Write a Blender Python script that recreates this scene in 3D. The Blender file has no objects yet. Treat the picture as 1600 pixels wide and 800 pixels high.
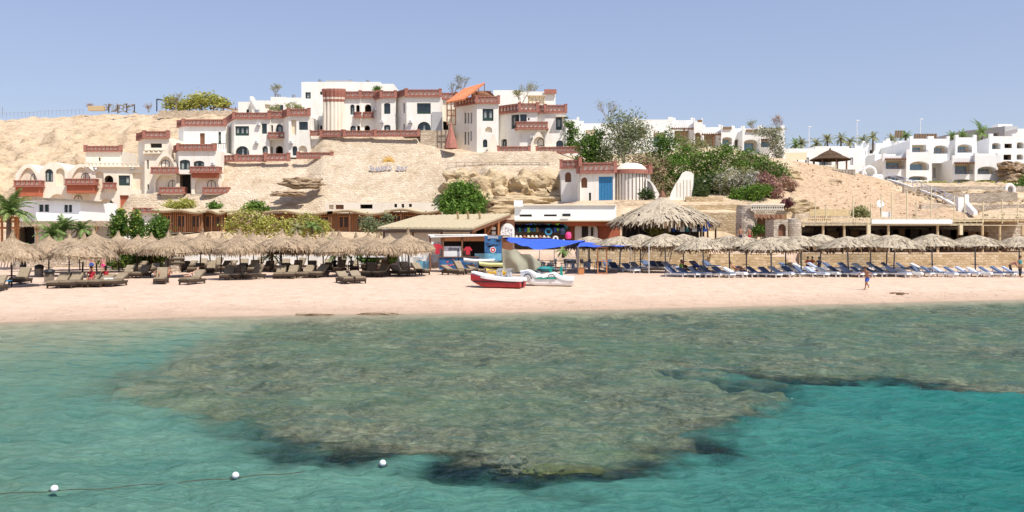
import bpy, bmesh, math, random
import numpy as np
from mathutils import Vector, Matrix, noise
from mathutils.geometry import tessellate_polygon
random.seed(7)
PI = math.pi
SC = bpy.context.scene
COL = SC.collection
FPX, CX, HY, EYE = 1400.0, 800.0, 372.0, 4.0     # focal length in photo pixels, centre column, horizon row, eye height in metres

def X(u, Y): return (u - CX) * Y / FPX
def Z(v, Y): return EYE + (HY - v) * Y / FPX
def P(u, v, Y): return Vector((X(u, Y), Y, Z(v, Y)))
def R(d): return math.radians(d)

# ------------------------------------------------------------------ materials
MATS = {}
def nodes(m):
    m.use_nodes = True
    nt = m.node_tree
    return nt, nt.nodes, nt.links, nt.nodes['Principled BSDF']

def coord(nt, scale=(1, 1, 1), kind='Object', rot=(0, 0, 0)):
    tc = nt.nodes.new('ShaderNodeTexCoord'); mp = nt.nodes.new('ShaderNodeMapping')
    mp.inputs['Scale'].default_value = scale; mp.inputs['Rotation'].default_value = rot
    if kind == 'World':
        g = nt.nodes.new('ShaderNodeNewGeometry'); nt.links.new(g.outputs['Position'], mp.inputs['Vector'])
    else:
        nt.links.new(tc.outputs[kind], mp.inputs['Vector'])
    return mp.outputs['Vector']

def noise_n(nt, vec, scale, detail=4, rough=.55, dist=0):
    n = nt.nodes.new('ShaderNodeTexNoise')
    n.inputs['Scale'].default_value = scale; n.inputs['Detail'].default_value = detail
    n.inputs['Roughness'].default_value = rough; n.inputs['Distortion'].default_value = dist
    nt.links.new(vec, n.inputs['Vector'])
    return n.outputs['Fac']

def ramp(nt, fac, stops):
    r = nt.nodes.new('ShaderNodeValToRGB')
    el = r.color_ramp.elements
    while len(el) < len(stops): el.new(.5)
    for e, (p, c) in zip(el, stops):
        e.position = p; e.color = (c[0], c[1], c[2], 1)
    nt.links.new(fac, r.inputs['Fac'])
    return r.outputs['Color']

def mixc(nt, fac, a, b, mode='MIX'):
    m = nt.nodes.new('ShaderNodeMix'); m.data_type = 'RGBA'; m.blend_type = mode
    for sock, v in ((m.inputs[0], fac), (m.inputs[6], a), (m.inputs[7], b)):
        if isinstance(v, (int, float)): sock.default_value = v
        elif isinstance(v, tuple): sock.default_value = (v[0], v[1], v[2], 1)
        else: nt.links.new(v, sock)
    return m.outputs[2]

def mathn(nt, op, a, b=None, c=None, clamp=False):
    m = nt.nodes.new('ShaderNodeMath'); m.operation = op; m.use_clamp = clamp
    for i, v in enumerate((a, b, c)):
        if v is None: continue
        if isinstance(v, (int, float)): m.inputs[i].default_value = v
        else: nt.links.new(v, m.inputs[i])
    return m.outputs[0]

def bump(nt, height, strength=.5, dist=.05):
    b = nt.nodes.new('ShaderNodeBump'); b.inputs['Strength'].default_value = strength; b.inputs['Distance'].default_value = dist
    nt.links.new(height, b.inputs['Height'])
    return b.outputs['Normal']

def mat(name, col, rough=.8, var=.18, scale=3., bmp=.0, metal=0., dark=None, spec=None, coords='World', stretch=(1, 1, 1), bdist=.03):
    """plain surface whose colour wanders between two tones with a noise pattern, light bump"""
    if name in MATS: return MATS[name]
    m = bpy.data.materials.new(name); nt, N, L, p = nodes(m)
    v = coord(nt, stretch, coords)
    f = noise_n(nt, v, scale, 5, .6)
    d = dark or tuple(c * (1 - var * 1.6) for c in col)
    l = tuple(min(1, c * (1 + var)) for c in col)
    c = ramp(nt, f, [(.28, d), (.5, col), (.75, l)])
    L.new(c, p.inputs['Base Color'])
    p.inputs['Roughness'].default_value = rough; p.inputs['Metallic'].default_value = metal
    if spec is not None: p.inputs['Specular IOR Level'].default_value = spec
    if bmp: L.new(bump(nt, f, bmp, bdist), p.inputs['Normal'])
    MATS[name] = m
    return m

def plaster_mat(name, col, stain):
    m = bpy.data.materials.new(name); nt, N, L, p = nodes(m); g = N.new('ShaderNodeNewGeometry')
    a = noise_n(nt, coord(nt, (1, 1, .22), 'World'), 1.3, 6, .7); b = noise_n(nt, g.outputs['Position'], .5, 5, .6)
    c = mixc(nt, ramp(nt, a, [(.5, (0, 0, 0)), (.78, (1, 1, 1))]), col, stain)
    c = mixc(nt, 1., c, ramp(nt, b, [(.3, (.93, .92, .91)), (.6, (1, 1, 1))]), 'MULTIPLY')
    L.new(c, p.inputs['Base Color']); p.inputs['Roughness'].default_value = .88
    L.new(bump(nt, noise_n(nt, g.outputs['Position'], 6, 4), .25, .03), p.inputs['Normal']); MATS[name] = m

def stone_mat(name, tones, mortar, bw=.55, bh=.28, rot=0., squash=1.):
    """coursed rubble masonry: bricks warped by noise, mottled, with bumped joints; laid out on x/z and wrapped over y"""
    if name in MATS: return MATS[name]
    m = bpy.data.materials.new(name); nt, N, L, p = nodes(m)
    g = N.new('ShaderNodeNewGeometry'); sp = N.new('ShaderNodeSeparateXYZ'); L.new(g.outputs['Position'], sp.inputs[0])
    xy = mathn(nt, 'ADD', sp.outputs['X'], mathn(nt, 'MULTIPLY', sp.outputs['Y'], .83))
    cb = N.new('ShaderNodeCombineXYZ'); L.new(xy, cb.inputs[0]); L.new(sp.outputs['Z'], cb.inputs[1])
    nz = N.new('ShaderNodeTexNoise'); nz.inputs['Scale'].default_value = 1.6; nz.inputs['Detail'].default_value = 3
    L.new(g.outputs['Position'], nz.inputs['Vector'])
    wv = N.new('ShaderNodeVectorMath'); wv.operation = 'MULTIPLY_ADD'
    L.new(nz.outputs['Color'], wv.inputs[0]); wv.inputs[1].default_value = (.35, .28, 0); L.new(cb.outputs[0], wv.inputs[2])
    b = N.new('ShaderNodeTexBrick'); L.new(wv.outputs[0], b.inputs['Vector'])
    b.inputs['Scale'].default_value = 1; b.inputs['Brick Width'].default_value = bw; b.inputs['Row Height'].default_value = bh
    b.inputs['Mortar Size'].default_value = .03; b.inputs['Mortar Smooth'].default_value = .4
    b.inputs['Color1'].default_value = (0, 0, 0, 1); b.inputs['Color2'].default_value = (1, 1, 1, 1); b.inputs['Mortar'].default_value = (.5, .5, .5, 1)
    br = N.new('ShaderNodeSeparateColor'); L.new(b.outputs['Color'], br.inputs[0])
    c = ramp(nt, br.outputs[0], [(0., tones[0]), (.35, tones[1]), (.7, tones[2]), (1., tones[3])])
    c = mixc(nt, b.outputs['Fac'], c, mortar)
    big = noise_n(nt, g.outputs['Position'], .35, 5, .65)
    c = mixc(nt, 1., c, ramp(nt, big, [(.3, (.78, .74, .7)), (.6, (1, 1, 1))]), 'MULTIPLY')
    L.new(c, p.inputs['Base Color']); p.inputs['Roughness'].default_value = .9
    h = mathn(nt, 'SUBTRACT', noise_n(nt, g.outputs['Position'], 5, 4), mathn(nt, 'MULTIPLY', b.outputs['Fac'], .5))
    L.new(bump(nt, h, .8, .08), p.inputs['Normal'])
    MATS[name] = m
    return m

def fibre_mat(name, a, b, c, scale=9):
    """thatch / straw: fine noise strongly stretched downwards"""
    if name in MATS: return MATS[name]
    m = bpy.data.materials.new(name); nt, N, L, p = nodes(m)
    v = coord(nt, (1, 1, .25), 'World')
    f = noise_n(nt, v, scale, 6, .7); g = noise_n(nt, coord(nt, (1, 1, 1), 'World'), .9, 3)
    col = ramp(nt, f, [(.3, a), (.5, b), (.68, c)])
    col = mixc(nt, 1., col, ramp(nt, g, [(.35, (.8, .78, .76)), (.65, (1.05, 1.03, 1.))]), 'MULTIPLY')
    L.new(col, p.inputs['Base Color']); p.inputs['Roughness'].default_value = .95
    p.inputs['Specular IOR Level'].default_value = .15
    L.new(bump(nt, f, .9, .06), p.inputs['Normal'])
    MATS[name] = m
    return m

def leaf_mat(name, a, b, c, transl=.3):
    if name in MATS: return MATS[name]
    m = bpy.data.materials.new(name); nt, N, L, p = nodes(m)
    g = N.new('ShaderNodeNewGeometry')
    n = noise_n(nt, g.outputs['Position'], 1.1, 3, .6)
    r = mathn(nt, 'ADD', mathn(nt, 'MULTIPLY', n, .7), mathn(nt, 'MULTIPLY', g.outputs['Random Per Island'], .45))
    col = ramp(nt, r, [(.3, a), (.55, b), (.85, c)])
    L.new(col, p.inputs['Base Color']); p.inputs['Roughness'].default_value = .6
    p.inputs['Specular IOR Level'].default_value = .25
    tr = N.new('ShaderNodeBsdfTranslucent'); L.new(col, tr.inputs['Color'])
    mx = N.new('ShaderNodeMixShader'); mx.inputs[0].default_value = transl
    L.new(p.outputs[0], mx.inputs[1]); L.new(tr.outputs[0], mx.inputs[2])
    L.new(mx.outputs[0], N['Material Output'].inputs['Surface'])
    MATS[name] = m
    return m

def M(n): return MATS[n]
plaster_mat('white_plaster', (.86, .83, .76), (.74, .68, .58))
mat('bright_white', (.86, .85, .83), .8, .04, .8, .1)
plaster_mat('hotel_white', (.86, .85, .82), (.76, .73, .68))
mat('grey_plaster', (.42, .41, .41), .85, .06, .6, .1)
plaster_mat('cream_plaster', (.80, .69, .53), (.66, .52, .37))
plaster_mat('pale_cream', (.84, .76, .63), (.72, .60, .46))
mat('pink_plaster', (.62, .40, .32), .85, .08, .8, .2)
mat('terracotta', (.37, .15, .11), .85, .25, 4, .3)
mat('red_wall', (.42, .12, .06), .85, .12, 2, .2)
mat('red_brick_light', (.46, .20, .15), .85, .25, 5, .3)
mat('orange_tile', (.62, .22, .10), .8, .15, 6, .5, stretch=(1, 1, 1))
mat('frame_green', (.018, .045, .035), .5, .2, 4)
mat('glass_dark', (.02, .03, .035), .08, .4, 1.5, spec=.8)
mat('glass_curtain', (.30, .32, .30), .25, .3, 3)
mat('glass_blue', (.12, .22, .28), .15, .3, 1.5, spec=.8)
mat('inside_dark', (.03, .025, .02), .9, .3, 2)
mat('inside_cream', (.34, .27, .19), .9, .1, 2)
mat('loggia_cream', (.62, .52, .38), .9, .1, 2)
mat('wood_brown', (.20, .085, .04), .7, .3, 5, .3, stretch=(4, 4, .6))
mat('wood_light', (.42, .22, .10), .7, .25, 5, .3, stretch=(4, 4, .6))
mat('wood_orange', (.50, .20, .07), .7, .2, 5, .3, stretch=(5, 5, .5))
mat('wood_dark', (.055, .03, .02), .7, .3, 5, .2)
mat('wood_grey', (.26, .21, .16), .8, .25, 5, .2)
mat('door_blue', (.03, .20, .42), .6, .2, 5, .3, stretch=(6, 6, .5))
mat('tan_roof', (.50, .42, .27), .85, .15, 4, .4, stretch=(3, .6, 1))
mat('beam_tan', (.55, .42, .24), .8, .15, 4, .2)
mat('rail_yellow', (.72, .62, .40), .6, .08, 4)
mat('pole_blue', (.16, .20, .27), .5, .15, 4)
mat('metal_grey', (.35, .36, .38), .4, .1, 4, metal=.6)
mat('black', (.012, .012, .014), .6, .3, 4)
mat('white_plastic', (.80, .80, .78), .4, .04, 3)
mat('cushion_olive', (.085, .07, .05), .9, .2, 6, .2)
mat('cushion_tan', (.34, .28, .17), .9, .12, 6, .2)
mat('wicker', (.07, .045, .028), .8, .3, 14, .5)
mat('cushion_blue', (.10, .14, .24), .85, .15, 5, .2)
mat('cushion_pale', (.42, .47, .62), .85, .1, 5, .2)
mat('towel_white', (.8, .79, .77), .9, .05, 5, .3)
mat('towel_blue', (.03, .22, .42), .9, .12, 5, .3)
mat('tarp_blue', (.025, .10, .60), .55, .12, 2, .2)
mat('tarp_khaki', (.30, .29, .215), .85, .14, 1.4, .4, bdist=.1)
mat('boat_red', (.42, .02, .03), .35, .12, 2)
mat('boat_white', (.80, .81, .80), .3, .05, 2)
mat('boat_green', (.0, .28, .22), .4, .1, 2)
mat('yellow_paint', (.80, .52, .03), .5, .1, 2)
mat('red_cloth', (.50, .02, .04), .8, .15, 4)
mat('pink_cloth', (.85, .07, .28), .8, .1, 4)
mat('orange_cloth', (.70, .10, .03), .8, .12, 4)
mat('navy_cloth', (.02, .03, .08), .8, .2, 4)
mat('blue_cloth', (.03, .10, .45), .8, .15, 4)
mat('teal_cloth', (.03, .22, .24), .8, .15, 4)
mat('green_cloth', (.25, .60, .08), .8, .15, 4)
mat('skin_tan', (.36, .17, .09), .6, .12, 4)
mat('skin_pale', (.58, .33, .22), .6, .1, 4)
mat('skin_dark', (.12, .055, .03), .6, .12, 4)
mat('hair_dark', (.015, .01, .008), .6, .3, 9)
mat('hair_white', (.6, .55, .48), .7, .1, 9)
mat('poster_sea', (.025, .11, .27), .6, .6, 1.6, dark=(.01, .03, .10))
mat('poster_light', (.14, .36, .50), .5, .3, 1.6)
mat('bark', (.14, .10, .07), .9, .25, 5, .4)
mat('bark_pale', (.30, .25, .19), .9, .2, 5, .4)
mat('rope_brown', (.07, .06, .035), .9, .3, 12)
mat('sign_gold', (.72, .42, .08), .5, .12, 4)
mat('sign_grey', (.33, .34, .45), .5, .1, 4)
mat('soffit_brown', (.24, .14, .07), .9, .2, 3)
mat('coral_yellow', (.15, .145, .04), .9, .5, 5, .9, dark=(.04, .045, .02), bdist=.1)
mat('coral_grey', (.20, .185, .13), .9, .6, 9, .9, dark=(.03, .035, .02), bdist=.1)
mat('bougain', (.16, .05, .05), .8, .4, 4)
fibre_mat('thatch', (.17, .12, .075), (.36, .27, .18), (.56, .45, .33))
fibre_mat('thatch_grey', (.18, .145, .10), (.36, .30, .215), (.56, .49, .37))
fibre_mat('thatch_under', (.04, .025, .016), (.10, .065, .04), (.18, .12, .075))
fibre_mat('palm_thatch', (.24, .19, .13), (.48, .41, .31), (.70, .63, .50))
fibre_mat('palm_brown', (.07, .045, .025), (.19, .12, .07), (.34, .24, .15))
stone_mat('stone_wall', [(.46, .36, .25), (.56, .45, .32), (.64, .53, .40), (.70, .60, .46)], (.50, .40, .29))
stone_mat('stone_warm', [(.46, .33, .18), (.56, .42, .24), (.62, .48, .30), (.70, .56, .38)], (.50, .38, .23), .5, .25)
stone_mat('stone_pale', [(.44, .36, .27), (.56, .47, .37), (.64, .55, .44), (.70, .62, .52)], (.42, .34, .26), .35, .22)
stone_mat('stone_grey', [(.30, .26, .21), (.38, .33, .27), (.46, .41, .34), (.52, .46, .38)], (.30, .26, .2), .5, .3)
leaf_mat('leaf_bright', (.05, .115, .017), (.12, .225, .028), (.24, .36, .07))
leaf_mat('leaf_green', (.043, .102, .017), (.102, .189, .029), (.189, .290, .058))
leaf_mat('leaf_dark', (.029, .051, .017), (.065, .102, .029), (.131, .174, .058))
leaf_mat('leaf_olive', (.131, .145, .058), (.275, .275, .116), (.464, .450, .217))
leaf_mat('leaf_pale', (.11, .14, .06), (.22, .25, .12), (.40, .42, .24))
leaf_mat('leaf_yellow', (.232, .246, .043), (.406, .406, .087), (.609, .580, .174))
leaf_mat('leaf_dry', (.232, .131, .087), (.406, .246, .174), (.580, .392, .290))
leaf_mat('leaf_pink', (.20, .08, .08), (.33, .16, .14), (.44, .28, .24))
leaf_mat('petal_white', (.30, .30, .22), (.48, .46, .38), (.66, .63, .56))
leaf_mat('frond_green', (.072, .131, .029), (.174, .275, .072), (.377, .464, .174))

# ------------------------------------------------------------------ mesh builder and scene records
class MB:
    def __init__(s): s.v = []; s.f = []; s.m = []; s.mats = []
    def mi(s, name):
        if name not in s.mats: s.mats.append(name)
        return s.mats.index(name)
    def face(s, pts, m):
        b = len(s.v); s.v.extend([tuple(p) for p in pts]); s.f.append(tuple(range(b, b + len(pts)))); s.m.append(s.mi(m))
    def add(s, verts, faces, m):
        b = len(s.v); s.v.extend([tuple(p) for p in verts]); k = s.mi(m)
        for f in faces: s.f.append(tuple(i + b for i in f)); s.m.append(k)
    def box(s, c, size, m, rz=0., rx=0., ry=0.):
        hx, hy, hz = size[0] / 2, size[1] / 2, size[2] / 2
        vs = [Vector((x, y, z)) for x in (-hx, hx) for y in (-hy, hy) for z in (-hz, hz)]
        if rz or rx or ry:
            r = Matrix.Rotation(rz, 3, 'Z') @ Matrix.Rotation(ry, 3, 'Y') @ Matrix.Rotation(rx, 3, 'X'); vs = [r @ v for v in vs]
        c = Vector(c)
        s.add([v + c for v in vs], [(0, 1, 3, 2), (4, 6, 7, 5), (0, 4, 5, 1), (2, 3, 7, 6), (0, 2, 6, 4), (1, 5, 7, 3)], m)
    def tube(s, p0, p1, r0, m, r1=None, n=6, caps=True):
        p0, p1 = Vector(p0), Vector(p1); r1 = r0 if r1 is None else r1
        d = (p1 - p0); 
        if d.length < 1e-6: return
        q = d.to_track_quat('Z', 'Y').to_matrix()
        vs = []
        for p, r in ((p0, r0), (p1, r1)):
            for i in range(n): vs.append(p + q @ Vector((r * math.cos(2 * PI * i / n), r * math.sin(2 * PI * i / n), 0)))
        fs = [(i, (i + 1) % n, n + (i + 1) % n, n + i) for i in range(n)]
        if caps: fs += [tuple(range(n - 1, -1, -1)), tuple(range(n, 2 * n))]
        s.add(vs, fs, m)
    def path(s, pts, r, m, n=6):
        for a, b in zip(pts[:-1], pts[1:]): s.tube(a, b, r, m, n=n)
    def bar(s, a, b, w, h, m):
        """box beam of width w (sideways) and height h between two points"""
        a, b = Vector(a), Vector(b); d = b - a
        side = Vector((-d.y, d.x, 0))
        side = side.normalized() if side.length > 1e-6 else Vector((1, 0, 0))
        up = d.cross(side).normalized() * -1 if d.length else Vector((0, 0, 1))
        vs = [p + side * sx * w / 2 + up * sz * h / 2 for p in (a, b) for sx in (-1, 1) for sz in (-1, 1)]
        s.add(vs, [(0, 1, 3, 2), (4, 6, 7, 5), (0, 4, 5, 1), (2, 3, 7, 6), (0, 2, 6, 4), (1, 5, 7, 3)], m)
    def prism(s, poly, z0, z1, m, mtop=None):
        n = len(poly); vs = [(p[0], p[1], z0) for p in poly] + [(p[0], p[1], z1) for p in poly]
        s.add(vs, [(i, (i + 1) % n, n + (i + 1) % n, n + i) for i in range(n)] + [tuple(range(n - 1, -1, -1))], m)
        s.add(vs[n:], [tuple(range(n))], mtop or m)
    def ring(s, c, profile, m, n=16, jit=0., a0=0., a1=2 * PI, seed=0):
        """lathe: profile is a list of (radius, z)"""
        rr = random.Random(seed); vs = []; full = abs(a1 - a0 - 2 * PI) < 1e-6
        cols = n if full else n + 1
        for (r, z) in profile:
            for i in range(cols):
                a = a0 + (a1 - a0) * i / n; k = 1 + jit * (rr.random() - .5)
                vs.append((c[0] + r * k * math.cos(a), c[1] + r * k * math.sin(a), c[2] + z + jit * .6 * r * (rr.random() - .5)))
        fs = []
        for j in range(len(profile) - 1):
            for i in range(n):
                a, b = j * cols + i, j * cols + (i + 1) % cols
                fs.append((a, b, b + cols, a + cols))
        s.add(vs, fs, m)
    def build(s, name, parent=None, smooth=False, origin=None):
        me = bpy.data.meshes.new(name)
        o = bpy.data.objects.new(name, me); COL.objects.link(o)
        off = Vector((0, 0, 0))
        if parent is not None:
            r = parent
            while r.parent: r = r.parent
            if 'local' not in r.keys() or not r['local']: off = Vector(r.location)
            o.parent = parent
        elif origin is not None:
            off = Vector(origin); o.location = off
        me.from_pydata([(v[0] - off.x, v[1] - off.y, v[2] - off.z) for v in s.v], [], s.f)
        for n in s.mats: me.materials.append(MATS[n])
        me.polygons.foreach_set('material_index', s.m)
        if smooth: me.polygons.foreach_set('use_smooth', [True] * len(me.polygons))
        me.update()
        return o

def tag(o, label, cat, group=None, kind=None):
    o['label'] = label; o['category'] = cat
    if group: o['group'] = group
    if kind: o['kind'] = kind
    return o
def thing(name, label, cat, loc, group=None, local=False, rz=0.):
    """Empty at the base of a thing. local=True: its parts are modelled around the origin so that it can be copied and turned."""
    o = bpy.data.objects.new(name, None); COL.objects.link(o); o.location = loc; o.rotation_euler = (0, 0, rz)
    o.empty_display_size = .2
    if local: o['local'] = 1
    tag(o, label, cat, group)
    return o
def kids(o): return KIDS.get(o.name) or [c for c in bpy.data.objects if c.parent == o]
KIDS = {}
def freeze(o):
    """remember the parts of a prototype once, so copying it stays quick"""
    KIDS[o.name] = [c for c in bpy.data.objects if c.parent == o]
    for c in KIDS[o.name]: KIDS[c.name] = [d for d in bpy.data.objects if d.parent == c]
    return o
def dup(root, loc, rz=0., label=None, group=None, scale=1.):
    r = root.copy(); COL.objects.link(r); r.location = loc; r.rotation_euler = (0, 0, rz); r.scale = (scale,) * 3 if isinstance(scale, (int, float)) else scale
    if label: r['label'] = label
    if group: r['group'] = group
    for ch in KIDS[root.name]:
        c = ch.copy(); COL.objects.link(c); c.parent = r
        for g in KIDS[ch.name]:
            d = g.copy(); COL.objects.link(d); d.parent = c
    return r
def proto_first(proto, used, loc, rz, label, group=None, scale=1., tilt=0.):
    r = _pf(proto, used, loc, rz, label, group, scale)
    if tilt:
        q = random.Random(int(loc[0] * 37 + loc[1] * 11)); r.rotation_euler = (q.uniform(-tilt, tilt), q.uniform(-tilt, tilt), rz)
    return r
def _pf(proto, used, loc, rz, label, group=None, scale=1.):
    """the first placing moves the prototype itself, later ones copy it"""
    if proto.name not in used:
        used.add(proto.name); proto.location = loc; proto.rotation_euler = (0, 0, rz)
        proto.scale = (scale,) * 3 if isinstance(scale, (int, float)) else scale
        proto['label'] = label
        if group: proto['group'] = group
        return proto
    return dup(proto, loc, rz, label, group, scale)
USED = set()
ORD = ['first', 'second', 'third', 'fourth', 'fifth', 'sixth', 'seventh', 'eighth', 'ninth', 'tenth', 'eleventh', 'twelfth', 'thirteenth',
       'fourteenth', 'fifteenth', 'sixteenth', 'seventeenth', 'eighteenth', 'nineteenth', 'twentieth', 'twenty-first', 'twenty-second',
       'twenty-third', 'twenty-fourth', 'twenty-fifth', 'twenty-sixth', 'twenty-seventh', 'twenty-eighth', 'twenty-ninth', 'thirtieth',
       'thirty-first', 'thirty-second', 'thirty-third', 'thirty-fourth', 'thirty-fifth', 'thirty-sixth']

# ------------------------------------------------------------------ camera, sun, sky
cam_d = bpy.data.cameras.new('camera'); cam = bpy.data.objects.new('camera', cam_d); COL.objects.link(cam)
cam.location = (0, 0, EYE); cam.rotation_euler = (PI / 2, 0, 0)
cam_d.sensor_width = 36; cam_d.lens = 36 * FPX / 1600; cam_d.shift_y = -(400 - HY) / 1600
cam_d.clip_start = .1; cam_d.clip_end = 12000
SC.camera = cam
SUN_EL, SUN_AZ = 58., 136.      # azimuth clockwise from +Y: sun behind the camera's right shoulder
sun_d = bpy.data.lights.new('sun', 'SUN'); sun = bpy.data.objects.new('sun', sun_d); COL.objects.link(sun)
sun_d.energy = 4.3; sun_d.angle = R(.5); sun_d.color = (1, .955, .88)
sd = Vector((math.sin(R(SUN_AZ)) * math.cos(R(SUN_EL)), math.cos(R(SUN_AZ)) * math.cos(R(SUN_EL)), math.sin(R(SUN_EL))))
sun.rotation_euler = sd.to_track_quat('Z', 'Y').to_euler()
w = bpy.data.worlds.new('World'); SC.world = w; w.use_nodes = True
wn = w.node_tree; bg = wn.nodes['Background']
sky = wn.nodes.new('ShaderNodeTexSky'); sky.sky_type = 'NISHITA'; sky.sun_disc = False
sky.sun_elevation = R(SUN_EL); sky.sun_rotation = R(SUN_AZ); sky.altitude = 0; sky.air_density = 1.0; sky.dust_density = 1.2; sky.ozone_density = 3.2
hs = wn.nodes.new('ShaderNodeHueSaturation'); hs.inputs['Saturation'].default_value = 1.05; hs.inputs['Hue'].default_value = .515
gmn = wn.nodes.new('ShaderNodeGamma'); gmn.inputs['Gamma'].default_value = .54       # evens out the gradient, as the hazy dry air does
tint = wn.nodes.new('ShaderNodeMix'); tint.data_type = 'RGBA'; tint.blend_type = 'MULTIPLY'; tint.inputs[0].default_value = 1.; tint.inputs[7].default_value = (1.62, 1.66, 1.84, 1)
wn.links.new(sky.outputs[0], hs.inputs['Color']); wn.links.new(hs.outputs[0], gmn.inputs[0]); wn.links.new(gmn.outputs[0], tint.inputs[6]); wn.links.new(tint.outputs[2], bg.inputs['Color'])
bg.inputs['Strength'].default_value = .135
SC.view_settings.view_transform = 'Standard'; SC.view_settings.look = 'None'; SC.view_settings.gamma = 1
SC.view_settings.exposure = .35
SC.cycles.use_denoising = True
SC.cycles.max_bounces = 8; SC.cycles.transparent_max_bounces = 12; SC.cycles.caustics_reflective = False; SC.cycles.caustics_refractive = False

# ------------------------------------------------------------------ ground: one sheet, sea bed, beach, terraces, cliffs and plateau
def shore(u):    # distance of the waterline along a bearing
    return np.interp(u, [-3000, -400, 0, 450, 800, 1200, 1600, 2000, 4600], [40, 41.5, 42.7, 46.7, 48.6, 53.2, 58.6, 63, 75])
FAR = 3500
COLS = [
 (-3000, [(88, 1.1), (106, 3.0), (134, 8), (150, 12), (215, 33), (FAR, 34)]),
 (0, [(89.6, 1.15), (90, 2.1), (106, 3.0), (118, 4.5), (128, 6.5), (134, 7.8), (148, 8.2), (151, 13), (166, 17.5), (190, 26), (215, 33.2), (FAR, 33.2)]),
 (185, [(89.6, 1.15), (90, 2.1), (106, 3.0), (118, 4.5), (126, 6.0), (133.6, 8.0), (148, 8.2), (151, 14), (166, 18.5), (190, 27), (212, 34.2), (FAR, 34.2)]),
 (205, [(89.6, 1.15), (90, 2.1), (106, 3.2), (118, 4.6), (124, 6.0), (132.6, 8.2), (133.2, 10.6), (148, 10.8), (151, 14.5), (166, 19), (190, 27), (212, 34.2), (FAR, 34.2)]),
 (330, [(89.6, 1.15), (90, 2.1), (107.6, 3.2), (108, 4.8), (122, 4.8), (126, 6.0), (131, 9.2), (133.4, 10.7), (144, 11.5), (146, 14.5), (166, 21), (195, 31.0), (202, 32.8), (FAR, 32.8)]),
 (352, [(89.6, 1.15), (90, 2.1), (107.6, 3.2), (108, 4.8), (122, 4.8), (125, 6.0), (137, 14.5), (139, 16.2), (141, 16.9), (152, 17.2), (166, 21.5), (195, 30), (202, 31.6), (FAR, 31.6)]),
 (480, [(89.6, 1.15), (90, 2.1), (107.6, 3.2), (108, 4.8), (122, 4.8), (125, 6.0), (137, 15.0), (139, 16.5), (141, 17.2), (152, 17.4), (166, 20), (200, 24), (FAR, 24)]),
 (505, [(89.6, 1.15), (90, 2.1), (107.6, 3.2), (108, 4.8), (122, 4.8), (125, 6.0), (137, 17.2), (139.4, 20.0), (141, 20.2), (152, 20.4), (166, 21), (200, 24), (FAR, 24)]),
 (650, [(89.6, 1.15), (90, 2.1), (107.6, 3.0), (108, 4.6), (122, 4.8), (125, 6.0), (137, 17.2), (139.4, 20.0), (141, 20.2), (152, 20.4), (166, 21), (200, 24), (FAR, 24)]),
 (708, [(89.6, 1.15), (90, 2.4), (107.6, 2.8), (110, 4.8), (122, 5.2), (126, 7.0), (132, 14), (137, 17.0), (139.4, 18.0), (152, 18.2), (166, 21), (200, 24), (FAR, 24)]),
 (760, [(89.6, 1.15), (90, 2.6), (106, 2.8), (110, 5.0), (120, 6.5), (123, 10), (129, 14.3), (132.5, 14.6), (134, 17.0), (152, 17.6), (166, 20), (200, 24), (FAR, 24)]),
 (868, [(89.6, 1.15), (90, 2.6), (104, 2.8), (106, 7.4), (116, 8.2), (122, 10), (129, 14.3), (132.5, 14.6), (134, 17.0), (152, 17.6), (166, 20), (200, 24), (FAR, 24)]),
 (905, [(89.6, 1.15), (90, 3.0), (104, 3.2), (106, 7.8), (110, 8.6), (120, 8.9), (124, 11.0), (130, 14.3), (138, 16.6), (152, 17.6), (170, 20), (FAR, 21)]),
 (1040, [(89.6, 1.15), (90, 3.3), (100, 3.5), (104, 6.4), (110, 8.6), (118, 9.4), (130, 13.2), (150, 18.6), (165, 19.5), (FAR, 20)]),
 (1130, [(89.6, 1.15), (90, 2.4), (100, 2.7), (104, 6.8), (109, 8.3), (118, 10.6), (130, 14.2), (150, 19.4), (165, 19.5), (FAR, 20)]),
 (1225, [(88, 1.1), (88.6, 2.5), (103, 2.6), (105, 6.0), (110, 7.9), (125, 12.4), (142, 16.6), (150, 17), (FAR, 18)]),
 (1300, [(88, 1.1), (88.6, 2.5), (103, 2.6), (105, 5.8), (110, 7.2), (130, 12.5), (143, 15.3), (155, 16), (FAR, 17)]),
 (1400, [(88, 1.1), (88.6, 2.5), (103, 2.6), (105, 5.4), (112, 6.6), (130, 10.0), (143, 12.9), (152, 13.3), (170, 14), (FAR, 16)]),
 (1500, [(88, 1.1), (88.6, 2.5), (103, 2.6), (105, 5.4), (112, 7.0), (126, 8.6), (128, 9.8), (142, 12.7), (152, 13.2), (170, 15), (FAR, 17)]),
 (1600, [(88, 1.1), (88.6, 2.5), (103, 2.6), (105, 5.4), (112, 7.4), (126, 9.6), (142, 12.7), (152, 13.6), (175, 17), (FAR, 18)]),
 (4600, [(92, 1.1), (106, 3.0), (134, 8), (150, 13), (215, 22), (FAR, 22)]),
]
REEF = [(452, 494), (330, 545), (255, 590), (186, 622), (235, 645), (330, 672), (440, 704), (560, 724), (700, 728), (800, 738), (880, 752), (960, 748), (1010, 730),
        (1095, 716), (1112, 692), (1182, 672), (1208, 642), (1190, 620), (1130, 604), (1034, 581), (1110, 591), (1200, 601), (1350, 603), (1460, 611),
        (1610, 630), (2000, 660), (4000, 700), (4000, 420), (1600, 440), (452, 440)]
REEF_W = np.array([((u - CX) * 4.35 / (v - HY), 4.35 * FPX / (v - HY)) for u, v in REEF])
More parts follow.
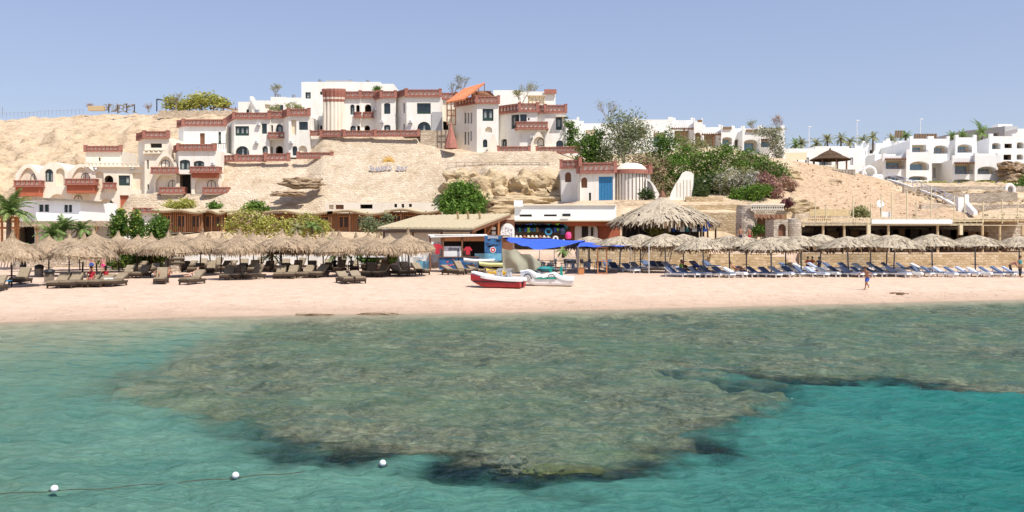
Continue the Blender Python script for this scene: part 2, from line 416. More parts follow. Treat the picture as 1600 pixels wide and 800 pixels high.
def poly_sd(x, y, poly):
    """signed distance to a polygon, negative inside"""
    d = np.full(x.shape, 1e9); ins = np.zeros(x.shape, bool)
    n = len(poly)
    for i in range(n):
        ax, ay = poly[i]; bx, by = poly[(i + 1) % n]
        ex, ey = bx - ax, by - ay; L = ex * ex + ey * ey
        t = np.clip(((x - ax) * ex + (y - ay) * ey) / L, 0, 1)
        d = np.minimum(d, np.hypot(x - ax - t * ex, y - ay - t * ey))
        c = ((ay > y) != (by > y)) & (x < (bx - ax) * (y - ay) / (by - ay + 1e-12) + ax)
        ins ^= c
    return np.where(ins, -d, d)
def lat(ix, iy, s):
    h = np.sin(ix * 127.1 + iy * 311.7 + s * 74.7) * 43758.5453
    return h - np.floor(h)
def vnoise(x, y, s=0):
    ix, iy = np.floor(x), np.floor(y); fx, fy = x - ix, y - iy
    fx = fx * fx * (3 - 2 * fx); fy = fy * fy * (3 - 2 * fy)
    return (lat(ix, iy, s) * (1 - fx) + lat(ix + 1, iy, s) * fx) * (1 - fy) + (lat(ix, iy + 1, s) * (1 - fx) + lat(ix + 1, iy + 1, s) * fx) * fy
def fbm(x, y, o=4, s=0):
    t = 0; a = .5; f = 1.
    for k in range(o): t = t + a * (vnoise(x * f, y * f, s + k) - .5); a *= .5; f *= 2.03
    return t
def seabed(x, y, u):
    """height of the sea bed, its reef share"""
    ys = shore(u)
    wob = fbm(x * .5, y * .5, 3, 3) * 2.4 + fbm(x * 1.7, y * 1.7, 4, 13) * 1.7
    sd = poly_sd(x, y, REEF_W) + wob
    k = np.clip((sd + .2) / 2.0, 0, 1); k = k * k * (3 - 2 * k)
    # the left boundary fades slowly
    off = ys - y
    sandd = np.interp(off, [0, 3, 9, 22, 40], [0, .10, .42, 1.7, 2.6])
    fade = np.clip((230 + (y - 20) * 8 - u) / 160, 0, 1)
    deep = np.clip(off * .14, 0, 2.8)
    deep = deep * (1 - fade) + sandd * fade
    reefd = np.clip(off * .06, 0, .34)
    d = reefd * (1 - k) + np.maximum(deep, reefd) * k
    wid = 1.0 + 5.5 * np.clip((420 - u) / 260, 0, 1)
    reef = 1 - np.clip((sd + wid * .5) / wid, 0, 1)
    reef = np.clip(reef * 1.9 - .45 + fbm(x * .9, y * .9, 5, 41) * 1.5 * (1 - np.abs(2 * reef - 1)), 0, 1)
    reef = reef * np.clip((off - .5) / 3, 0, 1)
    s2 = poly_sd(x, y + .6, REEF_W) + wob
    facing = np.clip((sd - s2) / .6 * 1.1 + .05, 0, 1)            # 1 where the reef wall faces the open side
    facing = facing * np.clip(1.25 - .5 * np.clip((y - 17) / 10, 0, 1) * 0, 0, 1)
    return -d, reef, sd, facing
def land_z(u, Y):
    i = 0
    while i < len(COLS) - 2 and u > COLS[i + 1][0]: i += 1
    (ua, ka), (ub, kb) = COLS[i], COLS[i + 1]
    t = min(1, max(0, (u - ua) / (ub - ua)))
    if Y < 88:
        ys = float(shore(u)); d = Y - ys
        return float(np.interp(d, [0, 1.2, 4, 12, 20, 60], [0, .16, .42, .74, .92, 1.12]))
    za = float(np.interp(Y, [88] + [k[0] for k in ka if k[0] > 88], [1.1] + [k[1] for k in ka if k[0] > 88]))
    zb = float(np.interp(Y, [88] + [k[0] for k in kb if k[0] > 88], [1.1] + [k[1] for k in kb if k[0] > 88]))
    return za * (1 - t) + zb * t
def G(u, Y): return land_z(u, Y)
def GX(x, y): return land_z(CX + x * FPX / y, y)
def add_attr(me, name, arr):
    a = me.attributes.new(name, 'FLOAT', 'POINT'); a.data.foreach_set('value', np.asarray(arr, dtype=np.float32).ravel())
def grid_mesh(name, XX, YY, ZZ):
    nr, nc = XX.shape
    me = bpy.data.meshes.new(name)
    co = np.stack([XX, YY, ZZ], -1).reshape(-1, 3).astype(np.float32)
    idx = np.arange(nr * nc).reshape(nr, nc)
    q = np.stack([idx[:-1, :-1], idx[:-1, 1:], idx[1:, 1:], idx[1:, :-1]], -1).reshape(-1, 4)
    me.vertices.add(len(co)); me.vertices.foreach_set('co', co.ravel())
    me.loops.add(q.size); me.loops.foreach_set('vertex_index', q.ravel().astype(np.int32))
    me.polygons.add(len(q)); me.polygons.foreach_set('loop_start', np.arange(0, q.size, 4, dtype=np.int32)); me.polygons.foreach_set('loop_total', np.full(len(q), 4, dtype=np.int32))
    me.polygons.foreach_set('use_smooth', np.ones(len(q), bool))
    me.update(); me.validate()
    o = bpy.data.objects.new(name, me); COL.objects.link(o)
    return o
ug = np.concatenate([np.array([-3000, -1800, -1000, -500, -250, -120]), np.arange(-60, 1664, 4.), np.array([1720, 1850, 2100, 2600, 3400, 4600])])
ya = np.concatenate([np.array([1.2, 4, 8, 11]), 4.3 * FPX / (np.arange(900, 466, -3.) - HY) if False else 1 / np.linspace(1 / 11.4, 1 / 66., 230)])
yb = np.concatenate([np.arange(67, 88, 1.), np.arange(88, 92, .2), np.arange(92, 103, .9), np.arange(103, 160, .4), np.arange(160, 222, 1.2), np.array([230, 260, 320, 450, 800, 1500, FAR])])
yg = np.concatenate([ya, yb])
UU, YY = np.meshgrid(ug, yg); XX = (UU - CX) * YY / FPX
ZZ = np.zeros_like(UU)
landm = YY >= shore(UU)
cache = np.zeros_like(ZZ)
colz = np.zeros((len(yg), len(COLS)))
for j, (uc, kk) in enumerate(COLS):
    kk2 = [k for k in kk if k[0] > 88]
    colz[:, j] = np.interp(yg, [88] + [k[0] for k in kk2], [1.1] + [k[1] for k in kk2])
us = [c[0] for c in COLS]
for i in range(len(yg)): ZZ[i] = np.interp(ug, us, colz[i])
dsh = YY - shore(UU)
beach = np.interp(dsh, [0, 1.2, 4, 12, 20, 60], [0, .16, .42, .74, .92, 1.12])
ZZ = np.where(YY < 88, beach, ZZ)
sb, reefw, sdist, sface = seabed(XX, YY, UU)
ZZ = np.where(landm, ZZ, sb)
# roughness: sand hummocks, coral lumps, rock ledges
ZZ += np.where((YY < 89) & landm, fbm(XX * .5, YY * .5, 3, 5) * .10 * np.clip(dsh / 5, 0, 1), 0)
coral = (fbm(XX * 1.1, YY * 1.1, 4, 9) * .42 + np.abs(fbm(XX * 2.6, YY * 2.6, 3, 19)) * .22) * reefw
ZZ += np.where(landm, 0, np.minimum(coral, np.maximum(0, -ZZ - .06)))
rockw = np.zeros_like(ZZ)
rockw = np.where((YY > 149) & (UU < 420), 1.35, rockw)                                        # the bare hill on the left
rockw = np.where((YY > 106) & (YY < 142) & (UU > 1236), np.clip((YY - 106) / 6, 0, 1) * (.32 + .35 * np.clip((UU - 1400) / 60, 0, 1)) * np.clip((142 - YY) / 5, 0, 1), rockw)
rockw = np.where((YY > 118) & (YY < 130) & (UU > 700) & (UU < 1236), .4, rockw)
rockw = np.where((YY > 123) & (YY < 137) & (UU > 340) & (UU < 700), .12, rockw)
ledge = (np.abs(fbm(XX * .11, YY * .11 + ZZ * .2, 5, 23)) - .12) * 8 + fbm(XX * .45, YY * .45, 4, 31) * 2.6
ledge = np.where(YY > 186, ledge * .3 - .5, ledge)
ZZ += rockw * ledge * np.clip((YY - 106) / 20, .3, 1.)
ground = grid_mesh('ground', XX, YY, ZZ)
ground['kind'] = 'structure'
me = ground.data
add_attr(me, 'reef', np.where(landm, 0, reefw)); add_attr(me, 'shore', dsh)
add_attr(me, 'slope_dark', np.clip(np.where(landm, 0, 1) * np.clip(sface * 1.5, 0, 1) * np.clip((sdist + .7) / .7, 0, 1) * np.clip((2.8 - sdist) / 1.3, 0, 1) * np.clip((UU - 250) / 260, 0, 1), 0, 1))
mas = ((YY > 124) & (YY < 141) & (UU > 196) & (UU < 905)) | ((YY > 132) & (YY < 141) & (UU >= 700) & (UU < 925))
mas = mas & ~((UU > 730) & (UU < 905) & (YY < 128.5))
add_attr(me, 'masonry', np.where(mas, 1., 0.))
add_attr(me, 'rock', np.where(YY > 100, 1., 0.))
add_attr(me, 'sandy', np.where((YY > 100) & (YY < 146), np.clip((UU - 1215 + fbm(XX, YY, 3, 2) * 60) / 40, 0, 1) * np.clip(1 - (UU - 1360 - (145 - YY) * 4.3) / 12, 0, 1), 0))

gm = bpy.data.materials.new('ground'); MATS['ground'] = gm
nt, N, L, p = nodes(gm)
def attr(nt, n):
    a = nt.nodes.new('ShaderNodeAttribute'); a.attribute_name = n; return a.outputs['Fac']
geo = N.new('ShaderNodeNewGeometry'); pos = geo.outputs['Position']
# beach sand, darker where wet
sn = noise_n(nt, pos, 1.2, 6, .7); sf = noise_n(nt, pos, 14, 4, .7)
sand = ramp(nt, mathn(nt, 'ADD', mathn(nt, 'MULTIPLY', sn, .6), mathn(nt, 'MULTIPLY', sf, .4)), [(.36, (.42, .30, .21)), (.45, (.57, .42, .31)), (.54, (.635, .47, .355)), (.7, (.69, .54, .42))])
wet = nt.nodes.new('ShaderNodeMapRange'); wet.inputs[1].default_value = -.4; wet.inputs[2].default_value = 5.; wet.inputs[3].default_value = 1; wet.inputs[4].default_value = 0
L.new(mathn(nt, 'ADD', attr(nt, 'shore'), mathn(nt, 'MULTIPLY', mathn(nt, 'SUBTRACT', noise_n(nt, coord(nt, (.25, 1, 1), 'World'), .8, 4), .5), 5.)), wet.inputs[0])
wetf = mathn(nt, 'POWER', wet.outputs[0], 1.2, clamp=True)
sand = mixc(nt, mathn(nt, 'MULTIPLY', wetf, .75), sand, (.38, .27, .19))
# rock: pale yellow limestone with ledges and cracks
rv = coord(nt, (1, 1, 2.4), 'World')
r1 = noise_n(nt, rv, .28, 8, .68, .4); r2 = noise_n(nt, rv, 1.7, 6, .65)
rock = ramp(nt, mathn(nt, 'ADD', mathn(nt, 'MULTIPLY', r1, .55), mathn(nt, 'MULTIPLY', r2, .45)), [(.37, (.24, .165, .10)), (.44, (.46, .34, .22)), (.50, (.58, .44, .29)), (.58, (.64, .50, .34)), (.7, (.71, .59, .44))])
dune = ramp(nt, r2, [(.36, (.38, .26, .155)), (.47, (.50, .345, .22)), (.56, (.57, .41, .27)), (.72, (.64, .49, .34))])
rock = mixc(nt, attr(nt, 'sandy'), rock, dune)
# masonry facing
mtree = MATS['stone_wall'].node_tree
def brickc(nt):
    N, L = nt.nodes, nt.links
    g = N.new('ShaderNodeNewGeometry'); sp = N.new('ShaderNodeSeparateXYZ'); L.new(g.outputs['Position'], sp.inputs[0])
    cb = N.new('ShaderNodeCombineXYZ'); L.new(sp.outputs['X'], cb.inputs[0]); L.new(sp.outputs['Z'], cb.inputs[1])
    nz = N.new('ShaderNodeTexNoise'); nz.inputs['Scale'].default_value = .8; nz.inputs['Detail'].default_value = 4
    L.new(g.outputs['Position'], nz.inputs['Vector'])
    wv = N.new('ShaderNodeVectorMath'); wv.operation = 'MULTIPLY_ADD'
    L.new(nz.outputs['Color'], wv.inputs[0]); wv.inputs[1].default_value = (1.0, .9, 0); L.new(cb.outputs[0], wv.inputs[2])
    b = N.new('ShaderNodeTexBrick'); L.new(wv.outputs[0], b.inputs['Vector'])
    b.inputs['Scale'].default_value = 1; b.inputs['Brick Width'].default_value = .52; b.inputs['Row Height'].default_value = .25
    b.inputs['Mortar Size'].default_value = .025; b.inputs['Mortar Smooth'].default_value = .5
    b.inputs['Color1'].default_value = (0, 0, 0, 1); b.inputs['Color2'].default_value = (1, 1, 1, 1); b.inputs['Mortar'].default_value = (.3, .3, .3, 1)
    sc = N.new('ShaderNodeSeparateColor'); L.new(b.outputs['Color'], sc.inputs[0])
    return sc.outputs[0], b.outputs['Fac']
bc, bf = brickc(nt)
masc = ramp(nt, bc, [(0, (.59, .47, .34)), (.4, (.66, .54, .40)), (1, (.72, .61, .47))])
masc = mixc(nt, mathn(nt, 'MULTIPLY', bf, .5), masc, (.50, .40, .28))
masc = mixc(nt, .9, masc, ramp(nt, noise_n(nt, pos, .3, 7, .7), [(.34, (.74, .66, .57)), (.45, (.94, .91, .87)), (.55, (1.0, .99, .97)), (.7, (1.1, 1.08, 1.05))]), 'MULTIPLY')
rock = mixc(nt, attr(nt, 'masonry'), rock, masc)
land = mixc(nt, attr(nt, 'rock'), sand, rock)
# sea bed: pale sand, mottled coral, dark coral wall
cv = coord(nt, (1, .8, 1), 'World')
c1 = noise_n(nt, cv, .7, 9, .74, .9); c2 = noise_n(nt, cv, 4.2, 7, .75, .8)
c3 = noise_n(nt, coord(nt, (.6, 1.1, 1), 'World', (0, 0, .2)), 10, 5, .75, .6)  # fine sideways coral grain; its bright strokes imitate wave light in the colour
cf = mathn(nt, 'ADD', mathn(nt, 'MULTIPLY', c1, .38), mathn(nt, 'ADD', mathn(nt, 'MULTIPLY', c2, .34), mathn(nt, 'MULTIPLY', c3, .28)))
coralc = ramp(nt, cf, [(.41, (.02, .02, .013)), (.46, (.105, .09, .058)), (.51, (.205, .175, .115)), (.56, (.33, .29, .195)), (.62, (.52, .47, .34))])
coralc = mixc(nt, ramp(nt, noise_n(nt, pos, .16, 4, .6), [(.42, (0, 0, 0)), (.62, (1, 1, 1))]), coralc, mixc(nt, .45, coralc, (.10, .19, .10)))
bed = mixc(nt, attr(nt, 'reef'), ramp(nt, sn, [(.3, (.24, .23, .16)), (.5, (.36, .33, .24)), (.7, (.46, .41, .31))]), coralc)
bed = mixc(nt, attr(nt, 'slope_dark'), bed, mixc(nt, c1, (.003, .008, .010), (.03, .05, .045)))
under = nt.nodes.new('ShaderNodeMapRange'); under.inputs[1].default_value = 0; under.inputs[2].default_value = -1.5; under.inputs[3].default_value = 0; under.inputs[4].default_value = 1
L.new(attr(nt, 'shore'), under.inputs[0])
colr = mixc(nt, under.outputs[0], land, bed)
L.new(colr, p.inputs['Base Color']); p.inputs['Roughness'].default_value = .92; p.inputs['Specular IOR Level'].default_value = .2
foot = N.new('ShaderNodeTexVoronoi'); foot.inputs['Scale'].default_value = 1.7; L.new(pos, foot.inputs['Vector'])
hgt = mathn(nt, 'ADD', mathn(nt, 'MULTIPLY', r2, mathn(nt, 'ADD', attr(nt, 'rock'), .0)), mathn(nt, 'ADD', mathn(nt, 'MULTIPLY', sf, .12), mathn(nt, 'MULTIPLY', mathn(nt, 'MULTIPLY', mathn(nt, 'MINIMUM', foot.outputs['Distance'], .35), mathn(nt, 'SUBTRACT', 1., attr(nt, 'rock'))), .5)))
hgt = mathn(nt, 'SUBTRACT', hgt, mathn(nt, 'MULTIPLY', mathn(nt, 'MULTIPLY', bf, attr(nt, 'masonry')), .3))
L.new(bump(nt, hgt, .9, .35), p.inputs['Normal'])
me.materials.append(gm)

# ------------------------------------------------------------------ water: real waves over the sea bed
uw = np.concatenate([np.array([-3000, -1500, -700, -300, -100]), np.arange(-40, 1644, 3.2), np.array([1700, 1900, 2300, 3000, 4600])])
yw = np.concatenate([np.array([1., 3, 6, 9, 11]), 1 / np.linspace(1 / 12., 1 / 61.5, 420), np.array([64., 70, 80])])
WU, WY = np.meshgrid(uw, yw); WX = (WU - CX) * WY / FPX
rs = np.random.RandomState(4)
WZ = np.zeros_like(WX)
for i in range(46):
    wl = .35 * (9 ** rs.rand()); th = -.35 + rs.randn() * .55 + PI / 2; k = 2 * PI / wl
    amp = .0078 * wl ** .50
    ph = rs.rand() * 2 * PI
    warp = fbm(WX * .35 / wl, WY * .35 / wl, 2, i) * 2.5
    a = np.sin(k * (WX * math.cos(th) + WY * math.sin(th)) + ph + warp * 2)
    keep = np.clip(1.4 - WY / (wl * 60), 0, 1)
    WZ += amp * keep * (1 - 2 * np.abs(a) ** .9 if i % 3 == 0 else a)
WZ *= np.clip((shore(WU) + .5 - WY) / 6, .12, 1)
water = grid_mesh('water', WX, WY, WZ)
water['kind'] = 'structure'
wb, wr, wsd, wface = seabed(WX, WY, WU)
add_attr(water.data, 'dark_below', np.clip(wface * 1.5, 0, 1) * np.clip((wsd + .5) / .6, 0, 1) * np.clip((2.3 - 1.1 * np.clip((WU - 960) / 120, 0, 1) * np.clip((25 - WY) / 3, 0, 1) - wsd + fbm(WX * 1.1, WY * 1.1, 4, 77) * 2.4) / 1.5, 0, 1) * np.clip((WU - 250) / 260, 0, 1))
add_attr(water.data, 'depth', np.clip(-wb, 0, 3)); add_attr(water.data, 'side', np.clip((WU + (WY - 20) * 6) / 1600, 0, 1))
wm = bpy.data.materials.new('sea_water'); MATS['sea_water'] = wm
nt, N, L, p = nodes(wm); N.remove(p)
dep = attr(nt, 'depth')
pos = N.new('ShaderNodeNewGeometry').outputs['Position']
wn1 = noise_n(nt, coord(nt, (.55, 1.5, 1), 'World', (0, 0, .18)), 2.2, 6, .65, .6)
wn2 = noise_n(nt, coord(nt, (.5, 1.7, 1), 'World', (0, 0, -.25)), 7.5, 5, .65, .4)
wh = mathn(nt, 'ADD', wn1, mathn(nt, 'MULTIPLY', wn2, .75))
wn3 = noise_n(nt, coord(nt, (.35, 1.6, 1), 'World', (0, 0, .1)), 15, 4, .7, .3)
wh = mathn(nt, 'ADD', wh, mathn(nt, 'MULTIPLY', wn3, .3))
nrm = bump(nt, wh, 1., .15)
big = noise_n(nt, coord(nt, (.6, 1.3, 1), 'World'), .35, 5, .6)
fb = mathn(nt, 'SUBTRACT', 1., mathn(nt, 'POWER', 2.718, mathn(nt, 'MULTIPLY', mathn(nt, 'MAXIMUM', mathn(nt, 'SUBTRACT', dep, .15), 0), -.8)))
fb = mathn(nt, 'ADD', mathn(nt, 'MULTIPLY', fb, .98), .03, clamp=True)
# the body of the water: teal from scattering, greener over the shallow sandy side, bluer offshore
bodyc = mixc(nt, attr(nt, 'side'), (.150, .30, .225), (.022, .205, .178))
bodyc = mixc(nt, mathn(nt, 'MULTIPLY', attr(nt, 'dark_below'), .97), bodyc, (.002, .012, .014))  # body darkened over the reef wall to imitate less light coming up
bodyc = mixc(nt, ramp(nt, mathn(nt, 'ADD', mathn(nt, 'MULTIPLY', big, .6), mathn(nt, 'MULTIPLY', wn1, .4)), [(.38, (0, 0, 0)), (.62, (1, 1, 1))]), mixc(nt, 1., bodyc, (.66, .80, .84), 'MULTIPLY'), mixc(nt, 1., bodyc, (1.25, 1.12, 1.08), 'MULTIPLY'))
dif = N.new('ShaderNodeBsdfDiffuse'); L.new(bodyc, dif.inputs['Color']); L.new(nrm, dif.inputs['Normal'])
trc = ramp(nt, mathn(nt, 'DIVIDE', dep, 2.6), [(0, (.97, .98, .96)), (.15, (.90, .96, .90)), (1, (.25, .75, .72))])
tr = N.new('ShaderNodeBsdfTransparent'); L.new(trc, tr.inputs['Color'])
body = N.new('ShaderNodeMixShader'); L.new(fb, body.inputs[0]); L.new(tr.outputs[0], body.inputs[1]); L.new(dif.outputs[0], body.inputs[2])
gl = N.new('ShaderNodeBsdfGlossy'); gl.inputs['Roughness'].default_value = .07; L.new(nrm, gl.inputs['Normal']); gl.inputs['Color'].default_value = (.9, .95, 1, 1)
fr = N.new('ShaderNodeFresnel'); fr.inputs['IOR'].default_value = 1.33; L.new(nrm, fr.inputs['Normal'])
frc = mathn(nt, 'MINIMUM', mathn(nt, 'MULTIPLY', fr.outputs[0], .48), .34)
srf = N.new('ShaderNodeMixShader'); L.new(frc, srf.inputs[0]); L.new(body.outputs[0], srf.inputs[1]); L.new(gl.outputs[0], srf.inputs[2])
L.new(srf.outputs[0], N['Material Output'].inputs['Surface'])
water.data.materials.append(wm)
# ================================================================== BUILDINGS
def loc_on(A, B, u, v):
    """where the photo ray (u, v) meets the upright plane through A-B: distance along it and height"""
    d = B - A; k = (u - CX) / FPX
    # A + t*d = (k*y, y)
    den = d.x - k * d.y
    t = (k * A.y - A.x) / den
    y = A.y + t * d.y
    return t * d.length, EYE + (HY - v) * y / FPX

def shape(s0, s1, h0, h1, typ, n=10):
    """outline of an opening, counter-clockwise seen from outside"""
    w = s1 - s0
    if typ == 'rect': return [(s0, h0), (s1, h0), (s1, h1), (s0, h1)]
    out = [(s0, h0), (s1, h0)]
    if typ == 'arch': rise = min(w / 2, (h1 - h0) * .9)
    elif typ == 'low': rise = min(w * .22, (h1 - h0) * .5)
    else: rise = min(w * .75, (h1 - h0) * .9)       # pointed
    spring = h1 - rise
    for i in range(n + 1):
        a = PI * i / n
        if typ == 'point':
            t = i / n
            x = s1 - w * t; q = 1 - abs(2 * t - 1)
            y = spring + rise * (math.sin(q * PI / 2) ** .8)
        else:
            x = (s0 + s1) / 2 + w / 2 * math.cos(a); y = spring + rise * math.sin(a)
        out.append((x, y))
    return out

def wall_face(mb, A, B, z0, z1, ops, m, top=None):
    """upright wall from A to B with openings cut through it; ops: (outline, depth, reveal material, back material or None)"""
    d = (B - A); Ln = d.length; dx, dy = d.x / Ln, d.y / Ln; nx, ny = dy, -dx      # outward normal
    W = lambda s, z, k=0.: (A.x + dx * s - nx * k, A.y + dy * s - ny * k, z)
    outer = [(0, z0), (Ln, z0)] + (list(reversed(top)) if top else [(Ln, z1), (0, z1)])
    loops = [outer] + [o[0] for o in ops]
    flat = [p for lp in loops for p in lp]
    if len(loops) == 1 and not top:
        mb.face([W(*p) for p in outer], m)
    else:
        tris = tessellate_polygon([[Vector((p[0], p[1], 0)) for p in lp] for lp in loops])
        vs = [W(*p) for p in flat]; fs = []
        for t in tris:
            a, b, c = (flat[i] for i in t)
            if (b[0] - a[0]) * (c[1] - a[1]) - (b[1] - a[1]) * (c[0] - a[0]) < 0: t = (t[0], t[2], t[1])
            fs.append(tuple(t))
        mb.add(vs, fs, m)
    for (lp, dep, mr, mbk) in ops:
        n = len(lp)
        for i in range(n):
            a, b = lp[i], lp[(i + 1) % n]
            mb.face([W(*a), W(*b), W(b[0], b[1], dep), W(a[0], a[1], dep)], mr)
        if mbk: mb.face([W(p[0], p[1], dep) for p in lp], mbk)

class House:
    """one building traced from the photo: front corners are (photo column, distance)"""
    def __init__(s, name, label, cat='building', group=None, base=None):
        s.root = thing(name, label, cat, base or (0, 0, 0), group); s.name = name
    def block(s, front, v0, v1, back=8., mw='white_plaster', ops=(), Yr=None, roof='white_plaster', part='wall', top=None, sidem=None, z0=None, z1=None, par=None, parh=None, cap=True, style='red', side_ops=None):
        """front: list of (u, Y) left to right.  v0/v1: photo rows of the wall top and its foot at distance Yr.
        ops: (edge, u0, u1, vtop, vfoot, outline, kind)"""
        pts = [Vector((X(u, Y), Y)) for u, Y in front]
        Yr = Yr or front[0][1]
        zt = Z(v0, Yr) if z1 is None else z1; zb = Z(v1, Yr) if z0 is None else z0
        mb = MB(); n = len(pts)
        per = {}
        for o in ops: per.setdefault(o[0], []).append(o)
        wins = []
        for i in range(n - 1):
            A, B = pts[i], pts[i + 1]; cuts = []
            for (e, u0, u1, va, vb, typ, kind) in per.get(i, []):
                um = (u0 + u1) / 2
                s0, _ = loc_on(A, B, u0, va); s1, _ = loc_on(A, B, u1, va)
                _, ha = loc_on(A, B, um, va); _, hb = loc_on(A, B, um, vb)
                Ln = (B - A).length
                s0 = max(.05, min(s0, Ln - .3)); s1 = min(Ln - .05, max(s1, s0 + .2)); hb = max(hb, zb + .04); ha = min(ha, zt - .05)
                lp = shape(s0, s1, hb, ha, typ)
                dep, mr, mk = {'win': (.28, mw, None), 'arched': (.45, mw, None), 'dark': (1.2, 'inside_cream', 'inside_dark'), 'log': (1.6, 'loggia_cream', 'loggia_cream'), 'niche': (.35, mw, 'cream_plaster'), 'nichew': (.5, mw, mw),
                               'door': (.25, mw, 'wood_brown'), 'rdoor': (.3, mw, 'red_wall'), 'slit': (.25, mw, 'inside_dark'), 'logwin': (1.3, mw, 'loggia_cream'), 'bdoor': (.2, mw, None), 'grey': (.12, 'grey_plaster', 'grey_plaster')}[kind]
                cuts.append((lp, dep, mr, mk)); wins.append((A, B, lp, dep, kind, (s0, s1, hb, ha, typ)))
            wall_face(mb, A, B, zb, zt, cuts, mw if not (sidem and i in sidem) else sidem[i], top if i == 0 and top else None)
        bk = [Vector((p.x + (p.x / p.y) * back * .0, p.y + back)) for p in pts]
        # sides, back, roof
        yb = max(p.y for p in pts) + back
        ins = .003 + .0007 * (len(bpy.data.objects) % 9)
        L0, R0 = Vector((pts[0].x + ins, pts[0].y)), Vector((pts[-1].x - ins, pts[-1].y)); zt0 = zt
        if top: zt = top[0][1]
        BL, BR = Vector((L0.x, yb)), Vector((R0.x, yb))
        wall_face(mb, BL, L0, zb, zt, [], mw); wall_face(mb, R0, BR, zb, zt, [], mw); wall_face(mb, BR, BL, zb, zt, [], mw); zt = zt0
        if cap:
            poly = [(p.x, p.y) for p in pts] + [(BR.x, BR.y), (BL.x, BL.y)]
            rz = zt - (.0 if not top else 0)
            mb.face([(x, y, rz) for x, y in poly], roof)
        w = mb.build(part, s.root)
        for (A, B, lp, dep, kind, sh) in wins: s.window(A, B, lp, dep, kind, sh)
        if par:
            h = parh or (Z(par[0], Yr) - Z(par[1], Yr)); s.parapet([(p.x, p.y) for p in pts], Z(par[1], Yr), h, style)
        return pts, zb, zt
    def window(s, A, B, lp, dep, kind, sh):
        d = (B - A).normalized(); nx, ny = d.y, -d.x; s0, s1, hb, ha, typ = sh
        W = lambda q, z, k=0.: Vector((A.x + d.x * q - nx * k, A.y + d.y * q - ny * k, z))
        if kind in ('dark', 'log', 'niche', 'door', 'rdoor', 'slit', 'nichew', 'grey'): return
        if kind == 'bdoor':
            mb = MB(); k = 5
            for i in range(k):
                a = s0 + (s1 - s0) * i / k; mb.box(W((a + a + (s1 - s0) / k) / 2, (hb + ha) / 2, .12), ((s1 - s0) / k - .03, .1, ha - hb - .04), 'door_blue', math.atan2(d.y, d.x))
            mb.box(W((s0 + s1) / 2, (hb + ha) / 2, .19), (s1 - s0, .04, ha - hb), 'frame_green', math.atan2(d.y, d.x))
            mb.build('door', s.root); return
        w, h = s1 - s0, ha - hb; fr = MB(); t = .09 if kind != 'logwin' else .06
        if kind == 'logwin':            # glazed door at the back of a loggia
            c0, c1, g0, g1 = s0 + w * .12, s1 - w * .2, hb, hb + h * .74; fm, gm_ = 'metal_grey', 'glass_blue'
            lp2 = [(c0, g0 + .02), (c1, g0 + .02), (c1, g1), (c0, g1)]; k = dep - .04
        else:
            c0, c1, g0, g1 = s0, s1, hb, ha; lp2 = lp; k = dep; fm, gm_ = 'frame_green', 'glass_dark'
        n = len(lp2); cx, cz = (c0 + c1) / 2, (g0 + g1) / 2
        inn = [(cx + (q - cx) * (1 - 2 * t / max(.5, w)), cz + (z - cz) * (1 - 2 * t / max(.5, h))) for q, z in lp2]
        for i in range(n):
            a, b = lp2[i], lp2[(i + 1) % n]; c, e = inn[(i + 1) % n], inn[i]
            fr.face([W(*a, k - .05), W(*b, k - .05), W(*c, k - .05), W(*e, k - .05)], fm)
            fr.face([W(*e, k - .05), W(*c, k - .05), W(*c, k + .0), W(*e, k)], fm)
        nm = max(1, round(w / .75)) - 1 if kind != 'logwin' else 2
        for j in range(nm):
            q = c0 + (c1 - c0) * (j + 1) / (nm + 1)
            fr.box(W(q, (g0 + g1) / 2, k - .03), (.07, .05, (g1 - g0) * .96), fm, math.atan2(d.y, d.x))
        if kind == 'win' and typ == 'rect' and h > 1.3: fr.box(W(cx, g0 + h * .14, k - .035), (w * .97, .05, h * .24), fm, math.atan2(d.y, d.x))
        f = fr.build('window', s.root)
        pn = MB(); pn.face([W(q, z, k) for q, z in lp2], gm_)
        rr = random.Random(int(s0 * 91 + hb * 37))
        if kind != 'logwin':
            for j in range(nm + 1):
                if rr.random() < .45:
                    q = c0 + (c1 - c0) * (j + .5) / (nm + 1); ww = (c1 - c0) / (nm + 1) * .42
                    pn.box(W(q, g0 + h * (.50 if typ == 'rect' else .38), k - .008), (ww, .012, h * .6), 'glass_curtain', math.atan2(d.y, d.x))
        pn.build('pane', f)
    def parapet(s, pts, z, h, style='red', name='parapet', posts=True, off=.12):
        """balustrade run: plinth, pierced band of short balusters, capping, corner posts"""
        mb = MB(); pts = [Vector((p[0], p[1])) for p in pts]
        col, back = {'red': ('terracotta', 'pale_cream'), 'cream': ('pale_cream', 'pale_cream'), 'light': ('red_brick_light', 'pale_cream')}[style]
        for A, B in zip(pts[:-1], pts[1:]):
            d = B - A; Ln = d.length
            if Ln < .2: continue
            e = d / Ln; nx, ny = e.y, -e.x; a = math.atan2(d.y, d.x)
            Q = lambda q, zz, k=0.: (A.x + e.x * q + nx * k, A.y + e.y * q + ny * k, zz)
            mb.box(Q(Ln / 2, z + h * .09, off), (Ln + .24, .34, h * .18), col, a)
            mb.box(Q(Ln / 2, z + h * .02, off + .02), (Ln + .34, .46, h * .08), col, a)
            mb.box(Q(Ln / 2, z + h * .93, off), (Ln + .22, .32, h * .12), col, a)
            mb.box(Q(Ln / 2, z + h * .27, off - .03), (Ln, .2, h * .05), 'red_brick_light' if style == 'red' else col, a)
            n = max(2, int(Ln / .62)); st = Ln / n
            for i in range(n + 1):
                mb.box(Q(i * st, z + h * .54, off), (st * .32, .2, h * .66), col, a)
                if i < n and style != 'cream': mb.box(Q((i + .5) * st, z + h * .74, off - .02), (st * .4, .18, h * .16), 'red_brick_light', a)
